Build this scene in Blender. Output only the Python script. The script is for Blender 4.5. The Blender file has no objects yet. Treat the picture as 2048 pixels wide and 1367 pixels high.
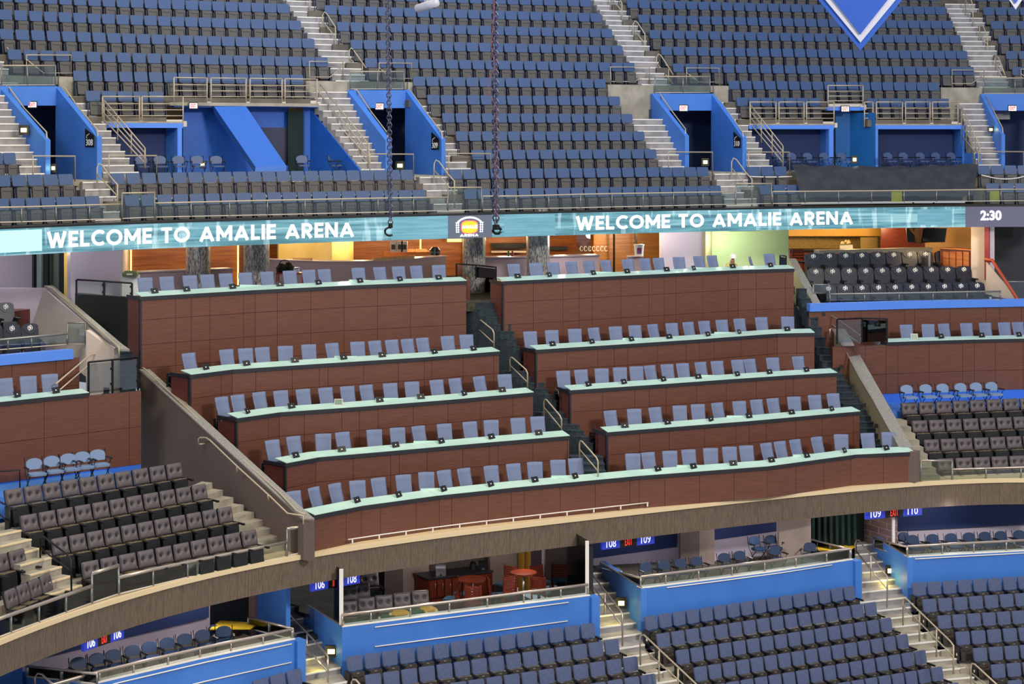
import bpy, math, random
import numpy as np
from mathutils import Vector, Matrix
random.seed(7)
S = bpy.context.scene
COL = S.collection
# ---------------------------------------------------------------- camera
F = 3700.0; YH = 265.0; CX = 1024.0; CZ = 17.5       # focal length (px of a 2048 frame), horizon row, camera height above the rink
cd = bpy.data.cameras.new('camera'); cam = bpy.data.objects.new('camera', cd); COL.objects.link(cam)
cam.location = (0, 0, CZ); cam.rotation_euler = (math.pi/2, 0, 0)
cd.sensor_width = 36; cd.lens = F*36/2048; cd.shift_y = -(683.5-YH)/2048
cd.clip_start = 1; cd.clip_end = 400
S.camera = cam
S.view_settings.view_transform = 'Standard'; S.view_settings.look = 'None'
S.view_settings.gamma = 1; S.view_settings.use_curve_mapping = False
S.view_settings.exposure = 0.0
# ---------------------------------------------------------------- light
w = bpy.data.worlds.new('arena_air'); S.world = w; w.use_nodes = True
w.node_tree.nodes['Background'].inputs[0].default_value = (0.80, 0.86, 1.0, 1)
w.node_tree.nodes['Background'].inputs[1].default_value = 0.46
def area(name, loc, aim, sx, sy, power, col):
    l = bpy.data.lights.new(name, 'AREA'); l.shape = 'RECTANGLE'; l.size = sx; l.size_y = sy
    l.energy = power; l.color = col
    o = bpy.data.objects.new(name, l); COL.objects.link(o); o.location = loc
    o.rotation_euler = (Vector(aim)-Vector(loc)).to_track_quat('-Z', 'Y').to_euler(); return o
def spotpt(name, loc, power, col, r=.15):
    l = bpy.data.lights.new(name, 'POINT'); l.energy = power; l.color = col; l.shadow_soft_size = r
    o = bpy.data.objects.new(name, l); COL.objects.link(o); o.location = loc; return o
area('rink_light_rig_right', (30, 18, CZ+17), (0, 62, CZ-8), 9, 4, 17000, (1, .93, .84))
area('rink_light_rig_left', (-22, 12, CZ+16), (0, 62, CZ-8), 14, 5, 7000, (1, .93, .84))
area('rink_light_rig_centre', (2, 47, CZ+17), (2, 49, CZ-10), 46, 7, 6500, (1, .80, .46))
area('upper_bowl_cool_rig', (2, 64, CZ+18), (2, 78, CZ+4), 40, 4, 3000, (.5, .68, 1))
# ---------------------------------------------------------------- pixel helpers
def W(px, py, Z): return Vector(((px-CX)/F*Z, Z, CZ+(YH-py)/F*Z))
def PHz(py, h): return h*F/(YH-py)
def PH(px, py, h): return W(px, py, PHz(py, h))
def XZ(px, Z): return ((px-CX)/F*Z, Z)
_rb = [(0,512),(242,500),(512,489.3),(762,480),(887,477.5),(1024,473.3),(1174,470),(1411,462),(1536,460),(1928,454.5),(2048,453)]
_rc = np.polyfit([(p[0]-CX)/1024 for p in _rb], [p[1]-YH for p in _rb], 4)
HRB = -3.83
def Zr(px):
    t = min(max((px-CX)/1024, -1.1), 1.1)
    return -HRB*F/float(np.polyval(_rc, t))
def Zu(px, i): return Zr(px)+1.6+.8*i
_ry = [374.5,336,299,263,228,193,158.5,125,91,58,27.5,-2,-31,-60,-88]
_rh = [(YH-y)/F*Zu(1233,k) for k, y in enumerate(_ry)]
def hb(i):                                   # height (above camera) of seat-back tops in row i
    return float(np.interp(i, range(len(_rh)), _rh)) if i >= 0 else _rh[0]+i*.7
def fl(i): return hb(i)-.92
def PU(px, i, h): 
    Z = Zu(px, i); return Vector(((px-CX)/F*Z, Z, CZ+h))
def PUy(px, i, py): return W(px, py, Zu(px, i))
# ---------------------------------------------------------------- materials
def lin(c):
    if isinstance(c, str):
        c = [int(c[k:k+2], 16)/255 for k in (1, 3, 5)]
    return tuple((x/12.92 if x <= .04045 else ((x+.055)/1.055)**2.4) for x in c)+(1,)
def mat(name, c, rough=.6, metal=0, noise=None, emit=0, spec=.5, bump=0, stretch=(1,1,1), c2=None, detail=4):
    m = bpy.data.materials.new(name); m.use_nodes = True; nt = m.node_tree; b = nt.nodes['Principled BSDF']
    b.inputs['Base Color'].default_value = lin(c); b.inputs['Roughness'].default_value = rough; b.inputs['Metallic'].default_value = metal
    b.inputs['Specular IOR Level'].default_value = spec
    if noise:
        tc = nt.nodes.new('ShaderNodeTexCoord'); mp = nt.nodes.new('ShaderNodeMapping'); mp.inputs['Scale'].default_value = stretch
        nz = nt.nodes.new('ShaderNodeTexNoise'); nz.inputs['Scale'].default_value = noise; nz.inputs['Detail'].default_value = detail
        nt.links.new(tc.outputs['Object'], mp.inputs[0]); nt.links.new(mp.outputs[0], nz.inputs['Vector'])
        r = nt.nodes.new('ShaderNodeValToRGB'); r.color_ramp.elements[0].color = lin(c); r.color_ramp.elements[1].color = lin(c2 or c)
        r.color_ramp.elements[0].position = .38; r.color_ramp.elements[1].position = .64
        nt.links.new(nz.outputs[0], r.inputs[0]); nt.links.new(r.outputs[0], b.inputs['Base Color'])
        if bump:
            bp = nt.nodes.new('ShaderNodeBump'); bp.inputs['Strength'].default_value = bump; bp.inputs['Distance'].default_value = .02
            nt.links.new(nz.outputs[0], bp.inputs['Height']); nt.links.new(bp.outputs[0], b.inputs['Normal'])
    if emit:
        b.inputs['Emission Color'].default_value = lin(c); b.inputs['Emission Strength'].default_value = emit
    return m
def glassmat(name, c, alpha, rough=.03):
    m = bpy.data.materials.new(name); m.use_nodes = True; nt = m.node_tree; nt.nodes.remove(nt.nodes['Principled BSDF'])
    o = nt.nodes['Material Output']; t = nt.nodes.new('ShaderNodeBsdfTransparent'); g = nt.nodes.new('ShaderNodeBsdfGlossy')
    g.inputs['Roughness'].default_value = rough; g.inputs['Color'].default_value = (.9, .95, 1, 1); t.inputs[0].default_value = lin(c)
    fr = nt.nodes.new('ShaderNodeFresnel'); fr.inputs[0].default_value = 1.5
    ad = nt.nodes.new('ShaderNodeMath'); ad.operation = 'ADD'; ad.inputs[1].default_value = alpha
    mx = nt.nodes.new('ShaderNodeMixShader'); nt.links.new(fr.outputs[0], ad.inputs[0]); nt.links.new(ad.outputs[0], mx.inputs[0])
    nt.links.new(t.outputs[0], mx.inputs[1]); nt.links.new(g.outputs[0], mx.inputs[2]); nt.links.new(mx.outputs[0], o.inputs[0]); return m
M = {}
M['upblue'] = mat('blue_seat_plastic', '#314c78', .45)
M['upshell'] = mat('charcoal_seat_shell', '#4c4a4a', .55)
M['navymetal'] = mat('navy_seat_standard', '#16294a', .4)
M['black'] = mat('black_plastic', '#141519', .4)
M['lowblue'] = mat('slate_blue_fabric', '#465276', .8, noise=6, c2='#4d5a7e')
M['lowshell'] = mat('dark_brown_seat_shell', '#3a3430', .4)
M['blue'] = mat('blue_painted_wall', '#3a75cc', .55, noise=.7, c2='#427dd4')
M['blueblock'] = mat('blue_painted_blockwork', '#1a58b8', .5, noise=.5, c2='#1f5fc2')
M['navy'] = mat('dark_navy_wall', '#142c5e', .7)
M['sky'] = mat('bright_blue_painted_steel', '#4f86ea', .5)
M['conc'] = mat('pale_concrete', '#a59f92', .85, noise=1.7, c2='#8b8579', bump=.1)
M['concdark'] = mat('grey_concrete', '#57524b', .9, noise=1.2, c2='#6b645b')
M['step'] = mat('aluminium_step', '#989697', .7, noise=2.2, c2='#807e82')
M['nose'] = mat('white_step_nosing', '#dedcd8', .5)
M['rail'] = mat('beige_painted_rail', '#b3a690', .38, metal=.15)
M['chrome'] = mat('brushed_steel_rail', '#b9aea6', .3, metal=.7)
M['steel'] = mat('grey_steel', '#8c8c8c', .35, metal=.5)
M['plate'] = mat('white_toe_plate', '#c9c0b4', .5)
M['blackmetal'] = mat('black_metal', '#101216', .35, metal=.3)
M['wood'] = mat('mahogany_panel', '#5f392d', .42, noise=3, stretch=(.6, .6, 14), c2='#6a4336', detail=6)
M['woodend'] = mat('dark_mahogany_end_panel', '#5d2f29', .42, noise=3, stretch=(.6, .6, 14), c2='#673731')
M['seam'] = mat('dark_panel_seam', '#2a1512', .7)
M['mint'] = mat('mint_frosted_glass', '#b4d9ce', .22, noise=1.1, c2='#c0e2d7')
M['trim'] = mat('dark_counter_trim', '#23252e', .4)
M['fascia'] = mat('brown_perforated_fascia', '#6a5c4e', .7, noise=11, c2='#564a40', stretch=(3, 3, .35), bump=.5)
M['lip'] = mat('pale_concrete_edge', '#d8c4a0', .7)
M['taupe'] = mat('taupe_painted_wall', '#6a5c58', .75, noise=.8, c2='#655854')
M['olive'] = mat('olive_beige_painted_wall', '#8d8468', .7)
M['cream'] = mat('cream_painted_wall', '#d2c2b6', .75)
M['mauve'] = mat('pale_mauve_wall', '#aea6b6', .75)
M['mauve2'] = mat('pale_mauve_counter_front', '#a8949a', .5)
M['granite'] = mat('speckled_granite_cap', '#6b6a66', .35, noise=45, c2='#a09c94')
M['litgranite'] = mat('yellow_lit_granite', '#8a713c', .4, noise=30, c2='#c2a052')  # granite with the suite's yellow lamplight put into its colour
M['carpet'] = mat('dark_blue_grey_carpet', '#202c36', .95, noise=9, c2='#2c3a44')
M['loungefloor'] = mat('lounge_carpet', '#4a4236', .95, noise=5, c2='#2c3228')
M['walnut'] = mat('orange_walnut_boards', '#b06a38', .4, noise=1.6, stretch=(.5, .5, 8), c2='#8e4f2c')
M['cherry'] = mat('red_cherry_wood', '#7a3019', .35, noise=2, stretch=(1, 1, 9), c2='#642613')
M['mosaic'] = mat('grey_mosaic_tile', '#55565e', .3, noise=22, stretch=(1, 1, .35), c2='#b8b2aa')
M['white'] = mat('white_paint', '#e6e4e0', .5)
M['marks'] = mat('white_emblem', '#f2f2f0', .5)
M['chairmesh'] = mat('blue_grey_mesh_fabric', '#637193', .7, noise=.9, c2='#6b799c')
M['leather'] = mat('dark_brown_leather', '#4e474d', .5, noise=4, c2='#544c50')
M['littop'] = mat('top_lit_seat_edge', '#6e6048', .4)  # warm light from above put into the colour of the folded seat's top
M['navyleather'] = mat('navy_leather', '#161c2e', .3)
M['darkvee'] = mat('navy_headrest_leather', '#131c33', .35)
M['grayleather'] = mat('olive_grey_leather', '#4e4c42', .4)
M['foldblue'] = mat('slate_blue_vinyl', '#3a4f78', .5)
M['foldpale'] = mat('pale_slate_vinyl', '#6f87ad', .6)
M['folddeep'] = mat('deep_navy_vinyl', '#1d3355', .5)
M['glass'] = glassmat('clear_glass', '#e8f0ef', .03)
M['smoke'] = glassmat('smoked_glass', '#ecefe8', .05)
M['darkglass'] = glassmat('tinted_glass', '#dce0e0', .05)
M['red'] = mat('red_letters', '#f03a2c', .5, emit=.9)
M['signwhite'] = mat('lit_white_sign_face', '#f4eef0', .5, emit=.75)
M['signblack'] = mat('black_sign_face', '#0c0d10', .5)
M['signblue'] = mat('lit_blue_sign_face', '#20309a', .5, emit=.8)
M['litwhite'] = mat('lit_white_letters', '#f0f0ff', .5, emit=.8)
M['lamp'] = mat('warm_step_lamp', '#fff0a8', .5, emit=3.0)
M['warmstrip'] = mat('warm_light_strip', '#ffd873', .5, emit=2.2)
M['yellow'] = mat('yellow_cloth', '#d8b41c', .7)
M['tarp'] = mat('black_plastic_sheet', '#26292e', .5, noise=2.5, c2='#32353a', bump=.6)
M['chain'] = mat('galvanised_chain', '#5b5c78', .35, metal=.6)
M['orange'] = mat('orange_lit_logo', '#ffa020', .5, emit=1.3)
M['pinkred'] = mat('red_lit_rim', '#ff5060', .5, emit=1.2)
M['pennant'] = mat('royal_blue_vinyl', '#1c4fae', .5)
M['silver'] = mat('silver_vinyl', '#b9bccc', .5)
M['brick'] = mat('pinkish_blockwork', '#7f6360', .85, noise=.8, c2='#8f7a76')
M['beige'] = mat('beige_wall', '#b3a095', .8)
M['vest'] = mat('hi_vis_yellow', '#cfe04a', .7)
M['skin'] = mat('skin', '#c98f76', .6)
M['green'] = mat('green_upholstery', '#1c4a2a', .7)
M['yellowdeep'] = mat('ochre_upholstery', '#c0932c', .7)
M['creamcloth'] = mat('cream_upholstery', '#d6cf96', .7)
# ---------------------------------------------------------------- mesh builder
class MB:
    def __init__(s): s.v = []; s.f = []; s.m = []; s.sm = []
    def add(s, vs, fs, mi=0, smooth=False):
        b = len(s.v); s.v += [tuple(p) for p in vs]; s.f += [tuple(b+k for k in f) for f in fs]; s.m += [mi]*len(fs); s.sm += [smooth]*len(fs); return s
    def hexa(s, p, mi=0):      # p: 4 bottom (ccw from above) then 4 top
        return s.add(p, [(3,2,1,0),(4,5,6,7),(0,1,5,4),(1,2,6,5),(2,3,7,6),(3,0,4,7)], mi)
    def box(s, x0, x1, y0, y1, z0, z1, mi=0, T=None):
        p = [Vector(q) for q in ((x0,y0,z0),(x1,y0,z0),(x1,y1,z0),(x0,y1,z0),(x0,y0,z1),(x1,y0,z1),(x1,y1,z1),(x0,y1,z1))]
        if T: p = [T @ q for q in p]
        return s.hexa(p, mi)
    def prism(s, poly, d, mi=0):     # poly: list of Vector, d: extrude vector
        n = len(poly); a = [Vector(p) for p in poly]; b = [p+Vector(d) for p in a]
        return s.add(a+b, [tuple(range(n)), tuple(range(2*n-1, n-1, -1))]+[(k, (k+1) % n+0, (k+1) % n+n, k+n)[::-1] for k in range(n)], mi)
    def tube(s, pts, r, mi=0, n=6, cap=True):
        pts = [Vector(p) for p in pts]; rings = []; prev = None
        for k, p in enumerate(pts):
            d = (pts[min(k+1, len(pts)-1)]-pts[max(k-1, 0)]).normalized()
            up = Vector((0, 0, 1)) if abs(d.z) < .9 else Vector((0, 1, 0))
            a = d.cross(up).normalized(); b = a.cross(d)
            if prev and a.dot(prev) < 0: a = -a; b = -b
            prev = a
            rings.append([p+r*(math.cos(t)*a+math.sin(t)*b) for t in [2*math.pi*j/n for j in range(n)]])
        vs = [q for R in rings for q in R]; fs = []
        for k in range(len(pts)-1):
            for j in range(n): fs.append((k*n+j, k*n+(j+1) % n, (k+1)*n+(j+1) % n, (k+1)*n+j))
        if cap: fs += [tuple(range(n))[::-1], tuple((len(pts)-1)*n+j for j in range(n))]
        return s.add(vs, fs, mi, True)
    def cyl(s, c, r, h, mi=0, n=16, r2=None):
        c = Vector(c); r2 = r if r2 is None else r2
        a = [c+Vector((r*math.cos(t), r*math.sin(t), 0)) for t in [2*math.pi*j/n for j in range(n)]]
        b = [c+Vector((r2*math.cos(t), r2*math.sin(t), h)) for t in [2*math.pi*j/n for j in range(n)]]
        s.add(a+b, [(j, (j+1) % n, n+(j+1) % n, n+j) for j in range(n)], mi, True)
        return s.add(a+b, [tuple(range(n))[::-1], tuple(range(n, 2*n))], mi)
    def wall(s, plan, z0, z1, t, mi=0, up=None):   # plan [(x,y)], z0/z1 numbers or lists (absolute), thickness t away from the viewer
        n = len(plan); z0 = z0 if isinstance(z0, list) else [z0]*n; z1 = z1 if isinstance(z1, list) else [z1]*n
        P = [Vector((p[0], p[1])) for p in plan]; N = []
        for k in range(n):
            d = (P[min(k+1, n-1)]-P[max(k-1, 0)]).normalized(); N.append(Vector((-d.y, d.x)))
        for k in range(n-1):
            a, b = P[k], P[k+1]; a2, b2 = a+N[k]*t, b+N[k+1]*t
            s.hexa([(a.x,a.y,z0[k]),(b.x,b.y,z0[k+1]),(b2.x,b2.y,z0[k+1]),(a2.x,a2.y,z0[k]),(a.x,a.y,z1[k]),(b.x,b.y,z1[k+1]),(b2.x,b2.y,z1[k+1]),(a2.x,a2.y,z1[k])], mi)
        return s
    def xf(s, T): s.v = [tuple(T @ Vector(p)) for p in s.v]; return s
    def join(s, o, T=None, mi=0):
        b = len(s.v); s.v += [tuple(T @ Vector(p)) if T else p for p in o.v]; s.f += [tuple(k+b for k in f) for f in o.f]
        s.m += [k+mi for k in o.m]; s.sm += o.sm; return s
    def mesh(s, name, mats, off=None):
        me = bpy.data.meshes.new(name)
        v = s.v if off is None else [(p[0]-off[0], p[1]-off[1], p[2]-off[2]) for p in s.v]
        me.from_pydata(v, [], s.f)
        mats = mats if isinstance(mats, (list, tuple)) else [mats]
        for m in mats: me.materials.append(M[m] if isinstance(m, str) else m)
        me.polygons.foreach_set('material_index', s.m); me.polygons.foreach_set('use_smooth', s.sm)
        me.update(); return me
    def build(s, name, mats, parent=None):
        if parent is not None: off = parent['_loc']
        else: off = s.v[0]
        me = s.mesh(name, mats, off)
        o = bpy.data.objects.new(name, me); COL.objects.link(o)
        if parent is not None: o.parent = parent; o['_loc'] = list(off)
        else: o.location = off; o['_loc'] = list(off)
        return o
PNAME = [('portal 308', 'the leftmost portal'), ('portals 308 and 309', 'the leftmost and second portals'), ('portal 309', 'the second portal'), ('portal 310', 'the third portal'),
 ('exit 308', 'the leftmost portal'), ('exit 309', 'the second portal'), ('exit 310', 'the third portal'), ('the 308 and 309 gates', 'the first and second gates'), ('the 309 and 310 gates', 'the second and third gates'),
 ('the 310 gate', 'the third gate'), ('the 308 aisle', 'the leftmost aisle'), ('the 309 aisle', 'the second aisle'), ('the 310 aisle', 'the third aisle'), ('portals 309 and 310', 'the second and third portals'), ('the 308 portal', 'the leftmost portal'), ('at row 308', 'at the left')]
def tag(o, label=None, cat=None, group=None, kind=None):
    for a_, b_ in PNAME:
        if label: label = label.replace(a_, b_).replace('the the', 'the')
    if label: o['label'] = label
    if cat: o['category'] = cat
    if group: o['group'] = group
    if kind: o['kind'] = kind
    return o
def struct(name, mb, mats, label=None):
    o = mb.build(name, mats); o['kind'] = 'structure'
    if label: o['label'] = label
    return o
def thing(name, label, cat, loc, group=None):
    o = bpy.data.objects.new(name, None); COL.objects.link(o); o.location = loc; o['_loc'] = list(loc); o.empty_display_size = .1
    return tag(o, label, cat, group)
def link(name, me, parent):
    o = bpy.data.objects.new(name, me); COL.objects.link(o); o.parent = parent; return o
def copy_tree(o, parent=None):
    c = o.copy(); COL.objects.link(c); c.parent = parent
    for ch in o.children: copy_tree(ch, c)
    return c
def rrect(w_, h_, r, n=3, x0=None, z0=0, taper=0):     # rounded rectangle outline in XZ, centred in x
    pts = []
    for cx, cz, a0 in ((w_/2-r, h_-r, 0), (-w_/2+r, h_-r, 90), (-w_/2+r, r, 180), (w_/2-r, r, 270)):
        for k in range(n+1):
            a = math.radians(a0+90*k/n); pts.append((cx+r*math.cos(a), cz+r*math.sin(a)))
    return [Vector((x*(1-taper*(1-z/h_)), 0, z+z0)) for x, z in pts]
def plate(mb, w_, h_, r, t, T=None, mi=0, z0=0, taper=0, n=3):
    q = MB().prism(rrect(w_, h_, r, n, z0=z0, taper=taper), (0, t, 0), mi); 
    return mb.join(q, T)
ORD = ['zeroth','first','second','third','fourth','fifth','sixth','seventh','eighth','ninth','tenth','eleventh','twelfth','thirteenth','fourteenth','fifteenth','sixteenth','seventeenth','eighteenth','nineteenth','twentieth']
def ordn(n):
    if n <= 20: return ORD[n]
    if n < 30: return 'twenty-'+ORD[n-20]
    return ('thirtieth' if n == 30 else 'thirty-'+ORD[n-30])
def RZ(a): return Matrix.Rotation(a, 4, 'Z')
def RX(a): return Matrix.Rotation(a, 4, 'X')
def TR(*a): return Matrix.Translation(a)
def text_mesh(s, size=1, depth=.02, bold=.0, spacing=1, xs=1):   # letters as an MB lying in the XZ plane, left baseline at origin
    cu = bpy.data.curves.new('t', 'FONT'); cu.body = s; cu.size = size; cu.extrude = depth/2; cu.offset = bold; cu.space_character = spacing; cu.resolution_u = 3
    o = bpy.data.objects.new('t', cu); COL.objects.link(o); dg = bpy.context.evaluated_depsgraph_get(); me = bpy.data.meshes.new_from_object(o.evaluated_get(dg))
    mb = MB(); mb.add([(v.co.x*xs, -v.co.z, v.co.y) for v in me.vertices], [tuple(p.vertices) for p in me.polygons])
    bpy.data.objects.remove(o); bpy.data.curves.remove(cu); bpy.data.meshes.remove(me); return mb
def bounds(mb):
    a = np.array(mb.v); return a.min(0), a.max(0)
def text_on(s, A, B, h, mat_, parent, name='lettering', out=.012, bold=.02, depth=.01, T=None):
    """letters spanning from point A (lower left) to B (lower right) with cap height h, standing off the face towards the viewer"""
    q = text_mesh(s, 1, depth, bold); lo, hi = bounds(q)
    A = Vector(A); B = Vector(B); d = B-A; n = Vector((d.y, -d.x, 0)).normalized()
    q.v = [tuple(A+d*((x-lo[0])/(hi[0]-lo[0]))+n*(out-y*1.0)+Vector((0, 0, (z-lo[2])/(hi[2]-lo[2])*h))) for x, y, z in q.v]
    return q.build(name, mat_, parent)
# ================================================================ UPPER BOWL
# ---- seat prototypes (origin: floor centre, facing -y)
def seat_parts(kind):
    p = {}
    if kind == 'upper':
        b = MB(); T = TR(0, .12, .56) @ RX(-.24); plate(b, .51, .38, .05, .05, T, taper=.05)
        p['backrest'] = (b, ['upblue'])
        s = MB(); T = TR(0, -.10, .08) @ RX(-.13); plate(s, .41, .46, .05, .07, T, taper=.05)
        q = MB(); q.tube([(-.15, -.012, .36), (-.08, -.012, .335), (.08, -.012, .335), (.15, -.012, .36), (.165, -.012, .1)], .006, n=4); s.join(q, T, 1)
        p['seat_pan'] = (s, ['upshell', 'black'])
        a = MB(); a.hexa([(-.275,-.1,0),(-.245,-.1,0),(-.245,.16,0),(-.275,.16,0),(-.275,.0,.5),(-.245,.0,.5),(-.245,.16,.55),(-.275,.16,.55)], 0)
        a.box(-.285, -.235, -.13, .12, .50, .53, 1); p['side_standard'] = (a, ['navymetal', 'black'])
    if kind == 'lower':
        b = MB(); T = TR(0, .12, .54) @ RX(-.24); plate(b, .49, .41, .05, .06, T, taper=.04); p['backrest'] = (b, ['lowblue'])
        s = MB(); T = TR(0, -.13, .10) @ RX(-.16); plate(s, .43, .46, .05, .11, T, taper=.06)
        q = MB(); q.box(-.04, .04, -.016, 0, .40, .43, 2); q.tube([(-.15, -.01, .33), (0, -.01, .29), (.15, -.01, .33)], .008, 1, 4); s.join(q, T)
        p['seat_pan'] = (s, ['lowshell', 'black', 'steel'])
        a = MB(); a.hexa([(-.275,-.08,0),(-.24,-.08,0),(-.24,.14,0),(-.275,.14,0),(-.275,-.02,.5),(-.24,-.02,.5),(-.24,.14,.55),(-.275,.14,.55)], 0)
        a.box(-.29, -.225, -.22, .14, .52, .565, 1); p['armrest'] = (a, ['navymetal', 'black'])
    if kind == 'tufted':
        b = MB(); n = 22; w_, h_ = .54, .45; vs = []; fs = []
        def f(x, z):
            e = max(0, 1-(2*abs(x)/w_)**6)*max(0, 1-abs(2*z/h_-1)**6)
            d = sum(math.exp(-((x-sx)**2+(z-.24)**2)/.0026) for sx in (-.125, .125))
            return -.075*e**.5+.085*d
        for j in range(n+1):
            for i in range(n+1):
                x = (i/n-.5)*w_; z = j/n*h_; 
                cr = .05; xx = abs(x)-(w_/2-cr); zz = abs(z-h_/2)-(h_/2-cr)
                if xx > 0 and zz > 0:
                    L = math.hypot(xx, zz)
                    if L > 0: k = max(xx, zz)/L; xx *= k; zz *= k
                    x = math.copysign(w_/2-cr+xx, x); z = h_/2+math.copysign(h_/2-cr+zz, z-h_/2)
                vs.append((x, f(x, z), z))
        for j in range(n):
            for i in range(n): k = j*(n+1)+i; fs.append((k, k+1, k+n+2, k+n+1))
        b.add(vs, fs, 0, True); plate(b, w_, h_, .05, .06, mi=1)
        for sx in (-.125, .125): b.join(MB().cyl((0, 0, 0), .036, .03, 0, 10), TR(sx, .0, .24) @ RX(math.pi/2), 1)  # buttons, black and widened to put the dimples' shade into the colour
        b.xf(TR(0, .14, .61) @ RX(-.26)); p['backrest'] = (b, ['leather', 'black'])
        s = MB(); T = TR(0, -.20, .10) @ RX(-.14); plate(s, .50, .53, .05, .20, T, taper=.08); T2 = T @ TR(0, 0, .53); s.box(-.22, .22, .01, .19, -.005, .02, 1, T2); s.box(-.03, .03, .06, .1, .02, .03, 2, T2)
        p['seat'] = (s, ['black', 'littop', 'steel'])
        a = MB(); a.hexa([(-.31,-.1,0),(-.27,-.1,0),(-.27,.16,0),(-.31,.16,0),(-.31,-.05,.58),(-.27,-.05,.58),(-.27,.16,.6),(-.31,.16,.6)], 0)
        a.box(-.325, -.255, -.26, .16, .58, .625, 0); a.cyl((-.29, -.29, .575), .05, .05, 0, 10); p['armrest'] = (a, ['black'])
    if kind == 'logo':
        b = MB(); pts = [(-.27, 0), (.27, 0), (.29, .45), (.27, .60), (.18, .655), (0, .67), (-.18, .655), (-.27, .60), (-.29, .45)]
        b.prism([Vector((x, 0, z)) for x, z in pts][::1], (0, .12, 0), 0); b.xf(TR(0, .10, .45) @ RX(-.24)); p['backrest'] = (b, ['navyleather'])
        T = TR(0, .10, .45) @ RX(-.24)
        h = MB(); h.prism([Vector(q) for q in ((-.26, -.02, .58), (-.2, -.02, .44), (-.05, -.02, .33), (.05, -.02, .33), (.2, -.02, .44), (.26, -.02, .58), (.17, -.02, .645), (0, -.02, .66), (-.17, -.02, .645))], (0, .03, 0), 0); h.xf(T)
        p['headrest'] = (h, ['darkvee'])
        e = MB(); R = .085; n = 20
        for r1, r0, a0, a1 in ((R, R*.76, -60, 75), (R, R*.76, 120, 255)):
            P1 = [(r1*math.cos(math.radians(a0+(a1-a0)*k/9)), r1*math.sin(math.radians(a0+(a1-a0)*k/9))) for k in range(10)]
            P0 = [(x*r0/r1, z*r0/r1) for x, z in P1]
            e.add([(x, -.035, z) for x, z in P1+P0], [(k, k+1, 11+k, 10+k) for k in range(9)])
        e.add([(x, -.037, z) for x, z in ((.02, .12), (-.055, -.01), (-.008, .0), (-.03, -.12), (.055, .02), (.008, .01))], [(0, 1, 2, 5), (2, 3, 4, 5)])
        e.xf(TR(0, .10, .45) @ RX(-.24) @ TR(0, 0, .52)); p['emblem'] = (e, ['marks'])
        s = MB(); T = TR(0, -.22, .10) @ RX(-.14); plate(s, .48, .40, .06, .20, T, taper=.05); p['seat'] = (s, ['navyleather'])
        a = MB(); a.box(-.32, -.27, -.1, .15, 0, .56, 0); a.box(-.335, -.255, -.26, .16, .56, .61, 0); a.cyl((-.295, -.28, .55), .05, .06, 0, 10); p['armrest'] = (a, ['black'])
    return p
PARTS = {k: seat_parts(k) for k in ('upper', 'lower', 'tufted', 'logo')}
PMESH = {k: {n: mb.mesh(n, mats) for n, (mb, mats) in v.items()} for k, v in PARTS.items()}
def mirror_arm(k):
    n = 'armrest' if 'armrest' in PARTS[k] else 'side_standard'; mb, mats = PARTS[k][n]
    q = MB(); q.v = [(-x, y, z) for x, y, z in mb.v]; q.f = [f[::-1] for f in mb.f]; q.m = mb.m; q.sm = mb.sm; return n, q.mesh(n, mats)
ENDARM = {k: mirror_arm(k) for k in PARTS}
def place_seat(kind, name, cat, x, y, z, a, label, group, last=False, sc=1):
    t = bpy.data.objects.new(name, None); COL.objects.link(t); t.location = (x, y, z); t.rotation_euler = (0, 0, a); t.scale = (sc, 1, 1); t.empty_display_size = .1
    tag(t, label, cat, group)
    ps = {n: link(n, me, t) for n, me in PMESH[kind].items()}
    if 'emblem' in ps: ps['emblem'].parent = ps['headrest']
    if last: link(ENDARM[kind][0], ENDARM[kind][1], t)
    return t
# ---- rows: (section, row, px left, px right)
UP = {}
UP['a'] = ([(0,-70,205),(1,-70,152),(2,-70,38)], 'left of the 308 portal')
UP['b'] = ([(0,252,856),(1,224,831),(5,174,332),(6,149,611),(7,18,660),(8,-30,633),(9,-30,606),(10,-30,582),(11,-30,558),(12,-30,535)], 'between portals 308 and 309')
UP['c'] = ([(0,931,1447),(1,901,1422),(2,946,1318),(3,914,1294),(4,887,1270),(5,857,1245),(6,828,1216),(7,732,1274),(8,703,1250),(9,676,1229),(10,651,1207),(11,627,1186),(12,604,1165)], 'between portals 309 and 310')
UP['d'] = ([(0,1522,1604),(1,1499,1578),(5,1476,1645),(5,1736,1902),(6,1460,1882),(7,1348,1951),(8,1324,1938),(9,1301,1924),(10,1279,1909),(11,1256,1895),(12,1235,1882)], 'right of portal 310')
UP['e'] = ([(0,1973,2090),(1,1957,2090),(7,2026,2090),(8,2013,2090),(9,1998,2090),(10,1983,2090),(11,1968,2090),(12,1953,2090)], 'beside the far right stairs')
allseats = []; tread = MB()
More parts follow.
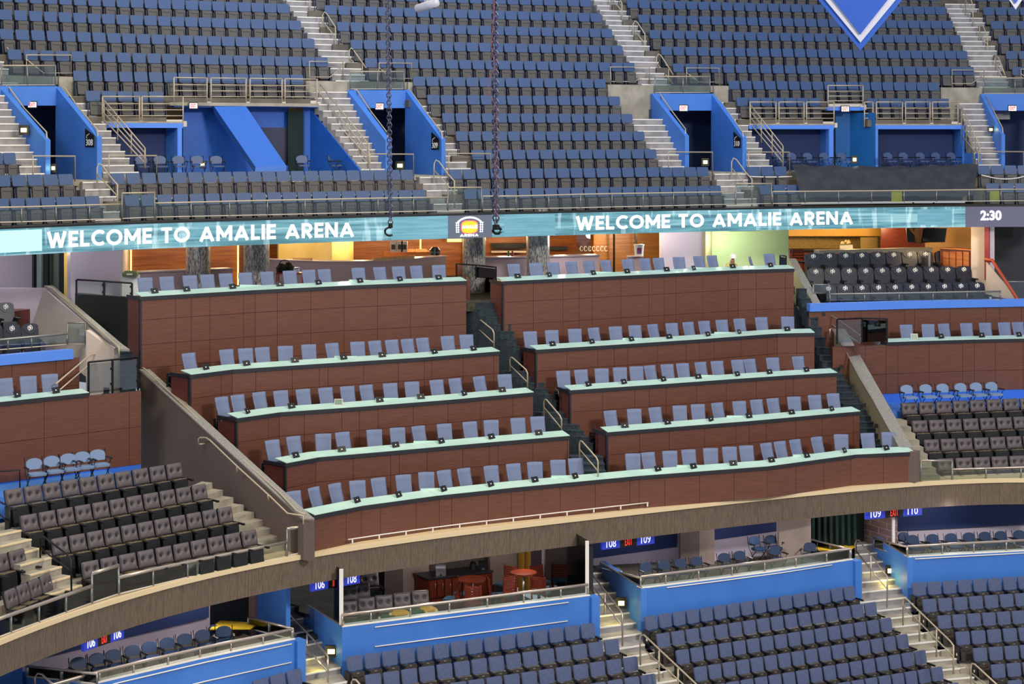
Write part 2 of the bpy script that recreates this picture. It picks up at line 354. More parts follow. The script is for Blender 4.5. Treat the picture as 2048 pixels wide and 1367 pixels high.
for sec, (rows, where) in UP.items():
    for i, pl, pr in rows:
        A = Vector(XZ(pl, Zu(pl, i))); B = Vector(XZ(pr, Zu(pr, i))); L = (B-A).length; n = max(2, round(L/.565)) if L > .8 else 1
        pts = []
        for k in range(n+1):
            t = pl+(pr-pl)*k/n; pts.append((t, Zu(t, i)))
        # even spacing in plan
        for k in range(n):
            u = (k+.5)/n; 
            lo, hi = pl, pr; x = A+(B-A)*u; px = CX+F*x.x/x.y
            Z = Zu(px, i); e = 4; p0 = Vector(XZ(px-e, Zu(px-e, i))); p1 = Vector(XZ(px+e, Zu(px+e, i)))
            ang = math.atan2(p1.y-p0.y, p1.x-p0.x); c = Vector(XZ(px, Z))
            allseats.append((Z, sec, i, k+1, n, c.x, c.y, CZ+fl(i), ang, L/n/.56, px, where))
        ex = 10 if i != 5 else 1
        P = [XZ(p, Zu(p, i)-.42) for p in np.linspace(pl-ex, pr+ex, 9)]
        P2 = [XZ(p, Zu(p, i)+.55) for p in np.linspace(pl-ex, pr+ex, 9)]
        drop = .72 if i not in (5, 6, 7) else .3
        tread.wall(P, CZ+fl(i)-drop, CZ+fl(i), .97)
struct('floor_upper_bowl_treads', tread, 'concdark')
allseats.sort()
rowname = {0: 'front row', 1: 'second row'}
rest = {n: MB() for n in PARTS['upper']}
for j, (Z, sec, i, k, n, x, y, z, ang, sc, px, where) in enumerate(allseats):
    T = TR(x, y, z) @ RZ(ang) @ Matrix.Diagonal((sc, 1, 1, 1))
    if j < 300:
        half = ''
        if sec == 'd' and i == 5: half = ' ' + ('near' if px < 1700 else 'far')
        rn = 'front row' if i == 0 else f'{ordn(i+1)} row up'
        sub = where
        if sec == 'd' and i == 5: sub = 'left of the right EXIT door' if px < 1700 else 'right of the right EXIT door'
        place_seat('upper', 'stadium_seat', 'seat', x, y, z, ang, f'blue stadium seat, {ordn(k)} from left in {rn}, {sub}', 'upper bowl blue seats', k == n, sc)
    else:
        for nme, mb in rest.items(): mb.join(PARTS['upper'][nme][0], T)
far = MB(); mats = []
for nme, mb in rest.items():
    far.join(mb, None, len(mats)); mats += PARTS['upper'][nme][1]
o = far.build('distant_stadium_seats', mats); tag(o, 'blue stadium seats filling the higher rows of the upper bowl', 'seats', kind='stuff')
# ---- closing slabs behind / under the upper bowl
b = MB()
b.wall([XZ(p, Zu(p, 13.2)) for p in np.linspace(-80, 2130, 12)], CZ-2.5, CZ+fl(14)+.5, .3); struct('wall_back', b, 'concdark')
b = MB()
for p0, p1 in zip(np.linspace(-80, 2130, 12)[:-1], np.linspace(-80, 2130, 12)[1:]):
    q = []
    for (p, i, h) in ((p0, 6.6, fl(7)-.75), (p1, 6.6, fl(7)-.75), (p1, 13.2, fl(13)-.6), (p0, 13.2, fl(13)-.6)): q.append(PU(p, i, h-.2))
    b.hexa(q+[v+Vector((0, 0, .2)) for v in q])
struct('floor_upper_bowl_slab', b, 'concdark')
b = MB(); P = np.linspace(-80, 2130, 14)
b.wall([XZ(p, Zu(p, -1.3)) for p in P], CZ+fl(0)-.35, CZ+fl(0)-.01, 2.2)
b.wall([XZ(p, Zu(p, 1.4)) for p in P], CZ+fl(1)-.55, CZ+fl(2)-.78, .6)
b.wall([XZ(p, Zu(p, 1.9)) for p in P], CZ+fl(2)-.35, CZ+fl(2)-.02, 5.2)
struct('floor_upper_bowl_base', b, 'conc')
# ---- stair flights
def stairs(label, i0, i1, L0, L1, R0, R1, n=3, zf=None, group=None, mats=('step', 'nose'), Zf=None, under=1.2, name='stair_flight'):
    """steps from row i0 (low) to i1 (high); edges in px at both ends"""
    zf = zf or fl; Zf = Zf or Zu; N = max(1, round((i1-i0)*n)); b = MB()
    for k in range(N):
        a0 = i0+(i1-i0)*k/N; a1 = i0+(i1-i0)*(k+1)/N; z1 = zf(a1)
        u0 = (a0-i0)/(i1-i0); u1 = (a1-i0)/(i1-i0)
        l0 = L0+(L1-L0)*u0; r0 = R0+(R1-R0)*u0; l1 = L0+(L1-L0)*u1; r1 = R0+(R1-R0)*u1
        def q(p, i, h): Z = Zf(p, i); return Vector(((p-CX)/F*Z, Z, CZ+h))
        lo = [q(l0, a0, z1), q(r0, a0, z1), q(r1, a1, z1), q(l1, a1, z1)]; dz = Vector((0, 0, -(under+zf(a1)-zf(a0))))
        b.hexa([v+dz for v in lo]+lo, 0)
        nn = (lo[3]-lo[0]).normalized(); 
        f0, f1 = lo[0]-nn*.02, lo[1]-nn*.02; e = Vector((0, 0, .006)); g = Vector((0, 0, -.04))
        b.hexa([f0+g, f1+g, f1+nn*.09+g, f0+nn*.09+g, f0+e, f1+e, f1+nn*.09+e, f0+nn*.09+e], 1)
    o = b.build(name, list(mats)); tag(o, label, 'stairs', kind='structure'); return o
stairs('upper aisle stairs between the blocks, above exit 309', 6.7, 12.6, 671, 545, 737, 607)
stairs('upper aisle stairs above exit 310', 6.7, 12.6, 1282, 1176, 1340, 1235)
stairs('bright upper aisle stairs at far right', 6.7, 12.6, 1957, 1886, 2020, 1952)
stairs('upper aisle stairs at far left above exit 308', 6.3, 9, -40, -120, 36, -40)
for (lab, L, R) in (('left', (10, -50), (91, 2)), ):
    stairs('concrete steps left of portal 308', 2, 6, L[0], L[1], R[0], R[1])
stairs('concrete steps right of portal 308', 2, 6, 205, 122, 277, 168)
stairs('concrete steps left of portal 309 under the four-bar rail', 2, 6.4, 722, 612, 772, 694, under=.15)
stairs('concrete steps right of portal 309', 2, 6, 891, 820, 941, 850)
stairs('concrete steps left of portal 310', 2, 5, 1325, 1250, 1370, 1323)
stairs('concrete steps right of portal 310', 2, 6, 1494, 1428, 1545, 1462)
stairs('concrete steps left of the far right portal', 2, 6, 1955, 1915, 2004, 1968)
stairs('lowest aisle steps in front of portal 308', -.8, 1.9, 200, 160, 246, 228, under=.3)
stairs('lowest aisle steps in front of portal 309', -.8, 1.9, 888, 832, 938, 900, under=.3)
stairs('lowest aisle steps in front of portal 310', -.8, 1.9, 1462, 1424, 1520, 1500, under=.3)
stairs('narrow concrete steps at the right of portal 308 top landing', 4, 5, 165, 143, 172, 150)
# concrete blocks on either side of landings
def ublock(nm, label, pl, pr, i, h0, h1, t, m, n=6):
    b = MB(); b.wall([XZ(p, Zu(p, i)) for p in np.linspace(pl, pr, n)], CZ+h0, CZ+h1, t); return struct(nm, b, m, label)
b = MB()
for pl, pr, i, h0, h1, t in ((612, 700, 6.35, fl(5), fl(7)-.02, 1.0), (1216, 1312, 6.3, fl(5)-.3, fl(7)-.02, 1.0), (1428, 1462, 6.3, fl(5), fl(7)-.02, .2),
        (816, 834, 6.3, fl(5), fl(7)-.02, .2), (118, 152, 6.3, fl(5), fl(7)-.02, .2), (1882, 1972, 6.3, fl(5)-.3, fl(7)-.02, 1.),
        (-90, 152, 6.45, fl(7)-.3, fl(7)-.02, 1), (694, 834, 6.45, fl(7)-.3, fl(7)-.02, 1.), (1300, 1462, 6.45, fl(7)-.3, fl(7)-.02, 1.), (1960, 2110, 6.45, fl(7)-.3, fl(7)-.02, 1.)):
    b.wall([XZ(p, Zu(p, i)) for p in np.linspace(pl, pr, 5)], CZ+h0, CZ+h1, t)
struct('floor_landing_blocks', b, 'conc')
# ---- portals
def ubox(b, pts_low, pts_high, thick, mi=0): pass
def slopewall(mb, pf, yf, pb, yb, i0, i1, tpx, mi=0, base=None):
    """wall running back from (pf,row i0) to (pb,row i1), top heights from px rows yf, yb; thickness tpx px"""
    hf = CZ+(YH-yf)/F*Zu(pf, i0); hbk = CZ+(YH-yb)/F*Zu(pb, i1); base = CZ+fl(2)-.35 if base is None else base
    A = XZ(pf, Zu(pf, i0)); B = XZ(pb, Zu(pb, i1)); A2 = XZ(pf+tpx, Zu(pf+tpx, i0)); B2 = XZ(pb+tpx, Zu(pb+tpx, i1))
    mb.hexa([(A[0],A[1],base),(A2[0],A2[1],base),(B2[0],B2[1],base),(B[0],B[1],base),(A[0],A[1],hf),(A2[0],A2[1],hf),(B2[0],B2[1],hbk),(B[0],B[1],hbk)], mi)
def portal(nm, lw, rw, head, num, plaque, exitpx, lamps):
    b = MB(); slopewall(b, *lw); slopewall(b, *rw); struct(f'wall_{nm}_sides', b, 'blue', f'sloping blue side walls of the portal, {nm}')
    (pl, pr, yt, yb, i) = head
    b = MB(); Z = [Zu(p, i) for p in (pl, pr)]; P = [XZ(pl, Z[0]), XZ(pr, Z[1])]
    zt = [CZ+(YH-yt)/F*z for z in Z]; zb = [CZ+(YH-yb)/F*z for z in Z]; b.wall(P, zb, zt, .9); struct(f'wall_{nm}_header', b, 'blue')
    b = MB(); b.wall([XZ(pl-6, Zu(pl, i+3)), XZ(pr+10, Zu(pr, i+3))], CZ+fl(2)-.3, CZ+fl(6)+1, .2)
    b.wall([XZ(pl-2, Zu(pl, i+.1)), XZ(pl-22, Zu(pl, i+3))], CZ+fl(2)-.3, zb[0]+.05, .1); struct(f'wall_{nm}_passage', b, 'navy')  # navy puts the darkness inside the passage into the wall colour
    if plaque:
        # numbered plaque on the inner face of the right wall
        (px0, px1, y0, y1) = plaque; pf, yf, pb, yb2, i0, i1, tpx = rw
        def on(px, py): 
            u = (pf-px)/(pf-pb); return W(px, py, Zu(px, i0+(i1-i0)*u)-.0)+Vector((-.03, -.02, 0))
        a = [on(px0, y1), on(px1, y1), on(px1, y0+14), on(px0, y0)]
        t = thing('section_sign', f'black slanted plaque reading {num} on the inner wall of portal {num}', 'sign', a[0])
        b = MB(); b.prism(a, (.02, .01, 0)); pn = b.build('panel', 'signblack', t)
        w_ = a[1]-a[0]; text_on(num, a[0]+w_*.14+Vector((0, 0, .05)), a[0]+w_*.88+Vector((0, 0, .05)), .22, 'marks', pn, bold=.01)
        b = MB(); c = a[0]+w_*.30+Vector((0, 0, .36)); n = Vector((w_.y, -w_.x, 0)).normalized()*.015; d = w_.normalized()
        for k in range(7):
            t0 = k*.55+.6; b.tube([c+n+d*.06*math.cos(t0)+Vector((0, 0, .06*math.sin(t0))), c+n+d*.06*math.cos(t0+.55)+Vector((0, 0, .06*math.sin(t0+.55)))], .01, n=4)
        b.tube([c+n+Vector((0, 0, .03)), c+n+d*.14+Vector((0, 0, .10))], .01, n=4); b.build('wheelchair_symbol', 'marks', t)
def exit_sign(pxl, pxr, y0, y1, Z0, label, red=True, ang=None):
    A = W(pxl, y1, Z0); B = W(pxr, y1, Z0+.05); h = (y1-y0)/F*Z0
    t = thing('exit_sign', label, 'exit sign', A); d = (B-A); n = Vector((d.y, -d.x, 0)).normalized()
    b = MB(); b.hexa([A, B, B-n*.08, A-n*.08]+[v+Vector((0, 0, h)) for v in (A, B, B-n*.08, A-n*.08)]); b.build('housing', 'signblack', t)
    e = d*.07; f = [A+e+n*.004, B-e+n*.004, B-e-n*.02, A+e-n*.02]; f = [v+Vector((0, 0, h*.12)) for v in f]
    b = MB(); b.hexa(f+[v+Vector((0, 0, h*.74)) for v in f]); f_ = b.build('face', 'signwhite', t)
    text_on('EXIT', A+d*.18+Vector((0, 0, h*.24)), A+d*.82+Vector((0, 0, h*.24)), h*.52, 'red', f_, out=.016, bold=.025)
    return t
portal('leftmost_portal', (91, 280, 0, 176, 1.9, 6.1, 10), (194, 275, 111, 173, 1.9, 6.1, 10), (0, 114, 172, 211, 6), '308', (172, 190, 257, 294), None, None)
portal('second_portal', (771, 281, 694, 180, 1.9, 6.1, 12), (883, 279, 810, 179, 1.9, 6.1, 8), (700, 814, 180, 216, 6), '309', (864, 879, 264, 299), None, None)
portal('third_portal', (1370, 272, 1303, 187, 1.9, 6.1, 8), (1485, 275, 1422, 187, 1.9, 6.1, 8), (1306, 1426, 187, 221, 6), '310', (1468, 1482, 263, 295), None, None)
portal('far_right_portal', (2003, 270, 1961, 188, 1.9, 6.1, 7), (2110, 272, 2075, 188, 1.9, 6.1, 7), (1963, 2080, 188, 221, 6), '311', None, None, None)
exit_sign(55, 74, 202, 216, Zu(64, 5.9), 'lit EXIT sign under the header of portal 308')
exit_sign(750, 768, 205, 220, Zu(760, 5.9), 'lit EXIT sign under the header of portal 309')
exit_sign(1358, 1376, 209, 223, Zu(1366, 5.9), 'lit EXIT sign under the header of portal 310')
exit_sign(2016, 2034, 210, 223, Zu(2025, 5.9), 'lit EXIT sign of the far right upper portal')
exit_sign(378, 396, 204, 218, Zu(386, 4.9), 'lit EXIT sign on the deck between portals 308 and 309')
exit_sign(1682, 1699, 211, 224, Zu(1690, 4.9), 'lit EXIT sign over the blue doorway right of portal 310')
# ---- rails
def frame_rail(label, ps, i, y_top, y_bot, bars, r=.028, name='guard_rail', group=None, toe=True, mats='rail', cat='railing', Zf=None):
    """panels [(pl,pr)...] at row i with horizontal bars"""
    Zf = Zf or (lambda p: Zu(p, i)); p0 = ps[0][0]; t = thing(name, label, cat, W(p0, y_bot(p0), Zf(p0)), group)
    for pl, pr in ps:
        b = MB(); A = W(pl, y_bot(pl), Zf(pl)); B = W(pr, y_bot(pr), Zf(pr)); A1 = W(pl, y_top(pl), Zf(pl)); B1 = W(pr, y_top(pr), Zf(pr))
        b.tube([A, A1], r); b.tube([B, B1], r); b.tube([A1, B1], r)
        for u in bars: b.tube([A.lerp(A1, u), B.lerp(B1, u)], r*.8)
        b.build('rail_panel', mats, t)
        if toe:
            b = MB(); q = [A.lerp(A1, .10), B.lerp(B1, .10), B.lerp(B1, .22), A.lerp(A1, .22)]; b.prism(q, (0, .02, 0)); b.build('toe_plate', 'plate', t)
            b = MB(); b.box(-.14, .14, -.02, .02, -.02, .18, 0, TR(*B)); b.build('bracket', 'plate', t)
    return t
frame_rail('beige guard rail of two panels before the lower deck seats, right of portal 308', [(205,279),(284,366)], 4.5, lambda p: 193+0*p, lambda p: 252, (.35,.55,.76))
frame_rail('beige guard rail of four panels on the raised deck above the blue ramp', [(348,414),(422,492),(500,564),(570,634)], 5.5, lambda p: 155+(p-348)*.012, lambda p: 213, (.35,.55,.76))
frame_rail('grey guard rail of three panels before the deck, right of portal 310', [(1500,1552),(1558,1608),(1613,1668)], 4.5, lambda p: 204, lambda p: 254, (.35,.55,.76))
frame_rail('grey guard rail of three panels before the far right deck seats', [(1753,1805),(1811,1860),(1865,1916)], 4.5, lambda p: 204, lambda p: 254, (.35,.55,.76))
frame_rail('grey guard rail panel above the blue doorway EXIT sign', [(1656,1726)], 5.3, lambda p: 171, lambda p: 218, (.35,.55,.76))
frame_rail('short grey return rail beside the blue doorway', [(1729,1746)], 4.7, lambda p: 204, lambda p: 254, (.35,.55,.76), toe=False)
def lrail(label, pl, pr, i, yt, yb, ymid, side):
    t = thing('landing_rail', label, 'railing', PUy(pl, i, yb)); b = MB()
    b.tube([PUy(pl, i, yb), PUy(pl, i, yt), PUy(pr, i, yt), PUy(pr, i, yb)], .028)
    if side: b.tube([PUy(pl, i, yt+9), PUy(pl+(pr-pl)*.38, i, ymid), PUy(pr+2, i, ymid)], .022)
    else: b.tube([PUy(pr, i, yt+9), PUy(pr-(pr-pl)*.38, i, ymid), PUy(pl, i, ymid)], .022)
    b.build('rail_frame', 'rail', t)
lrail('beige L-shaped landing rail right of the portal 308 platform', 53, 142, 6.9, 110, 160, 146, 1)
lrail('beige L-shaped landing rail left of the aisle above exit 309', 619, 686, 6.9, 123, 185, 154, 0)
lrail('beige L-shaped landing rail right of the aisle above exit 309', 758, 823, 6.9, 126, 176, 157, 1)
lrail('beige L-shaped landing rail left of the aisle above exit 310', 1221, 1299, 6.9, 134, 190, 163, 0)
lrail('beige L-shaped landing rail right of the aisle above exit 310', 1373, 1438, 6.9, 136, 190, 164, 1)
lrail('beige L-shaped landing rail left of the far right aisle', 1904, 1968, 6.9, 140, 190, 167, 0)
lrail('beige L-shaped landing rail at the far right image edge of the upper bowl', 2042, 2100, 6.9, 138, 190, 165, 1)
def glassrail(label, ps, Zf, yt, yb, mats='rail', gl='glass', r=.025, name='glass_guard_rail', post=None, group=None, flat=0):
    t = thing(name, label, 'railing', W(ps[0], yb(ps[0]), Zf(ps[0])), group)
    for k in range(len(ps)-1):
        a, c = ps[k], ps[k+1]
        b = MB(); b.prism([W(a, yb(a), Zf(a)), W(c, yb(c), Zf(c)), W(c, yt(c), Zf(c)), W(a, yt(a), Zf(a))], (0, .015, 0)); b.build('glass_panel', gl, t)
    for p in ps:
        b = MB(); b.tube([W(p, yb(p), Zf(p)-.02), W(p, yt(p), Zf(p)-.02)], r, n=4); b.build('post', post or 'steel', t)
    b = MB(); b.tube([W(p, yt(p), Zf(p)-.02) for p in ps], r*(1.6 if flat else 1.15)); b.build('top_rail', mats, t)
    b = MB(); b.tube([W(p, yb(p), Zf(p)-.02) for p in ps], r*.7, n=4); b.build('bottom_rail', 'plate', t)
    return t
for lab, ps, yt, yb in (('308', (3, 55, 111), 131, 170), ('309', (700, 755, 808), 143, 178), ('310', (1310, 1366, 1420), 153, 185)):
    glassrail(f'glass guard rail over the header of portal {lab}', ps, lambda p: Zu(p, 6.15), lambda p: yt, lambda p: yb)
glassrail('glass guard rail showing a blue reflection over the far right portal', (1967, 2030, 2090), lambda p: Zu(p, 6.15), lambda p: 156, lambda p: 187)
# aisle handrails
def hoop(label, pts, legs, r=.026, mats='rail', Z=None, name='handrail', mid=None):
    t = thing(name, label, 'handrail', W(*pts[0])); b = MB(); b.tube([W(*p) for p in pts], r, n=8); 
    if mid: b.tube([W(*p) for p in mid], r*.85)
    b.build('rail', mats, t)
    for l in legs: q = MB(); q.tube([W(*p) for p in l], r); q.build('post', mats, t)
    return t
def uh(p, y, i): return (p, y, Zu(p, i))
hoop('curved aisle handrail in the upper stairs above exit 309, higher of two', [uh(645,73,9.6),uh(645,30,9.6),uh(649,24,9.6),uh(654,28,9.5),uh(671,54,8.8),uh(671,108,8.8)], [], mid=[uh(645,42,9.6),uh(671,74,8.8)])
hoop('curved aisle handrail in the upper stairs above exit 309, lower of two', [uh(698,145,8),uh(698,102,8),uh(702,96,8),uh(707,100,7.9),uh(735,140,7.1)], [[uh(725,126,7.4),uh(725,172,7.4)]], mid=[uh(698,114,8),uh(735,160,7.1)])
hoop('vertical aisle handrail at the top of the stairs above exit 309', [uh(615,-10,11),uh(620,0,10.8),uh(620,38,10.8)], [])
hoop('curved aisle handrail above exit 310, topmost', [uh(1222,22,11.5),uh(1222,-12,11.5),uh(1240,-2,11),uh(1244,8,10.8),uh(1244,54,10.8)], [], mid=[uh(1225,0,11.4),uh(1244,22,10.8)])
hoop('curved aisle handrail above exit 310, middle', [uh(1266,80,9.8),uh(1266,48,9.8),uh(1270,42,9.8),uh(1275,45,9.7),uh(1290,68,9),uh(1290,118,9)], [], mid=[uh(1266,58,9.8),uh(1290,87,9)])
hoop('curved aisle handrail above exit 310, lowest', [uh(1313,150,8),uh(1313,114,8),uh(1317,108,8),uh(1322,111,7.9),uh(1347,150,7.1)], [[uh(1337,138,7.4),uh(1337,182,7.4)]], mid=[uh(1313,125,8),uh(1346,168,7.1)])
hoop('curved aisle handrail on the far right upper stairs, topmost', [uh(1931,30,11.5),uh(1931,-12,11.5),uh(1941,-4,11.3),uh(1946,12,10.8),uh(1946,60,10.8)], [], mid=[uh(1931,0,11.4),uh(1946,28,10.8)])
hoop('curved aisle handrail on the far right upper stairs, middle', [uh(1959,92,9.8),uh(1959,54,9.8),uh(1963,49,9.8),uh(1967,54,9.7),uh(1975,72,9),uh(1975,124,9)], [], mid=[uh(1959,64,9.8),uh(1975,90,9)])
hoop('curved aisle handrail on the far right upper stairs, lowest', [uh(1990,152,8),uh(1990,118,8),uh(1993,112,8),uh(1997,115,7.9),uh(2010,150,7.1)], [], mid=[uh(1990,126,8),uh(2004,152,7.1)])
hoop('beige handrail at the left edge above portal 308', [uh(-8,68,9),uh(0,78,8.4),uh(26,110,7.5),uh(37,124,7.2),uh(38,146,7.2)], [[uh(25,110,7.5),uh(26,165,7.2)]], mid=[uh(-8,95,9),uh(38,148,7.2)])
# wall-top handrails of the portals
for num, l, r in (('308', [(12,172,6.1),(18,174,6),(48,216,4.8),(93,264,2.3),(94,277,2)], [(119,178,6.1),(123,172,6),(130,176,5.9),(157,216,4.6),(194,258,2.3),(196,272,2)]),
                  ('309', [(708,184,6.1),(709,179,6.1),(714,180,6),(742,223,4.6),(775,266,2.4),(776,277,2.1)], [(815,186,6.1),(817,181,6.1),(823,184,5.9),(850,222,4.5),(883,264,2.3),(885,278,2)]),
                  ('310', [(1315,190,6.1),(1320,187,6.1),(1343,221,4.6),(1371,258,2.4),(1371,270,2.1)], [(1426,192,6.1),(1429,188,6),(1457,224,4.5),(1485,264,2.3),(1487,274,2)])):
    hoop(f'beige handrail along the left wall top of portal {num}', [uh(p, y, i) for p, y, i in l], [[uh(l[3][0], l[3][1], l[3][2]), uh(l[3][0], l[3][1]+12, l[3][2])]])
    hoop(f'beige handrail along the right wall top of portal {num}', [uh(p, y, i) for p, y, i in r], [[uh(r[3][0], r[3][1], r[3][2]), uh(r[3][0], r[3][1]+12, r[3][2])]])
hoop('beige handrail along the wall top of the far right portal', [uh(1970,190,6.1),uh(1987,221,4.6),uh(2005,256,2.4),uh(2006,268,2.1)], [])
# four-bar stair rails
def barrail(label, A, B, hA, hB, nposts, mats='rail'):
    """A=(px,ytop,row) to B"""
    t = thing('stair_rail', label, 'railing', PUy(A[0], A[2], A[1]+hA)); 
    for k in range(4):
        u = k/4; b = MB(); b.tube([PUy(A[0], A[2], A[1]+hA*u), PUy(B[0], B[2], B[1]+hB*u)], .025); b.build('rail', mats, t)
    for k in range(nposts):
        u = k/(nposts-1); px = A[0]+(B[0]-A[0])*u; i = A[2]+(B[2]-A[2])*u; y = A[1]+(B[1]-A[1])*u; h = hA+(hB-hA)*u
        b = MB(); b.tube([PUy(px, i, y), PUy(px, i, y+h)], .025); b.build('post', mats, t)
barrail('four-bar beige stair rail right of portal 308 deck', (208,200,4.4), (290,296,2), 52, 40, 4)
barrail('four-bar beige stair rail descending left of portal 309', (640,168,5.9), (738,290,2.2), 84, 52, 6)
barrail('four-bar beige stair rail right of portal 310', (1501,210,4.5), (1566,292,2.1), 50, 44, 4)
barrail('four-bar grey stair rail beside the far right upper steps', (1923,213,4.4), (1960,293,2.1), 76, 30, 5)
# front landing rails at the portal mouths
def urail(label, pl, pr, yt, yb, i=1.5):
    t = thing('landing_rail', label, 'railing', PUy(pl, i, yb)); b = MB(); b.tube([PUy(pl, i, yb), PUy(pl, i, yt), PUy(pr, i, yt), PUy(pr, i, yb)], .028, n=8); b.build('rail_frame', 'rail', t)
urail('beige rectangular rail before portal 308, left side', 66, 150, 312, 362)
urail('beige rectangular rail before the lower deck at row 308', 218, 313, 311, 362)
urail('beige rectangular rail before portal 309, left side', 740, 827, 308, 360)
urail('beige rectangular rail right of portal 309', 898, 981, 307, 360)
urail('beige rectangular rail before portal 310, left side', 1337, 1425, 304, 352)
urail('beige rectangular rail right of portal 310', 1497, 1579, 304, 352)
urail('grey rectangular rail at the right edge before the far right portal', 1957, 2047, 303, 352)
for num, p, y in (('308', 194, 327), ('309', 868, 320), ('310', 1463, 316)):
    hoop(f'small curved aisle handrail in front of portal {num}', [uh(p,y+58,1.3),uh(p,y+8,1.3),uh(p+4,y,1.3),uh(p+10,y+3,1.2),uh(p+28,y+28,.4),uh(p+41,y+42,-.2),uh(p+41,y+100,-.6)][:6]+[uh(p+41, y+96, -.2)], [], mid=[uh(p,y+20,1.3),uh(p+40,y+64,-.2)])
# step lamps
def steplamp(label, pl, pr, y0, y1, Z, power=12, col=(1, .85, .35), d=(0, -1, 0), glow=(0, -.35, 0)):
    A = W(pl, y1, Z); B = W(pr, y1, Z); h = (y1-y0)/F*Z; t = thing('step_light', label, 'light', A)
    b = MB(); b.box(0, (B-A).x, -.03, .05, 0, h, 0, TR(*A)); b.build('housing', 'signblack', t)
    b = MB(); ww = (B-A).x; b.box(ww*.22, ww*.78, -.045, -.02, h*.3, h*.7, 0, TR(*A)); b.build('lens', 'lamp', t)
    spotpt('step_light_glow', A+Vector((ww/2+glow[0], glow[1], h/2+glow[2])), power, col, .06)
steplamp('lit step light on the blue wall left of portal 308 steps', 38, 58, 250, 270, Zu(48, 3.4)-.1, 2.5)
steplamp('lit step light inside portal 308 low on the wall', 101, 113, 327, 345, Zu(107, 2.2)-.1, 2)
steplamp('lit step light behind the folding chairs in the deck room', 399, 412, 322, 336, Zu(405, 3.9)-.1, 1.8, (.9, 1, .5))
steplamp('lit step light inside portal 309 low on the wall', 791, 809, 322, 340, Zu(800, 3)-.1, 1.8, (.9, 1, .5))
steplamp('lit step light inside portal 310 low on the wall', 1403, 1418, 316, 332, Zu(1410, 3)-.1, 1.5)
steplamp('lit step light on the wall of the blue doorway', 1703, 1715, 311, 327, Zu(1710, 3)-.1, 1.8, (.9, 1, .5))
steplamp('lit step light on the far right upper blue wall', 1976, 1987, 253, 265, Zu(1981, 3.6)-.1, 2)
# ---- deck rooms
def zfl(i): return CZ+fl(i)
def uwall(nm, segs, m, label=None):
    b = MB()
    for (pl, il, pr, ir, h0, h1, t) in segs: b.wall([XZ(pl, Zu(pl, il)), XZ(pr, Zu(pr, ir))], h0, h1, t)
    return struct(nm, b, m, label)
base = CZ+fl(2)-.2
hdeck = CZ+(YH-246)/F*Zu(285, 4.5); hdeck2 = CZ+(YH-206)/F*Zu(500, 5.6)
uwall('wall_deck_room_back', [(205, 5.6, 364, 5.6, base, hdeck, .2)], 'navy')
uwall('trim_deck_beam_left', [(205, 4.4, 366, 4.4, hdeck-.17, hdeck, .8)], 'sky')
uwall('floor_lower_deck_slab', [(203, 4.4, 366, 4.4, hdeck, hdeck+.06, 1.4), (340, 5.2, 640, 5.4, hdeck2-.12, hdeck2, 1.2)], 'conc')
uwall('wall_deck_column_left', [(355, 4.4, 364, 4.4, base, hdeck-.17, .3)], 'sky')
uwall('wall_deck_room_side', [(331, 5.6, 355, 4.5, base, hdeck-.1, .1)], 'blue')
uwall('wall_deck_room_blocks', [(366, 6.4, 578, 6.4, base, hdeck2, .2), (606, 6.2, 636, 5.9, base, hdeck2-.0, .2)], 'blueblock')
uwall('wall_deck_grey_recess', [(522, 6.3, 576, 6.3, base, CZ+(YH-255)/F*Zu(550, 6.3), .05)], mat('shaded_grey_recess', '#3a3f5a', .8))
uwall('door_1', [(576, 6.0, 607, 6.0, base, CZ+(YH-222)/F*Zu(590, 6), .1)], mat('dark_teal_doorway', '#0d2426', .9), 'dark doorway beside the blue ramp')  # flat panel; the doorway's dark and teal light are put into its colour
uwall('trim_deck_beam_middle', [(348, 5.4, 434, 5.4, hdeck2-.17, hdeck2-.02, .5), (486, 5.4, 640, 5.4, hdeck2-.14, hdeck2-.02, .5)], 'sky')
b = MB(); slopewall(b, 719, 340, 612, 208, 2.05, 6.4, 4); struct('wall_under_stairs_blue', b, 'blueblock')
b = MB(); q = [PUy(425, 5.3, 208), PUy(489, 5.3, 208), PUy(573, 2.6, 332), PUy(512, 2.6, 335)]; b.prism([q[3], q[2], q[1], q[0]], (0, .35, -.35))
q = [PUy(510, 2.55, 344), PUy(572, 2.55, 343), PUy(573, 2.6, 331), PUy(511, 2.6, 334)]; b.prism(q, (0, .5, 0)); struct('wall_blue_raker', b, mat('raker_blue_paint', '#2c66c2', .5), 'bright blue sloping concrete raker under the raised deck')
# right deck room
hd3 = CZ+(YH-250)/F*Zu(1600, 4.5)
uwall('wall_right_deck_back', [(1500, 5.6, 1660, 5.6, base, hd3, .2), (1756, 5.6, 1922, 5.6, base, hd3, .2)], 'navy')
uwall('trim_deck_beam_right', [(1498, 4.4, 1668, 4.4, hd3-.17, hd3, .8), (1748, 4.4, 1922, 4.4, hd3-.17, hd3, .8), (1655, 5.2, 1728, 5.2, CZ+(YH-221)/F*Zu(1690, 5.2), CZ+(YH-214)/F*Zu(1690, 5.2), .5)], 'sky')
uwall('floor_right_deck_slab', [(1498, 4.4, 1670, 4.4, hd3, hd3+.06, 1.4), (1746, 4.4, 1922, 4.4, hd3, hd3+.06, 1.4)], 'conc')
uwall('wall_right_deck_columns', [(1658, 4.4, 1667, 4.4, base, hd3-.17, .3), (1747, 4.4, 1756, 4.4, base, hd3-.17, .3)], 'sky')
uwall('wall_blue_doorway', [(1671, 5.9, 1702, 5.9, base, CZ+fl(5)+.4, .1), (1700, 5.9, 1748, 4.3, base, CZ+fl(5)+.3, .1)], mat('teal_lit_blue_paint', '#135a9c', .5))  # teal light on the blue doorway walls put into the colour
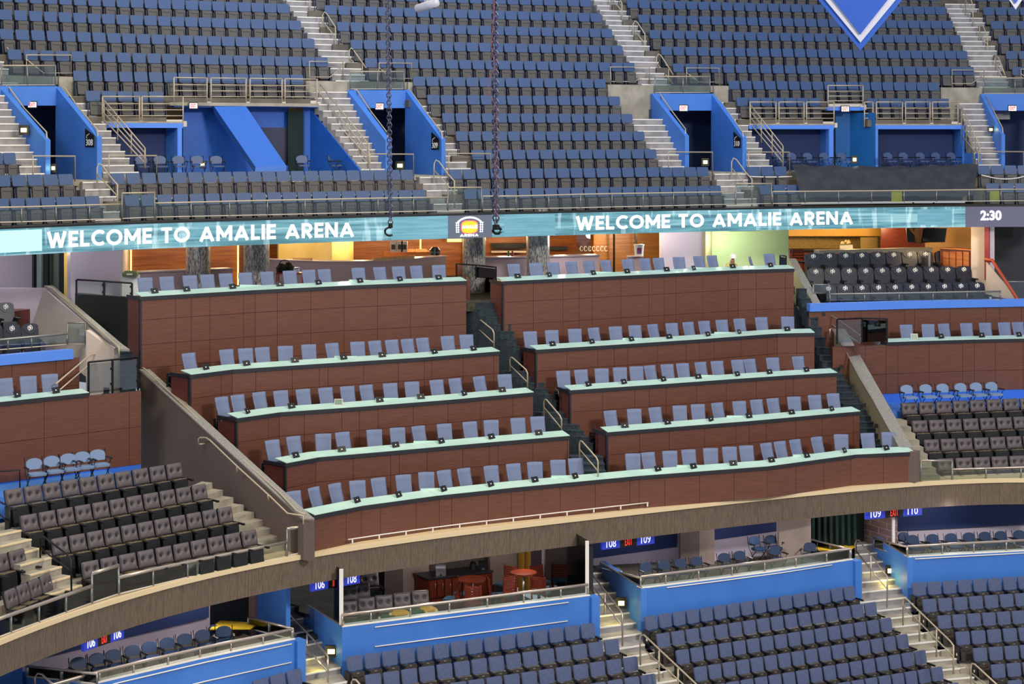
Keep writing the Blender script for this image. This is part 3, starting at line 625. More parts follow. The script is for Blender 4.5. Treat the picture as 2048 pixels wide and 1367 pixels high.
uwall('wall_right_room_side', [(1640, 5.6, 1658, 4.5, base, hd3-.1, .1), (1908, 5.6, 1925, 4.2, base, hd3, .1), (1908, 5.7, 1958, 2.1, base, CZ+fl(3), .1)], 'blue')
# ---- front glass rail above the ribbon board
_fy = [(0,454,419),(70,448,414),(111,443,411),(179,440,411),(242,440,408)]
bot = lambda p: YH-(HRB+.87)*F/(Zr(p)+.1)+1
pts = [0,43,112,179,242]; 
def yb_(p): return float(np.interp(p, [0,242,310,512,762,1024,1174,1411,1536,1800,2048], [445,437,434,430,424,418,415,409.5,407,404,401]))
def yt_(p): return float(np.interp(p, [0,242,310,512,762,830,897,965,1024,1174,1411,1536,1800,2048], [415,408,406,401,396,395,394,392,392,388,384,383,381,378]))
glassrail('glass front rail above the ribbon board, left of the first gate', (-40,43,112,179,243), lambda p: Zr(p)+.15, yt_, yb_)
glassrail('tall glass gate panel in front of the 308 aisle', (244,309), lambda p: Zr(p)+.1, lambda p: 386-(p-244)*.02, yb_)
glassrail('glass front rail above the ribbon board, between the 308 and 309 gates', (310,382,459,535,610,684,756,827,895), lambda p: Zr(p)+.15, yt_, yb_)
glassrail('tall glass gate panel in front of the 309 aisle', (896,963), lambda p: Zr(p)+.15, lambda p: 375-(p-896)*.01, yb_)
glassrail('glass front rail above the ribbon board, between the 309 and 310 gates', (965,1032,1097,1161,1224,1286,1347,1406,1471), lambda p: Zr(p)+.15, yt_, yb_)
glassrail('tall glass gate panel in front of the 310 aisle', (1472,1543), lambda p: Zr(p)+.15, lambda p: 367, yb_)
glassrail('glass front rail above the ribbon board, right of the 310 gate', (1545,1610,1677,1743,1808,1873,1938,2002,2080), lambda p: Zr(p)+.15, yt_, yb_)
# ---- ribbon board
t = thing('ribbon_board', 'long curved LED ribbon board glowing cyan with white welcome text', 'LED board', XZ(1024, Zr(1024))+(CZ+HRB,))
P = list(np.linspace(-60, 2110, 60)); hgt = .83
nt = None
m = bpy.data.materials.new('cyan_led_picture'); m.use_nodes = True; nt = m.node_tree; bs = nt.nodes['Principled BSDF']
tc = nt.nodes.new('ShaderNodeTexCoord'); mp = nt.nodes.new('ShaderNodeMapping'); mp.inputs['Scale'].default_value = (.22, .22, 5); nz = nt.nodes.new('ShaderNodeTexNoise'); nz.inputs['Scale'].default_value = 1.6; nz.inputs['Detail'].default_value = 6
nt.links.new(tc.outputs['Object'], mp.inputs[0]); nt.links.new(mp.outputs[0], nz.inputs['Vector'])
cr = nt.nodes.new('ShaderNodeValToRGB'); e = cr.color_ramp.elements; e[0].position = .36; e[0].color = lin('#3f8496'); e[1].position = .66; e[1].color = lin('#a9dfe8')
k = cr.color_ramp.elements.new(.5); k.color = lin('#6bb3c4'); nt.links.new(nz.outputs[0], cr.inputs[0]); mp2 = nt.nodes.new('ShaderNodeMapping'); mp2.inputs['Scale'].default_value = (1.6, 1.6, .25); nz2 = nt.nodes.new('ShaderNodeTexNoise'); nz2.inputs['Scale'].default_value = 2.2; nz2.inputs['Detail'].default_value = 5
nt.links.new(tc.outputs['Object'], mp2.inputs[0]); nt.links.new(mp2.outputs[0], nz2.inputs['Vector']); c2 = nt.nodes.new('ShaderNodeValToRGB'); c2.color_ramp.elements[0].position = .56; c2.color_ramp.elements[0].color = (0, 0, 0, 1); c2.color_ramp.elements[1].position = .64; c2.color_ramp.elements[1].color = (.3, .34, .34, 1)
ad = nt.nodes.new('ShaderNodeMix'); ad.data_type = 'RGBA'; ad.blend_type = 'ADD'; ad.inputs[0].default_value = 1; nt.links.new(nz2.outputs[0], c2.inputs[0]); nt.links.new(cr.outputs[0], ad.inputs[6]); nt.links.new(c2.outputs[0], ad.inputs[7]); nt.links.new(ad.outputs[2], bs.inputs['Emission Color']); bs.inputs['Emission Strength'].default_value = .82
bs.inputs['Base Color'].default_value = (.03, .04, .05, 1); bs.inputs['Roughness'].default_value = .5
M['cyan'] = m
M['dimcyan'] = mat('dim_teal_led_picture', '#4f7f90', .5, emit=.75, noise=2, stretch=(.3,.3,6), c2='#6a9aac')
M['greyled'] = mat('grey_led_picture', '#4e4f66', .5, emit=.6)
M['paleled'] = mat('pale_cyan_led_picture', '#98dce8', .5, emit=.95)
m['x'] = 1
def seg(pl, pr, mt, nm, z0=0, z1=hgt, off=0, n=8, th=.25):
    b = MB(); b.wall([XZ(p, Zr(p)-off) for p in np.linspace(pl, pr, n)], CZ+HRB+z0, CZ+HRB+z1, th); return b.build(nm, mt, t)
seg(-60, 2110, 'cyan', 'led_picture', n=60)
seg(-60, 84, 'paleled', 'bright_led_picture', .1, .78, .008)
seg(848-65, 912, 'dimcyan', 'dim_led_picture', .0, hgt, .008); seg(896, 984, mat('slate_led_picture', '#4d5668', .5, emit=.6), 'slate_led_picture', .0, hgt, .012)
seg(1008, 1110, 'dimcyan', 'dim_led_picture', .0, hgt, .008); seg(1835, 1904, 'dimcyan', 'dim_led_picture', .1, hgt-.1, .008)
seg(1931, 2110, 'greyled', 'grey_led_picture', .0, hgt, .012)
seg(-60, 2110, 'black', 'cap', hgt, hgt+.06, .02, 60, .4)
def arc(cx, cz, rx, rz, a0, a1, n=14): return [(cx+rx*math.cos(math.radians(a0+(a1-a0)*k/n)), cz+rz*math.sin(math.radians(a0+(a1-a0)*k/n))) for k in range(n+1)]
T_ = .20; h_ = T_/2; GL = {   # bold sans capitals as thick strokes in a 1-high cell: (width, strokes)
 'W': (1.22, [[(h_, 1), (.36, 0)], [(.36, 0), (.61, .92)], [(.61, .92), (.86, 0)], [(.86, 0), (1.22-h_, 1)]]), 'E': (.58, [[(h_, 0), (h_, 1)], [(0, h_), (.58, h_)], [(0, .5), (.54, .5)], [(0, 1-h_), (.58, 1-h_)]]),
 'L': (.56, [[(h_, 0), (h_, 1)], [(0, h_), (.56, h_)]]), 'C': (.80, [arc(.5, .5, .5-h_, .5-h_, 48, 312)]), 'O': (1.0, [arc(.5, .5, .5-h_, .5-h_, 0, 360, 24)]),
 'M': (1.0, [[(h_, 0), (h_, 1)], [(1-h_, 0), (1-h_, 1)], [(.12, .92), (.5, .26)], [(.88, .92), (.5, .26)]]), 'T': (.66, [[(.33, 0), (.33, 1)], [(0, 1-h_), (.66, 1-h_)]]),
 'A': (.96, [[(h_, 0), (.48, .93)], [(.96-h_, 0), (.48, .93)], [(.24, .27), (.72, .27)]]), 'I': (.2, [[(h_, 0), (h_, 1)]]), 'N': (.82, [[(h_, 0), (h_, 1)], [(.82-h_, 0), (.82-h_, 1)], [(.12, .94), (.70, .06)]]),
 'R': (.72, [[(h_, 0), (h_, 1)], [(0, 1-h_), (.36, 1-h_)]+arc(.36, .67, .24, .23, 90, -90, 8)+[(0, .44)], [(.34, .42), (.62, 0)]]), ' ': (.34, [])}
def stroke_text(s):
    b = MB(); x0 = 0
    for ch in s:
        wd, st = GL[ch]
        for k, pl in enumerate(st):
            y = -.003*(k % 2); P = [Vector((x0+px, 0, pz)) for px, pz in pl]
            L = []; R = []
            for j in range(len(P)):
                d = (P[min(j+1, len(P)-1)]-P[max(j-1, 0)]).normalized(); n = Vector((-d.z, 0, d.x))*h_
                if len(P) == 25 and j in (0, 24): n = Vector((-1, 0, 0))*h_
                L.append(P[j]+n+Vector((0, y, 0))); R.append(P[j]-n+Vector((0, y, 0)))
            m_ = len(P); b.add(L+R, [(j, j+1, m_+j+1, m_+j) for j in range(m_-1)])
        x0 += wd+.13
    return b
def ribbon_text(s, pl, pr, z0, h, mt, bold=.02, off=.03, nm='lettering'):
    q = stroke_text(s) if all(c in GL for c in s) else text_mesh(s, 1, .01, bold); lo, hi = bounds(q); out = []
    # equal spacing along the board, not in the picture
    PP = np.linspace(pl, pr, 40); XY = np.array([XZ(p, Zr(p)-off) for p in PP]); cum = np.concatenate([[0], np.cumsum(np.hypot(*np.diff(XY, axis=0).T))])
    for x, y, z in q.v:
        sx = (x-lo[0])/(hi[0]-lo[0])*cum[-1]; out.append((float(np.interp(sx, cum, XY[:,0])), float(np.interp(sx, cum, XY[:,1]))+y, CZ+HRB+z0+(z-lo[2])/(hi[2]-lo[2])*h))
    q.v = out; return q.build(nm, mt, t)
M['ledwhite'] = mat('white_led_letters', '#ffffff', .5, emit=1.5)
ribbon_text('WELCOME TO AMALIE ARENA', 94, 708, .15, .55, 'ledwhite', .004)
ribbon_text('WELCOME TO AMALIE ARENA', 1152, 1706, .15, .56, 'ledwhite', .004)
ribbon_text('2:30', 1961, 2003, .27, .40, 'ledwhite', .03, .04)
ribbon_text('ARENA', 920, 957, .05, .10, 'ledwhite', .02)
def disc(pc, zc, rx, rz, mt, nm, off, n=24, a0=0, a1=360, inner=None, sq=1):
    b = MB(); c = Vector(XZ(pc, Zr(pc)-off)); c1 = Vector(XZ(pc+5, Zr(pc+5)-off)); d = (c1-c).normalized(); pts = []
    for k in range(n+1):
        a = math.radians(a0+(a1-a0)*k/n); ca, sa = math.cos(a), math.sin(a); ca = math.copysign(abs(ca)**sq, ca); sa = math.copysign(abs(sa)**sq, sa); pts.append((ca, sa))
    O = [Vector((c.x+d.x*rx*u, c.y+d.y*rx*u, CZ+HRB+zc+rz*v)) for u, v in pts]
    if inner:
        I = [Vector((c.x+d.x*(rx-inner)*u, c.y+d.y*(rx-inner)*u, CZ+HRB+zc+(rz-inner)*v)) for u, v in pts]
        b.add(O+I, [(k, k+1, n+2+k, n+1+k) for k in range(n)])
    else: b.add(O[:-1], [tuple(range(n))])
    return b.build(nm, mt, t)
disc(939, .40, .35, .245, 'pinkred', 'logo_rim', .03, sq=.6); disc(939, .40, .315, .215, 'orange', 'logo_badge', .035, sq=.6)
ribbon_text('AMALIE', 924, 955, .34, .14, 'ledwhite', .04, .045, 'logo_lettering')
disc(939, .36, .60, .42, 'ledwhite', 'logo_arc', .03, a0=28, a1=152, inner=.06)
b = MB()
for sgn in (-1, 1):
    for k in range(5):
        z = CZ+HRB+.22+.085*k; p0 = 939+sgn*20; p1 = 939+sgn*(28-(4-k)*.3); c0 = XZ(p0, Zr(p0)-.03); c1 = XZ(p1, Zr(p1)-.03); b.tube([(c0[0], c0[1], z), (c1[0], c1[1], z)], .008, n=4)
    for q in (22, 26):
        p0 = 939+sgn*q; c0 = XZ(p0, Zr(p0)-.03); b.tube([(c0[0], c0[1], CZ+HRB+.2), (c0[0], c0[1], CZ+HRB+.58)], .008, n=4)
b.build('logo_windows', 'ledwhite', t)
# deck edge behind the ribbon board (underside carries the lounge ceiling)
b = MB(); b.wall([XZ(p, Zr(p)+.3) for p in np.linspace(-60, 2110, 20)], CZ+HRB+hgt-.1, CZ+HRB+hgt+.02, 3.0); struct('ceiling', b, 'concdark')
# ================================================================ SUITE TERRACES
def strip_pts(poly, h, n=None):
    """pixel polyline at constant height h -> plan points"""
    return [tuple(PH(x, y, h))[:2] for x, y in poly]
def offset(P, t):
    P = [Vector((p[0], p[1])) for p in P]; out = []; n = len(P)
    for k in range(n):
        ns = []
        for a, b in ((k-1, k), (k, k+1)):
            if a >= 0 and b < n: d = (P[b]-P[a]).normalized(); ns.append(Vector((-d.y, d.x)))
        m = sum(ns, Vector((0, 0))).normalized(); m = m/max(.5, m.dot(ns[0])); out.append((P[k].x+m.x*t, P[k].y+m.y*t))
    return out
def plen(P): 
    a = np.array([tuple(p) for p in P]); return np.concatenate([[0], np.cumsum(np.hypot(*np.diff(a, axis=0).T))])
def at_s(P, s):
    c = plen(P); a = np.array([tuple(p) for p in P]); return (float(np.interp(s, c, a[:, 0])), float(np.interp(s, c, a[:, 1])))
def pxof(p): return CX+F*p[0]/p[1]
def s_of_px(P, px):
    c = plen(P); ss = np.linspace(-0, c[-1], 400); q = [pxof(at_s(P, s)) for s in ss]; return float(np.interp(px, q, ss))
def panels(mb, P, z0, z1, zs, wp=1.25, t=.04, seam=.012, phase=0, ends=(0, 0)):
    """wood panels in front of a dark backing; horizontal seams at heights zs"""
    c = plen(P); cuts = sorted(set([0.0, c[-1]]+[float(x) for x in c]+[float(x) for x in np.arange(phase or wp, c[-1], wp)]))
    cuts = [x for k, x in enumerate(cuts) if k == 0 or x-cuts[k-1] > .25 or x == c[-1]]
    zz = sorted([z0]+[z for z in zs if z0+.05 < z < z1-.05]+[z1])
    for a, b in zip(cuts[:-1], cuts[1:]):
        A = Vector(at_s(P, a+seam/2)); B = Vector(at_s(P, b-seam/2)); d = (B-A).normalized(); n = Vector((-d.y, d.x))*t
        for u, v in zip(zz[:-1], zz[1:]):
            v2 = v-seam; mb.hexa([(A.x,A.y,u),(B.x,B.y,u),(B.x+n.x,B.y+n.y,u),(A.x+n.x,A.y+n.y,u),(A.x,A.y,v2),(B.x,B.y,v2),(B.x+n.x,B.y+n.y,v2),(A.x+n.x,A.y+n.y,v2)], 0)
    Q = offset(P, t*.8); mb.wall(Q, z0, z1-.01, .08, 1)
def tier(key, nm, poly, h, drop, label, endret=1.0, seams=(), rightend=.0):
    P = strip_pts(poly, h); z = CZ+h
    t = thing('suite_counter_wall', label, 'counter wall', P[0]+(z-drop,), None)
    b = MB(); Pw = offset(P, .05); panels(b, Pw, z-drop, z-.11, [z-s for s in seams]); 
    b.build('wood_front', ['wood', 'seam'], t)
    if endret:
        A = Vector(Pw[0]); d = (Vector(Pw[1])-A).normalized(); n = Vector((-d.y, d.x)); B = A+n*endret+d*.02
        b = MB(); b.wall([tuple(B), tuple(A+d*.03)], z-drop, z-.11, .06, 0); b.build('end_panel', 'woodend', t)
        b = MB(); b.wall([tuple(A-n*.012-d*.012), tuple(A+d*.05-n*.012)], z-drop, z-.11, .03, 0); b.build('corner_trim', 'trim', t)
        b = MB(); b.wall([tuple(B-d*.05), tuple(A-d*.05-n*.05)], z-.11, z-.005, .06, 0); b.build('end_trim', 'trim', t)
    if rightend:
        A = Vector(Pw[-1]); d = (A-Vector(Pw[-2])).normalized(); n = Vector((-d.y, d.x)); B = A+n*rightend
        b = MB(); b.hexa([(A.x-.03,A.y,z-drop),(A.x,A.y,z-drop),(B.x,B.y,z-drop),(B.x-.03,B.y,z-drop),(A.x-.03,A.y,z-.11),(A.x,A.y,z-.11),(B.x,B.y,z-.11),(B.x-.03,B.y,z-.11)]); b.build('end_panel', 'woodend', t)
    b = MB(); b.wall(P, z-.12, z-.002, .5); b.build('counter_trim', 'trim', t)
    # glass counter panels, each a touch proud of the last
    c = plen(P)[-1]; n = max(1, round(c/4.6)); 
    for k in range(n):
        s0, s1 = c*k/n, c*(k+1)/n-.01; ss = [s0]+[float(x) for x in plen(P) if s0+.3 < x < s1-.3]+[s1]; b = MB()
        F_ = [Vector(at_s(P, s)+(z,)) for s in ss]; Bk = [Vector(at_s(offset(P, .50), s*plen(offset(P,.5))[-1]/c)+(z+.085,)) for s in ss]
        up = Vector((0, 0, .02))
        for a in range(len(ss)-1): b.hexa([F_[a], F_[a+1], Bk[a+1], Bk[a], F_[a]+up, F_[a+1]+up, Bk[a+1]+up, Bk[a]+up])
        if k or key[-1] == 'x': # raised wedge where a panel laps the one beside it
            A = Bk[0]; d = (Bk[1]-Bk[0]).normalized(); b.hexa([A+Vector((0,0,0))-d*.22, A+d*.6, A+d*.6+Vector((0,.01,0)), A-d*.22+Vector((0,.02,0)), A-d*.22+Vector((0,0,.075)), A+d*.6+Vector((0,0,.025)), A+d*.6+Vector((0,.01,.025)), A-d*.22+Vector((0,.02,.075))])
        b.build('glass_counter', 'mint', t)
    # floor behind the counter
    return P
HT = {1: -5.26, 2: -7.51, 3: -8.71, 4: -9.86, 5: -10.94}
FLD = .82
TP = {}
TIERS = {
 '1L': ([(282,593),(384,587),(512,579.5),(700,570.5),(934,561)], 2.95, 'top left', (.75, 1.55, 2.3)),
 '1R': ([(1007,562),(1160,555),(1330,547),(1478,539.5),(1589,536.5)], 2.95, 'top right', (.75, 1.55, 2.3)),
 '2L': ([(382,749),(466,738.5),(640,727),(850,714),(1000,702)], 1.9, 'second left', (.75,)),
 '2R': ([(1073,699),(1230,689),(1400,678),(1556,666.5),(1630,665)], 1.9, 'second right', (.75,)),
 '3L': ([(475,836),(560,824),(720,813),(900,799),(1068,784)], 1.87, 'third left', (.75,)),
 '3R': ([(1141,780),(1300,769.5),(1460,758),(1588,749.5),(1675,745)], 1.87, 'third right', (.75,)),
 '4L': ([(573,926),(638,914),(800,900),(980,884),(1140,871)], 1.82, 'fourth left', (.75,)),
 '4R': ([(1215,864),(1340,854),(1500,841.5),(1646,828.5),(1721,822)], 1.82, 'fourth right', (.75,)),
 '5':  ([(629,1030),(725,1011),(880,990),(1024,975),(1280,951),(1536,932),(1712,908.5),(1828,903)], 1.04, 'lowest', ()),
}
for k, (poly, drop, nm, seams) in TIERS.items():
    i = int(k[0]); TP[k] = tier(k, nm, poly, HT[i], drop, f'{nm} mahogany suite counter wall with pale mint glass ledge', .95, seams, .5 if k == '5' else 0)
# tier floors
b = MB()
for k, (poly, drop, nm, seams) in TIERS.items():
    if k[0] == '1': continue
    z = CZ+HT[int(k[0])]-FLD; P = offset(TP[k], .10); depth = 2.6; P[0] = tuple(Vector(P[0])+(Vector(P[1])-Vector(P[0])).normalized()*(.8 if 'L' in k else .3))
    if k == '5': 
        b.wall(P, z-.1, z, 3.3)
    else: b.wall(P, z-.3, z, depth)
struct('floor_suite_terraces', b, 'carpet')
b = MB()
b.wall([XZ(p, Zr(p)-1.2 if p < 1500 else Zr(p)) for p in np.linspace(330, 1590, 12)], CZ+HT[1]-FLD-.3, CZ+HT[1]-FLD, 12); struct('floor_lounge', b, 'loungefloor')
# ---- executive chairs
def chair_parts():
    p = {}; b = MB(); w_ = .49; n = 8; prof = [(.42, .0), (.55, -.045), (.68, -.045), (.82, -.01), (.96, .05), (1.10, .095), (1.22, .115)]
    wid = [.40, .43, .46, .48, .49, .50, .50]; vs = []; fs = []
    for (z, y), ww in zip(prof, wid):
        for k in range(n+1):
            u = k/n*2-1; vs.append((u*ww/2, .20+y-.05*u*u, z))
    for j in range(len(prof)-1):
        for k in range(n): a = j*(n+1)+k; fs.append((a, a+1, a+n+2, a+n+1))
    m = len(vs); vs += [(x, y+.035, z) for x, y, z in vs]; fs += [tuple(q+m for q in f[::-1]) for f in fs]
    rim = [k for k in range(n+1)]+[j*(n+1)+n for j in range(1, len(prof))]+[(len(prof)-1)*(n+1)+k for k in range(n-1, -1, -1)]+[j*(n+1) for j in range(len(prof)-2, 0, -1)]
    fs += [(rim[(k+1) % len(rim)], rim[k], rim[k]+m, rim[(k+1) % len(rim)]+m) for k in range(len(rim))]
    b.add(vs, fs, 0, True); p['backrest'] = (b, ['chairmesh'])
    s = MB(); plate(s, .48, .46, .08, .07, TR(0, .20, .42) @ RX(math.pi/2), 0); p['seat'] = (s, ['trim'])
    a = MB()
    for sx in (-1, 1):
        a.tube([(sx*.27, .18, .44), (sx*.29, .17, .64), (sx*.29, -.10, .66), (sx*.27, -.12, .46)], .018); a.box(sx*.29-.035, sx*.29+.035, -.12, .16, .655, .685)
    p['armrests'] = (a, ['steel'])
    c = MB(); c.tube([(0, 0, .08), (0, 0, .42)], .03)
    for k in range(5):
        t = 2*math.pi*k/5; c.tube([(0, 0, .10), (.28*math.cos(t), .28*math.sin(t), .06)], .02); c.cyl((.28*math.cos(t), .28*math.sin(t), 0), .03, .05, 0, 8)
    p['base'] = (c, ['steel']); return p
CH = {n: mb.mesh(n, mats) for n, (mb, mats) in chair_parts().items()}
def tablet_parts():
    b = MB(); plate(b, .27, .19, .012, .012, RX(-.5)); s = MB(); s.box(-.022, .022, -.004, 0, .08, .11, 0, RX(-.5)); st = MB(); st.prism([(-.08, .0, 0), (.08, .0, 0), (.08, .13, 0), (-.08, .13, 0)], (0, 0, .012)); st.box(-.01, .01, .05, .06, 0, .11)
    return {'screen_back': b.mesh('screen_back', 'black'), 'emblem': s.mesh('emblem', 'marks'), 'stand': st.mesh('stand', 'blackmetal')}
TB = tablet_parts()
CHX = {
 '1L': [295,339,385,421,458,497,541,585,624,656,722,767,803,840,880], '1R': [1034,1076,1113,1151,1186,1220,1263,1299,1325,1364,1406,1433,1546],
 '2L': [387,460,496,530,572,621,672,719,758,791,823,853,901,937], '2R': [1065,1108,1153,1196,1236,1275,1315,1350,1385,1416,1450,1486,1528,1577],
 '3L': [454,485,528,568,613,658,701,741,786,828,880,919,968,1014], '3R': [1131,1168,1206,1243,1276,1309,1341,1372,1410,1441,1482,1508,1551,1604],
 '4L': [554,596,648,693,752,799,846,894,946,985,1040,1080], '4R': [1229,1272,1318,1363,1400,1444,1484,1521,1554,1593,1635,1673],
 '5': [597,642,682,719,765,812,855,897,938,989,1034,1073,1119,1156,1268,1304,1343,1383,1424,1463,1498,1543,1570,1601,1644,1685,1741,1780]}
TBX = {
 '1L': [311,375,467,561,639,722,802,879], '1R': [1037,1101,1189,1256,1335,1390,1467,1543], '2L': [414,495,591,689,766,871,949],
 '2R': [1107,1186,1265,1340,1418,1481,1576], '3L': [498,585,761,843,931,1006], '3R': [1179,1250,1329,1398,1477,1541,1615],
 '4L': [594,685,793,885,985,1079], '4R': [1251,1337,1424,1500,1585,1666], '5': [717,800,890,984,1072,1153,1318,1389,1468,1545,1616,1692,1775]}
TN = {'1L': 'top left', '1R': 'top right', '2L': 'second left', '2R': 'second right', '3L': 'third left', '3R': 'third right', '4L': 'fourth left', '4R': 'fourth right', '5': 'lowest', 'SL': 'far left section', 'SR': 'far right section'}
HTK = {k: HT[int(k[0])] for k in TIERS}
def place_row(key, P, h):
    z = CZ+h; Pc = offset(P, .92); e0 = Vector(Pc[1])-Vector(Pc[0]); 
    Pc = [tuple(Vector(Pc[0])-e0.normalized()*1.2)]+list(Pc)+[tuple(Vector(Pc[-1])+(Vector(Pc[-1])-Vector(Pc[-2])).normalized()*1.2)]
    Pt = offset(P, .22); rnd = random.Random(ord(key[0])*3+ord(key[-1]))
    for j, px in enumerate(CHX[key]):
        s = s_of_px(Pc, px); p = at_s(Pc, s); q = at_s(Pc, s+.05); a = math.atan2(q[1]-p[1], q[0]-p[0])
        gap = min([abs(px-o) for o in CHX[key] if o != px]+[99]); a += rnd.uniform(-.32, .18) if gap > 31 else rnd.uniform(-.1, .1)
        t = bpy.data.objects.new('office_chair', None); COL.objects.link(t); t.location = (p[0], p[1], z-FLD); t.rotation_euler = (0, 0, a); t.scale = (1, 1, 1.08); t.empty_display_size = .1
        for n, me in CH.items(): link(n, me, t)
        tag(t, f'blue-grey high-back chair, {ordn(j+1)} from the left at the {TN[key]} suite counter', 'chair', 'suite chairs behind the glass counters')
    for j, px in enumerate(TBX[key]):
        s = s_of_px(Pt, px); p = at_s(Pt, s); q = at_s(Pt, min(s+.05, plen(Pt)[-1])); q0 = at_s(Pt, max(0, s-.05)); a = math.atan2(q[1]-q0[1], q[0]-q0[0])
        t = bpy.data.objects.new('tablet', None); COL.objects.link(t); t.location = (p[0], p[1], z+.055); t.rotation_euler = (0, 0, a+rnd.uniform(.0, .45)); t.empty_display_size = .1
        tb_ = {n: link(n, me, t) for n, me in TB.items()}; tb_['emblem'].parent = tb_['screen_back']
        tag(t, f'black tablet on a stand, {ordn(j+1)} from the left on the {TN[key]} suite counter', 'tablet', 'tablets on the glass counters')
for k in TIERS: place_row(k, TP[k], HTK[k])
# side sections
TN['SL'] = 'far left section'; TN['SR'] = 'far right section'
hL, hR = -7.8, -7.9
SL = [(-70,812),(0,803.5),(90,794),(178,785)]; SR = [(1773,684),(1860,681),(1950,678.5),(2048,676.5),(2110,675)]
for key, poly, h, xs, ts in (('SL', SL, hL, [17,60,103], [37,114]), ('SR', SR, hR, [1766,1817,1859,1895,1938,1976,2014,2043], [1884,1965,2040])):
    CHX[key] = xs; TBX[key] = ts
PSL = strip_pts(SL, hL); PSR = strip_pts(SR, hR)
def extend(P, px, side):
    """extend plan line P to pixel column px"""
    a, b = (Vector(P[-2]), Vector(P[-1])) if side > 0 else (Vector(P[1]), Vector(P[0])); d = (b-a).normalized(); t = 0
    while (pxof(b+d*t) < px) if side > 0 else (pxof(b+d*t) > px): t += .05
    return tuple(b+d*t)
for key, P, h, nm in (('SL', PSL, hL, 'far left'), ('SR', PSR, hR, 'far right')):
    z = CZ+h
    t = thing('suite_counter_wall', f'{nm} section mahogany suite wall with mint glass ledge above the folding chairs', 'counter wall', P[0]+(z-2,))
    Pf = P+[extend(P, 284, 1)] if key == 'SL' else [extend(P, 1668, -1)]+P
    b = MB(); dr = 2.35 if key == 'SL' else 1.95; panels(b, offset(Pf, .05), z-dr, z-.10, [z-1.2], 1.35); b.build('wood_front', ['wood', 'seam'], t)
    b = MB(); b.wall(P, z-.12, z-.002, .5); b.build('counter_trim', 'trim', t)
    b = MB(); Pk = offset(P, .5); 
    for k in range(len(P)-1): b.hexa([P[k]+(z,), P[k+1]+(z,), Pk[k+1]+(z+.055,), Pk[k]+(z+.055,), P[k]+(z+.02,), P[k+1]+(z+.02,), Pk[k+1]+(z+.075,), Pk[k]+(z+.075,)])
    b.build('glass_counter', 'mint', t)
    b = MB(); b.wall(offset(Pf, .1), z-FLD-.25, z-FLD, 2.6); struct(f'floor_{nm.replace(" ", "_")}_suite', b, 'carpet')
    b = MB(); b.wall(offset(Pf, .06), z-dr-2.2, z-dr-.01, .2); struct(f'wall_{nm.replace(" ", "_")}_blue_base', b, mat(f'{nm}_blue_base_paint', '#2c68d4', .6))
    # wood wall behind the counter, blue parapet above it
    Pf2 = P+[extend(P, 224, 1)] if key == 'SL' else Pf; Pf3 = P+[extend(P, 210, 1)] if key == 'SL' else Pf
    Pb = offset(Pf2, 2.1); top = CZ+(-6.72 if key == 'SL' else -6.58)
    b = MB(); panels(b, Pb, z-FLD, top-.28, [z-.05], 1.5); o = b.build('wood_wall', ['wood', 'seam']); tag(o, f'mahogany panelled wall behind the {nm} section counter', 'wall', kind='structure')
    b = MB(); b.wall(offset(Pf3, 2.02), top-.30, top, .3); struct(f'trim_{nm.replace(" ", "_")}_blue_band', b, 'sky')
    place_row(key, P, h)
def glass_gate(label, pts, zb, zt, mats='blackmetal', gl='darkglass', name='glass_balustrade', r=.03):
    """pts plan points; zb, zt lists of absolute heights"""
    t = thing(name, label, 'balustrade', tuple(pts[0])+(zb[0],)); n = len(pts)
    for k in range(n-1):
        b = MB(); a, c = pts[k], pts[k+1]; b.prism([(a[0], a[1], zb[k]+.06), (c[0], c[1], zb[k+1]+.06), (c[0], c[1], zt[k+1]-.06), (a[0], a[1], zt[k]-.06)], (0, .015, 0)); b.build('glass_panel', gl, t)
    for k in range(n): b = MB(); b.box(-r, r, -r, r, 0, zt[k]-zb[k], 0, TR(pts[k][0], pts[k][1], zb[k])); b.build('post', mats, t)
    b = MB(); b.tube([(p[0], p[1], z) for p, z in zip(pts, zt)], r, n=4); b.build('top_rail', mats, t)
    for k in range(1, n):
        for u in (.25, .7): b = MB(); b.box(-.06, .02, -.04, .0, 0, .07, 0, TR(pts[k][0], pts[k][1]-.01, zb[k]+(zt[k]-zb[k])*u)); b.build('clamp', mats, t)
    return t
def gpx(label, L, gl='darkglass', **k):
    """L: (px, ytop, ybot, Z)"""
    return glass_gate(label, [XZ(p, Z) for p, yt, yb, Z in L], [W(p, yb, Z).z for p, yt, yb, Z in L], [W(p, yt, Z).z for p, yt, yb, Z in L], gl=gl, **k)
gpx('black framed glass balustrade beside the far left stair landing', [(177,724,790,56.1),(225,719,786,56.6),(276,714,780,57.3)])
gpx('black framed glass balustrade at the left end of the far right section', [(1674,638,688,69),(1724,636,687,68.7),(1774,637,686,67.3)])
gpx('black framed glass balustrade above the dark wall left of the top counter', [(153,559,592,60.2),(208,562,594,60.5),(264,566,596,60)], gl='smoke')
gpx('bronze framed glass balustrade between the two top counters', [(913,527,556,69),(952,530,558,68.5),(992,534,560,67)], gl='smoke')
gpx('black glass balustrade at the right end of the top right counter', [(1560,510,532,72.6),(1572,512,534,72.3)])
for k, x0, x1, y0, y1 in (('2L',335,356,747,800),('3L',429,452,838,885),('4L',525,550,927,975),('2R',1041,1055,698,745),('3R',1109,1124,783,830),('4R',1180,1196,865,915)):
    Z = TP[k][0][1]; gpx(f'small black glass balustrade at the left end of the {TN[k]} counter', [(x0,y0,y1,Z+1.0),(x1,y0+3,y1,Z+.7)], gl='darkglass')
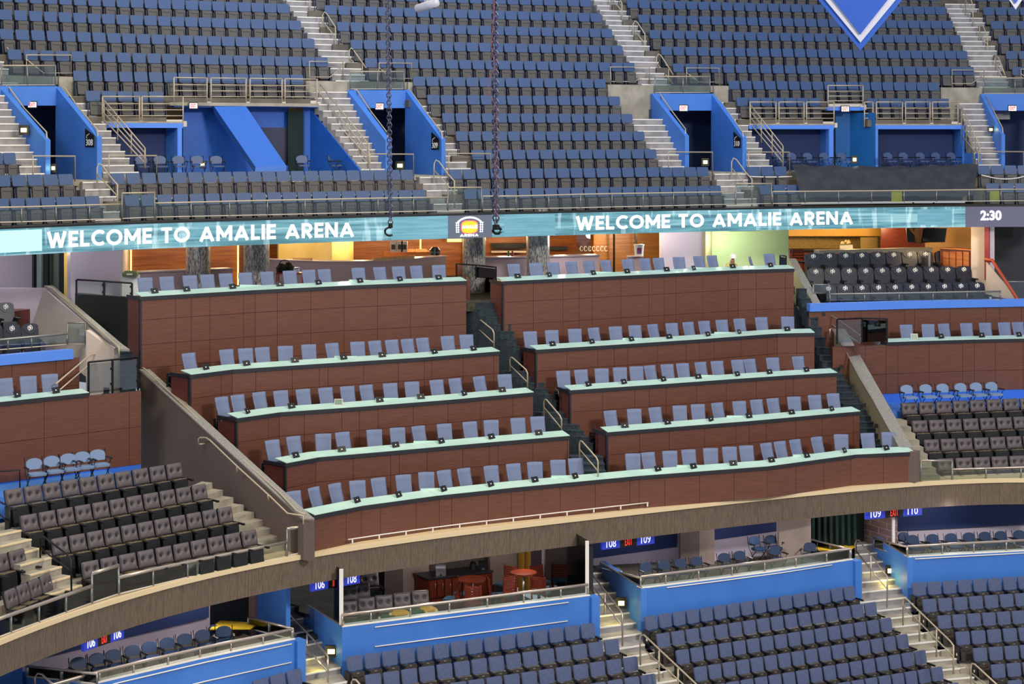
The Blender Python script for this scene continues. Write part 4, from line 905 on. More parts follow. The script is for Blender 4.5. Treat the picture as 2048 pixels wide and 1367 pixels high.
# ---- centre stairs (between left and right blocks)
Zc = [PHz((561+561)/2, HT[1])+.3, 63.4, 61.3, 59.1, 56.9]; hc = [HT[k]-FLD for k in (1, 2, 3, 4, 5)]
def zfc(i): return float(np.interp(i, [-1, 0, 1, 2, 3, 4], [hc[4]-.6, hc[4], hc[3], hc[2], hc[1], hc[0]]))
Zcc = [PHz(980+2, HT[5])+1.8, PHz(868, HT[4])+.9, PHz(782, HT[3])+.9, PHz(700, HT[2])+.9, PHz(561, HT[1])+.6]
def Zfc(p, i): return float(np.interp(i, [0, 1, 2, 3, 4], Zcc))
cl = [1141, 1141, 1068, 1001, 936]; cr_ = [1216, 1198, 1125, 1057, 992]
for i in range(4):
    stairs(f'dark carpeted stairs down to the {["lowest", "fourth", "third", "second"][i]} suite level, centre aisle', i+.15, i+1, cl[i]+(30 if i < 1 else 40), cl[i+1]-6, cr_[i]+(-12 if i else 4), cr_[i+1]+6, 7 if i < 3 else 9, zfc, mats=('carpet', 'carpet'), Zf=Zfc, name='stair_flight')
for lab, pts in (('second', (954,988,637,661,695,655)), ('third', (1020,1055,714,741,778,730)), ('fourth', (1088,1123,798,833,865,814)), ('lowest', (1159,1196,881,917,952,898))):
    x0, x1, y0, y1, y2, ym = pts; k = {'second': 3, 'third': 2, 'fourth': 1, 'lowest': 0}[lab]; Za = Zcc[k]+1.4; Zb = Zcc[k]+.3
    hoop(f'pale curved handrail on the centre aisle down to the {lab} suite level', [(x0,y0+40,Za),(x0,y0+6,Za),(x0+2,y0,Za),(x0+5,y0+1,Za-.1),(x1-3,y1-2,Zb),(x1,y1+5,Zb),(x1,y2,Zb)], [], mats='rail', mid=[(x0,ym,Za),(x1-1,ym+(y1-y0)+6,Zb)])
# dark stair well between the top counters
Pd = [XZ(934, 67.2), XZ(1010, 68.4)]; b = MB(); b.wall([XZ(934, 70.2), XZ(985, 70.9)], CZ+HT[1]-3, CZ+HT[1]+.02, .1); struct('wall_stairwell', b, 'blackmetal')
b = MB(); b.wall([XZ(985, 70.9), XZ(991, 67.0)], CZ+HT[1]-3, CZ+HT[1]-.1, .1); b.wall([XZ(928, 70.2), XZ(935, 67.2)], CZ+HT[1]-3, CZ+HT[1]-.1, .1); struct('wall_stairwell_sides', b, 'woodend')
# left dark wall beside top counter
b = MB(); b.wall([XZ(150, 63.0), XZ(262, 61.3)], CZ+HT[1]-3.2, W(200, 594, 61.4).z, .2); struct('wall_dark_green', b, mat('very_dark_green_paint', '#18221f', .45))
# ---- right stairs and parapets
def zfr(i): return zfc(i)
Zrr = [PHz(905, HT[5])+1.6, PHz(822, HT[4])+1.0, PHz(745, HT[3])+1.0, PHz(665, HT[2])+1.0, PHz(537, HT[1])+.8]
def Zfr(p, i): return float(np.interp(i, [0, 1, 2, 3, 4], Zrr))
stairs('dark carpeted stairs along the right parapet of the suites', .0, 4, 1745, 1592, 1800, 1606, 6.5, zfr, under=.35, mats=('carpet', 'carpet'), Zf=Zfr)
def parapet(label, S, E, wpx, down, face, cap, capt=.09):
    """S, E = (px, py_top, Z); wpx = cap width in plan metres to the right"""
    A = W(*S); B = W(*E); t = thing('parapet_wall', label, 'wall', B-Vector((0, 0, down)))
    n = Vector((wpx, .04, 0)); dz = Vector((0, 0, -down[0] if isinstance(down, tuple) else -down)); dzE = Vector((0, 0, -down[1] if isinstance(down, tuple) else -down))
    return A, B, n, t
def slope_wall(label, S, E, dS, dE, wid, face, capm, parent=None, kind='structure', leftface=True):
    A = W(*S); B = W(*E); t = thing('parapet_wall', label, 'wall', B+Vector((0, 0, -dE))); tag(t, kind=kind)
    n = Vector((wid, 0, 0)); zS = Vector((0, 0, -dS)); zE = Vector((0, 0, -dE)); c = Vector((0, 0, .05))
    b = MB(); b.hexa([B+zE, B+n+zE, A+n+zS, A+zS, B, B+n, A+n, A]); b.build('wall_face', face, t)
    b = MB(); e = Vector((.03, 0, 0)); b.hexa([B-e, B+n+e, A+n+e, A-e, B-e+c, B+n+e+c, A+n+e+c, A-e+c]); b.build('granite_cap', capm, t); return t
slope_wall('olive parapet wall with granite cap along the right suite stairs', (1668,660,71.3), (1800,897,63.8), 1.25, 1.0, .40, 'olive', 'granite')
slope_wall('upper olive parapet wall beside the top right counter', (1578,519,74.3), (1640,632,71.6), 1.3, 1.35, .25, 'olive', 'granite')
hoop('pale handrail along the right suite parapet', [(1660,676,71),(1660,658,71),(1664,656,71),(1690,698,69.6),(1720,756,67.8),(1760,822,66),(1792,880,64.2),(1799,890,64),(1800,899,63.9)], [], mats='chrome')
hoop('pale handrail on the far side of the right suite parapet', [(1743,771,68.5),(1750,778,68),(1775,828,66.8),(1800,870,65.2),(1820,903,63.9)], [], mats='chrome')
hoop('double pale handrail at the far right section landing', [(1650,629,71.8),(1660,630,71.6),(1672,636,71),(1715,666,69.4),(1721,671,69),(1720,686,69)], [], mats='chrome', mid=[(1650,645,71.8),(1662,647,71.6),(1719,686,69)])
b = MB()
for x, y in ((1647,628),(1639,657),(1666,702),(1683,733),(1705,773),(1729,810),(1752,851)): b.box(-.06, .06, -.03, .02, -.07, .07, 0, TR(*W(x, y, float(np.interp(x, [1639, 1752], [71.2, 66.0]))-.1)))
o = b.build('wall_vent_plates', 'signblack'); tag(o, kind='structure')
# right end pier of suites
b = MB(); b.wall([XZ(1829, 63.3), XZ(1840, 63.6)], CZ-12.0, W(1830, 903, 63.3).z, .6); struct('wall_right_pier', b, 'taupe')
b = MB(); b.wall([XZ(p, Zr(p)+1.2) for p in np.linspace(330, 1560, 8)], CZ-10.5, CZ-6.4, .3); b.wall([XZ(1570, 74.6), XZ(1640, 72.4)], CZ-10.5, CZ-6.3, .3); struct('wall_understructure', b, 'blackmetal')
# ---- big taupe wall at left
A = W(280, 741, 59.3); B = W(607, 1040, 52.4); C_ = W(628, 1040, 52.3)
t = thing('parapet_wall', 'large taupe sloping wall between the black leather seats and the suites', 'wall', B-Vector((0, 0, 1.3))); tag(t, kind='structure')
b = MB(); n = Vector((.28, .0, 0)); zt_ = [A.z, B.z]
b.hexa([(B.x,B.y,CZ-12.1),(B.x+.28,B.y,CZ-12.1),(A.x+.28,A.y,CZ-12.1),(A.x,A.y,CZ-12.1),B,B+n,A+n,A])
b.hexa([(B.x,B.y-.02,CZ-12.1),(C_.x,C_.y-.02,CZ-12.1),(C_.x,C_.y+.2,CZ-12.1),(B.x,B.y+.2,CZ-12.1),(B.x,B.y-.02,C_.z),(C_.x,C_.y-.02,C_.z),(C_.x,C_.y+.2,C_.z),(B.x,B.y+.2,C_.z)])
b.build('wall_face', 'taupe', t)
b = MB(); e = Vector((.03, 0, 0)); c = Vector((0, 0, .05)); b.hexa([B-e, B+n+e, A+n+e, A-e, B-e+c, B+n+e+c, A+n+e+c, A-e+c]); b.build('granite_cap', 'granite', t)
hoop('long pale handrail on top of the large taupe wall', [(284,735,59.2),(288,736,59.1),(430,868,56.2),(560,986,53.4),(594,1022,52.6),(610,1028,52.4)], [], mats='rail')
hoop('pale wall-mounted handrail on the taupe wall above the leather seats', [(398,896,56.1),(397,877,56),(400,874.5,56),(412,875,55.8),(420,880,55.5),(476,934,54.2),(540,992,52.9),(575,1026,52.1),(606,1031,52.0),(607,1048,52.0)], [[(399,888,56),(409,887,56.2)],[(474,934,54.2),(474,946,54.4)],[(536,990,52.9),(537,1003,53.1)]], mats='rail')
# upper left pale wall with stairs and parapet
b = MB(); A = W(88, 575, 64.5); B = W(170, 652, 61.8); 
b.hexa([W(60,660,62.9), W(228,800,57.8), W(228,800,58.0), W(60,660,63.1), W(88,577,62.3), W(228,695,57.8), W(228,695,58.0), W(88,577,62.5)]); 
struct('wall_left_pale_base', b, 'cream')
b = MB(); b.wall([XZ(-60, 66), XZ(68, 66.6)], CZ-8, CZ-2.9, .2); b.wall([XZ(-60, 63.2), XZ(90, 64.6), XZ(166, 61.8)], CZ-7.6, [W(-60,576,63.2).z, W(96,576,64.6).z, W(166,652,61.8).z], .2); struct('wall_left_mauve', b, 'mauve')
b = MB(); P_ = [XZ(172, 58.4), XZ(228, 58.0)]; b.wall(P_, CZ-10, [W(172,660,58.4).z, W(228,700,58.0).z], .2)
struct('wall_left_cream', b, 'cream')
b = MB()
for (S, E) in (((88,574,62.2),(226,692,57.7)), ((226,692,57.7),(240,702,57.5))):
    A, B = W(*S), W(*E); n = Vector((.3, 0, 0)); c = Vector((0, 0, .06)); b.hexa([B, B+n, A+n, A, B+c, B+n+c, A+n+c, A+c])
b.hexa([W(228,790,57.7), W(236,790,57.7), W(240,786,58.1), W(232,786,58.1), W(228,697,57.7), W(236,697,57.7), W(240,695,58.1), W(232,695,58.1)])
struct('trim_left_parapet_cap', b, 'granite')
hoop('pale handrail above the left cream parapet', [(96,573,62),(104,576,61.7),(233,690,57.5),(238,694,57.4),(238,714,57.4)], [], mats='rail')
hoop('double pale handrail rising to the far left stair landing', [(110,769,55.8),(113,766,55.8),(178,711,58),(186,708,58.2),(192,709,58.3),(193,770,58.3)], [], mats='rail', mid=[(120,779,55.6),(178,729,57.8),(192,727,58.2)])
stairs('dark carpeted stairs behind the far left balustrade', .4, 3, 196, 232, 276, 262, 4, lambda i: -8.9+i*.62, mats=('carpet', 'carpet'), Zf=lambda p, i: 57+i*.9)
# ---- lounge behind the top counters
def lw(nm, p0, p1, y0, y1, Z0, Z1, m, label=None, t=.15):
    b = MB(); A0, A1 = W(p0, y1, Z0), W(p1, y1, Z1); b.wall([XZ(p0, Z0), XZ(p1, Z1)], [CZ-7.2]*2 if y1 is None else [A0.z, A1.z], [W(p0, y0, Z0).z, W(p1, y0, Z1).z], t); return struct(nm, b, m, label)
YT = 440
lw('wall_lounge_pale', 141, 246, YT, 640, 63.5, 66.0, 'mauve'); lw('wall_lounge_return', 246, 258, YT, 640, 66.0, 71, 'warmstrip' if False else 'cream')
lw('wall_lounge_walnut_left', 250, 480, YT, 600, 72, 74, 'walnut'); lw('wall_lounge_walnut_middle', 480, 640, YT, 600, 75, 76, 'walnut')
lw('wall_lounge_walnut_centre', 640, 940, YT, 600, 77, 79, 'walnut'); lw('wall_lounge_walnut_right', 940, 1190, YT, 600, 78, 80, 'walnut')
lw('wall_lounge_walnut_end', 1190, 1322, YT, 600, 76, 77, mat('golden_walnut', '#b07a40', .4, noise=2, stretch=(.5,.5,8), c2='#966232'))
lw('wall_lounge_mauve', 1321, 1412, YT, 600, 75, 75.5, 'mauve'); lw('wall_lounge_green_lit', 1412, 1577, YT, 600, 76.5, 77, mat('pale_green_wall', '#a4b28c', .7))
lw('wall_lounge_corner', 1411, 1424, YT, 600, 75.4, 76.4, 'olive')
lw('trim_1', 1226, 1230, YT, 560, 75.9, 75.9, 'blackmetal', t=.05); lw('trim_2', 1272, 1275, YT, 560, 76.2, 76.2, 'blackmetal', t=.05)
# yellow lit pilaster and glazed doors at left
lw('wall_yellow_pilaster', 128, 142, YT, 612, 64.4, 64.0, mat('warm_yellow_paint', '#d9b85a', .6))
t = thing('glazed_door', 'dark framed glazed double door reflecting the seats, left of the lounge', 'door', W(66, 578, 66))
for x0, x1 in ((68, 86), (96, 118)):
    b = MB(); b.prism([W(x0,590,65.6), W(x1,600,65.4), W(x1,YT+40,65.4), W(x0,YT+40,65.6)], (0, .03, 0)); b.build('glass_pane', mat('door_glass', '#8fa39a', .08, metal=.6), t)
for x0, x1 in ((64, 68), (86, 96), (118, 128)):
    b = MB(); b.wall([XZ(x0, 65.3), XZ(x1, 65.2)], W(x0, 612, 65).z, CZ-2.9, .1); b.build('frame_stile', 'blackmetal', t)
# columns
for lab, x0, x1, Z in (('leftmost', 372, 421, 67.5), ('second', 487, 539, 67.5), ('third', 925, 971, 70.5), ('fourth', 1053, 1099, 70.5)):
    c = W((x0+x1)/2, 600, Z); r = (x1-x0)/2/F*Z; b = MB(); n = 24; b.cyl((c.x, c.y, CZ-6.1), r, 3.2, 0, n); o = b.build('mosaic_column', 'mosaic'); tag(o, f'grey mosaic-clad round column in the lounge, {lab} from the left', 'column', kind='thing')
# bar counters
def bar(label, pts, Z, y0, over=.06):
    """pts (px, ytop)"""
    P = [XZ(p, z) for (p, y), z in zip(pts, Z)]; zt = [W(p, y, z).z for (p, y), z in zip(pts, Z)]
    t = thing('bar_counter', label, 'bar', P[0]+(CZ-6.08,)); b = MB(); b.wall(P, CZ-6.08, [z-.05 for z in zt], .5); b.build('front', 'mauve2', t)
    b = MB(); Q = offset(P, -.06); b.wall(Q, [z-.045 for z in zt], zt, .7); b.build('worktop', mat(label[:6]+'_bar_top', '#a79aa4', .3), t); return t, zt
bar('mauve-fronted bar counter in the lounge, leftmost behind the top counter', [(246,545),(330,541),(465,536)], [66.8,67.4,68.6], 0)
bar('long angled mauve bar counter holding glasses, behind the top left counter', [(539,518),(650,522),(765,521),(893,511)], [70.2,71,71.6,73.4], 0)
bar('mauve bar counter between the third and fourth mosaic columns', [(955,514),(1060,513),(1199,509)], [71.8,72.2,73], 0)
bar('small cream bar shelf under the white bucket', [(1255,513),(1287,512)], [73.4,73.4], 0)
b = MB(); b.wall([XZ(244, 64.9), XZ(280, 65.1)], CZ-6.08, W(260, 551, 65).z, .5); o = b.build('side_table', 'white'); tag(o, 'small white counter block behind the leftmost top chairs', 'counter')
# lit back bar
t = thing('back_bar', 'cream lit back-bar island wrapped in plastic under the ribbon board', 'bar', W(557, 515, 73.5)); b = MB()
b.wall([XZ(557, 73.2), XZ(664, 73.6), XZ(707, 75)], CZ-6.0, CZ-3.9, .8); b.build('cabinet', mat('cream_plastic_wrap', '#e8d28a', .35, noise=1.2, stretch=(1,1,.4), c2='#d8bd6c'), t)
b = MB(); b.wall([XZ(543, 71.6), XZ(640, 72.2), XZ(760, 73)], CZ-5.22, CZ-5.16, .7); b.build('lower_shelf', 'cream', t)
# light strips
for lab, x, Z, y0, y1 in (('left', 476, 73.8, 465, 572), ('middle', 841, 78.1, 470, 505), ('far left', 262, 72, 480, 545)):
    b = MB(); b.box(-.03, .03, -.02, .02, 0, (y1-y0)/F*Z, 0, TR(*W(x, y1, Z))); o = b.build('light_strip', 'warmstrip'); tag(o, f'vertical warm light strip on the lounge wood wall, {lab}', 'light')
b = MB(); b.box(W(894,470,78).x, W(923,470,78).x, 78.2, 78.4, W(900,484,78).z, W(900,478,78).z); o = b.build('light_strip', 'warmstrip'); tag(o, 'short horizontal warm light strip left of the third mosaic column', 'light')
b = MB(); P0, P1 = W(983,510,78.1), W(1052,507,78.3)
b.box(P0.x, P1.x, 78.0, 78.5, P0.z+.28, P0.z+.50); o = b.build('bar_soffit', 'blackmetal'); tag(o, 'black horizontal panel over the lit shelf between mosaic columns', 'panel')
b = MB(); b.box(P0.x, P1.x, 77.6, 78.5, P0.z+.14, P0.z+.2); o = b.build('wall_shelf', 'cream'); tag(o, 'lit wooden shelf between the third and fourth mosaic columns', 'shelf')
b = MB(); b.box(W(1100,500,79).x, W(1135,500,79).x, 79, 79.3, W(1,500,79).z, W(1,493,79).z); o = b.build('bar_soffit', 'blackmetal'); tag(o, 'black horizontal panel right of the fourth mosaic column', 'panel')
# lounge lamps; the white ones are added fill for pale walls and bar fronts
for x, y, Z, p in ((300,475,69,60), (440,475,70.5,80), (600,470,71,110), (720,470,74,90), (830,470,75,90), (900,470,75,60), (700,484,67.6,40), (1130,482,71.2,35), (340,488,64.6,30), (1010,470,75,110), (1120,470,76,60), (1180,470,75,70), (1290,470,74.5,80), (190,468,62.6,35), (1365,470,73.6,50), (30,505,63.5,30), (1440,480,75.5,60), (1500,480,75,70), (135,500,63.6,25)):
    spotpt('lounge_lamp_and_fill', W(x, y, Z), p*(2.2 if x in (190, 1365, 30, 700, 1130, 340) else 1.5), (1, .95, 1) if x in (190, 1365, 30, 700, 1130, 340) else ((1, .72, .38) if x < 1350 else (.9, 1, .7)), .2)
# things on the bars
def small(nm, label, cat, px, py, Z, build, group=None):
    loc = W(px, py, Z); t = thing(nm, label, cat, loc, group); build(t, loc); return t
def bucket(t, l):
    b = MB(); b.cyl(l, .17, .42, 0, 18, .20); b.build('tub', 'white', t); b = MB(); b.cyl(l+Vector((0,0,.40)), .215, .05, 0, 18); b.build('lid', 'white', t)
    b = MB(); b.prism([l+Vector((x, -.19, z)) for x, z in ((-.09,.08),(.09,.08),(.09,.32),(-.09,.32))], (0, .03, 0)); b.build('label', mat('red_violet_label', '#a03050', .5, noise=9, c2='#4a3a8a'), t)
    b = MB(); b.tube([l+Vector((.2*math.cos(a), 0, .44+.24*math.sin(a))) for a in np.linspace(0, math.pi, 9)], .008); b.build('handle', 'steel', t)
small('paint_bucket', 'white plastic bucket with red label and wire handle on the small shelf', 'bucket', 1278, 511, 73.2, bucket)
def bag(t, l):
    b = MB(); 
    for dx, r, h in ((-.12, .2, .3), (.14, .2, .34), (0, .2, .26)): b.cyl(l+Vector((dx, 0, 0)), r, h*.6, 0, 12, r*1.1); b.cyl(l+Vector((dx, 0, h*.6)), r*1.1, h*.5, 0, 12, r*.4)
    b.build('body', 'black', t); b = MB(); b.tube([l+Vector((.2*math.cos(a), -.1, .3+.16*math.sin(a))) for a in np.linspace(0, math.pi, 7)], .02); b.build('strap', 'black', t)
small('duffel_bag', 'black lumpy bag on the red table behind the top left counter', 'bag', 570, 544, 68.3, bag)
def tin(t, l):
    b = MB(); b.box(-.1, .1, -.1, .1, 0, .2, 0, TR(*l)); b.build('box_body', mat('blue_white_carton', '#3a62c0', .5, noise=9, c2='#e8ecf4'), t); b = MB(); b.box(-.1, .1, -.11, -.1, .08, .16, 0, TR(*l)); b.build('label', 'white', t)
small('carton', 'small blue and white carton beside the black bag', 'box', 593, 545, 68.3, tin)
def rtable(t, l):
    b = MB(); b.box(-.5, .5, -.3, .3, .0, .05, 0, TR(*l)); b.build('table_top', 'red', t) if False else b.build('table_top', mat('dark_red_paint', '#8c2418', .5), t)
    for sx in (-.47, .47):
        for sy in (-.27, .27): b = MB(); b.box(-.02, .02, -.02, .02, -.9, 0, 0, TR(*(l+Vector((sx, sy, 0))))); b.build('leg', t.children[0].data.materials[0], t)
small('low_table', 'small dark red table behind the chairs of the top left counter', 'table', 581, 547, 68.3, rtable)
def case(t, l):
    b = MB(); b.box(-.26, .26, -.15, .15, 0, .12, 0, TR(*l)); b.box(-.2, .2, -.12, .12, .12, .17, 0, TR(*l)); b.build('body', mat('olive_green_case', '#6f7a4a', .5), t); b = MB(); b.box(-.1, .1, -.17, -.15, .03, .09, 0, TR(*l)); b.build('label', 'white', t)
small('equipment_case', 'flat olive equipment case on the white counter block', 'case', 261, 551, 65, case)
def machine(t, l):
    b = MB(); b.box(-.12, .12, -.15, .15, 0, .42, 0, TR(*l)); b.build('body', 'steel', t); b = MB(); b.box(-.08, .08, -.16, -.14, .1, .3, 0, TR(*l)); b.build('front', 'signblack', t)
b = MB(); b.wall([XZ(770, 74.7), XZ(862, 75)], CZ-6.08, W(800, 503, 75).z, 1.2); o = b.build('back_counter', 'walnut'); tag(o, 'low walnut back counter carrying the coffee urns', 'counter')
for k, (x, w_) in enumerate(((787, 1), (800, 1), (809, 1))): small('coffee_urn', f'steel and black coffee urn on the back bar, {ordn(k+1)} of three', 'urn', x, 503, 75, machine, 'coffee urns on the back bar')
def kitbag(t, l):
    b = MB(); b.cyl(l, .2, .2, 0, 10, .22); b.cyl(l+Vector((0,0,.2)), .22, .12, 0, 10, .12); b.build('body', 'black', t); b = MB(); b.box(-.2, .2, -.24, -.2, .1, .14, 0, TR(*l)); b.box(-.03, .03, -.25, -.2, 0, .28, 0, TR(*l)); b.build('straps', 'steel', t)
small('tool_bag', 'black bag standing at the right end of the long bar', 'bag', 870, 510, 72.9, kitbag)
gl = MB(); gl.cyl((0, 0, 0), .035, .11, 0, 8, .042); glm = gl.mesh('drinking_glass', mat('amber_lit_glass', '#c8a878', .15))
def glasses(lab, x0, x1, y0, y1, Z0, Z1, n, rows=1):
    for r in range(rows):
        for k in range(n):
            u = (k+.5)/n; p = W(x0+(x1-x0)*u, y0+(y1-y0)*u, Z0+(Z1-Z0)*u)+Vector((0, .1*r, 0)); o = bpy.data.objects.new('drinking_glass', glm); COL.objects.link(o); o.location = p
            tag(o, f'small upturned drinking glass in the row {lab}', 'glass', f'glasses {lab}')
glasses('on the right half of the long lounge bar', 745, 829, 521, 516, 71.7, 72.7, 24)
glasses('on the back bar beside the coffee urns', 816, 853, 503, 503, 75, 75.2, 11)
glasses('on the left half of the long lounge bar', 586, 625, 521, 521, 70.8, 71, 13)
for k in range(7):
    b = MB(); x = 1163+k*8.2; c = W(x, 497, 75.8)
    A = [c+Vector((.06*math.cos(a), 0, .1*math.sin(a))) for a in np.linspace(.6, 5.7, 9)]; b.tube(A, .012, n=4); o = b.build('wall_hook', 'marks'); tag(o, f'small white ring fitting on the orange wood wall, {ordn(k+1)} of seven', 'fitting', 'white ring fittings on the wood wall')
b = MB(); b.wall([XZ(1153, 74.8), XZ(1180, 74.8)], CZ-6.09, CZ-3.6, .4); o = b.build('glass_cabinet', 'smoke'); tag(o, 'tall glass display cabinet by the orange wood wall', 'cabinet')
for k, (x, c) in enumerate(((1017, '#2f6a3a'), (1025, '#8a3030'))):
    b = MB(); l = W(x, 512, 72.1); b.cyl(l, .05, .14, 0, 10); b.cyl(l+Vector((0, 0, .14)), .05, .08, 0, 10, .018); o = b.build('bottle', mat(f'bottle_tint_{k}', c, .3)); tag(o, ('green' if k == 0 else 'red-labelled')+' bottle on the bar between the mosaic columns', 'bottle')
# menu frames on counters
for lab, k, px in (('third left suite counter', '3L', 677), ('far right section counter', 'SR', 1829)):
    P = offset(TP[k], .25) if k in TP else offset(PSR, .25); h = HTK.get(k, hR); s = s_of_px(P, px); p = at_s(P, s); l = Vector((p[0], p[1], CZ+h+.06)); t = thing('menu_frame', f'small pale framed card standing on the {lab}', 'card', l)
    b = MB(); plate(b, .27, .2, .01, .02, TR(*l) @ RX(-.25)); b.build('frame', 'cream', t); b = MB(); plate(b, .22, .15, .01, .01, TR(*l) @ RX(-.25) @ TR(0, -.012, .025)); b.build('card', mat(k+'_card_green', '#6d8a7a', .4), t)
# side-facing chair and person at the top right counter
P = offset(TP['1R'], 1.1)
for px, lab, rot in ((1514, 'turned sideways near the right end of the top right counter', 1.35),):
    p = at_s(P, s_of_px(P, px)); t = bpy.data.objects.new('office_chair', None); COL.objects.link(t); t.location = (p[0], p[1], CZ+HT[1]-FLD); t.rotation_euler = (0, 0, rot)
    for n, me in CH.items(): link(n, me, t)
    tag(t, 'blue-grey high-back chair '+lab, 'chair', 'suite chairs behind the glass counters')
def person():
    p = at_s(P, s_of_px(P, 1462)); g = Vector((p[0], p[1], CZ+HT[1]-FLD)); t = bpy.data.objects.new('person', None); COL.objects.link(t); t.location = g; t['_loc'] = list(g)
    tag(t, 'seated worker in a white hard hat and hi-vis vest bending over the top right counter', 'person')
    # body as one skinned surface: pelvis root, spine, head, arms, legs
    J = [(0,.05,.50),(0,.02,.72),(.0,-.04,.92),(.02,-.10,1.02),(.04,-.17,1.10),(.06,-.22,1.19),(-.17,-.04,.93),(-.24,-.16,.74),(-.16,-.40,.70),(-.12,-.48,.71),(.19,-.06,.93),(.27,-.2,.75),(.16,-.42,.71),(.12,-.5,.72),(-.10,-.05,.49),(-.13,-.42,.50),(-.13,-.42,.10),(-.13,-.55,.05),(.10,-.05,.49),(.13,-.42,.50),(.13,-.42,.10),(.13,-.55,.05)]
    E = [(0,1),(1,2),(2,3),(3,4),(4,5),(2,6),(6,7),(7,8),(8,9),(2,10),(10,11),(11,12),(12,13),(0,14),(14,15),(15,16),(16,17),(0,18),(18,19),(19,20),(20,21)]
    R = [.16,.15,.16,.065,.085,.095,.07,.05,.038,.035,.07,.05,.038,.035,.09,.07,.05,.04,.09,.07,.05,.04]
    me = bpy.data.meshes.new('body'); me.from_pydata(J, E, []); o = bpy.data.objects.new('body', me); COL.objects.link(o); o.parent = t
    md = o.modifiers.new('skin', 'SKIN'); sub = o.modifiers.new('sub', 'SUBSURF'); sub.levels = sub.render_levels = 2
    for k, sv in enumerate(me.skin_vertices[0].data): sv.radius = (R[k], R[k]*.85); sv.use_root = (k == 0)
    me.materials.append(mat('skin_and_dark_clothes', '#c4927c', .6))
    def part(nm, mb, m): mb.v = [(v[0]+g.x, v[1]+g.y, v[2]+g.z) for v in mb.v]; return mb.build(nm, m, t)
    b = MB(); n = 12; c = Vector((.06, -.23, 1.23))
    for r0, z0, r1, z1 in ((.135, .0, .13, .06), (.13, .06, .10, .12), (.10, .12, .04, .155), (.04, .155, .001, .16)): 
        a = [(c.x+r0*math.cos(q), c.y+r0*1.15*math.sin(q), c.z+z0) for q in np.linspace(0, 2*math.pi, n, endpoint=False)]; d = [(c.x+r1*math.cos(q), c.y+r1*1.15*math.sin(q), c.z+z1) for q in np.linspace(0, 2*math.pi, n, endpoint=False)]
        b.add(a+d, [(j, (j+1) % n, n+(j+1) % n, n+j) for j in range(n)], 0, True)
    b.cyl((c.x, c.y-.05, c.z-.01), .16, .015, 0, 14); part('hard_hat', b, 'white')
    b = MB(); 
    for z0, z1, rx, ry, rx1, ry1, y0, y1 in ((.50,.72,.19,.17,.19,.17,.05,.02),(.72,.92,.19,.17,.21,.16,.02,-.04),(.92,1.0,.21,.16,.10,.10,-.04,-.08)):
        n = 14; a = [(rx*math.cos(q), y0+ry*math.sin(q), z0) for q in np.linspace(0, 2*math.pi, n, endpoint=False)]; d = [(rx1*math.cos(q), y1+ry1*math.sin(q), z1) for q in np.linspace(0, 2*math.pi, n, endpoint=False)]
        b.add(a+d, [(j, (j+1) % n, n+(j+1) % n, n+j) for j in range(n)], 0, True)
    part('vest', b, 'vest')
    b = MB(); b.box(-.2, .2, -.175, -.165, .70, .745); part('reflective_band', b, 'silver')
    b = MB()
    for sx in (-.12, .12):
        for f_ in range(4): b.tube([(sx+(f_-1.5)*.02, -.50, .72), (sx+(f_-1.5)*.022, -.55-.006*(f_ in (1, 2)), .715), (sx+(f_-1.5)*.022, -.58, .70)], .009, n=5)
        b.tube([(sx-math.copysign(.035, sx), -.47, .72), (sx-math.copysign(.055, sx), -.51, .715)], .010, n=5)
    part('hands', b, 'skin'); return t
person()
# ---- right hand suite with emblem seats
lw('wall_right_suite_back', 1575, 1775, YT, 620, 82, 82.5, 'litgranite'); lw('wall_right_suite_doors', 1762, 1850, YT, 620, 80, 80, 'cherry'); lw('wall_right_suite_side', 1850, 1945, YT, 620, 80, 78.5, mat('warm_beige_wall', '#b98a50', .6))
lw('wall_right_suite_cream', 1942, 1972, YT, 620, 76.5, 76.3, 'cream'); lw('trim_3', 1969, 1978, YT, 560, 75.8, 75.7, mat('maroon_paint', '#8c2c38', .5)); lw('wall_right_mauve', 1976, 1989, YT, 560, 75.8, 75.8, 'mauve')
lw('wall_right_dark', 1985, 2110, YT, 640, 80, 80, mat('dark_grey_wall', '#3c3c44', .8))
t = thing('wall_cabinet', 'long golden wall cabinet glowing under the ribbon board in the right suite', 'cabinet', W(1575, 471, 81.6)); b = MB(); b.box(W(1575,1,81.6).x, W(1665,1,81.6).x-.01, 81.2, 82, W(1,471,81.6).z, CZ-3.6); b.box(W(1665,1,81.6).x, W(1760,1,81.6).x, 81.2, 82, W(1,471,81.6).z, CZ-3.6); b.build('doors', mat('golden_maple', '#e0a838', .4), t)
t = thing('sideboard', 'long cherry wood sideboard at the back of the right suite', 'cabinet', W(1577, 540, 81)); b = MB(); b.box(W(1577,1,81).x, W(1850,1,81).x, 80.6, 81.5, CZ-7, W(1,500,81).z); b.build('body', 'cherry', t); b = MB(); b.box(W(1577,1,81).x, W(1850,1,81).x, 80.5, 81.5, W(1,500,81).z, W(1,498,81).z); b.build('worktop', 'trim', t)
t = thing('drinks_rail', 'grey granite drinks rail behind the top row of emblem seats', 'counter', W(1640, 504, 77.2)); b = MB(); b.wall([XZ(1638, 77.0), XZ(1865, 78.4)], [W(1638,507,77).z, W(1865,503,78.4).z], [W(1638,500.5,77).z, W(1865,495,78.4).z], .5); b.build('slab', 'granite', t)
for x in (1642, 1860): b = MB(); b.box(-.04, .04, 0, .1, 0, 1.0, 0, TR(*(W(x, 505, 77.3)+Vector((0, .1, -1.0))))); b.build('leg', 'steel', t)
b = MB(); b.box(-.28, .28, -.1, .1, 0, .2, 0, TR(*W(1692,498,81))); o = b.build('carton_stack', 'white'); tag(o, 'white carton under crumpled cream paper in the right suite', 'box')
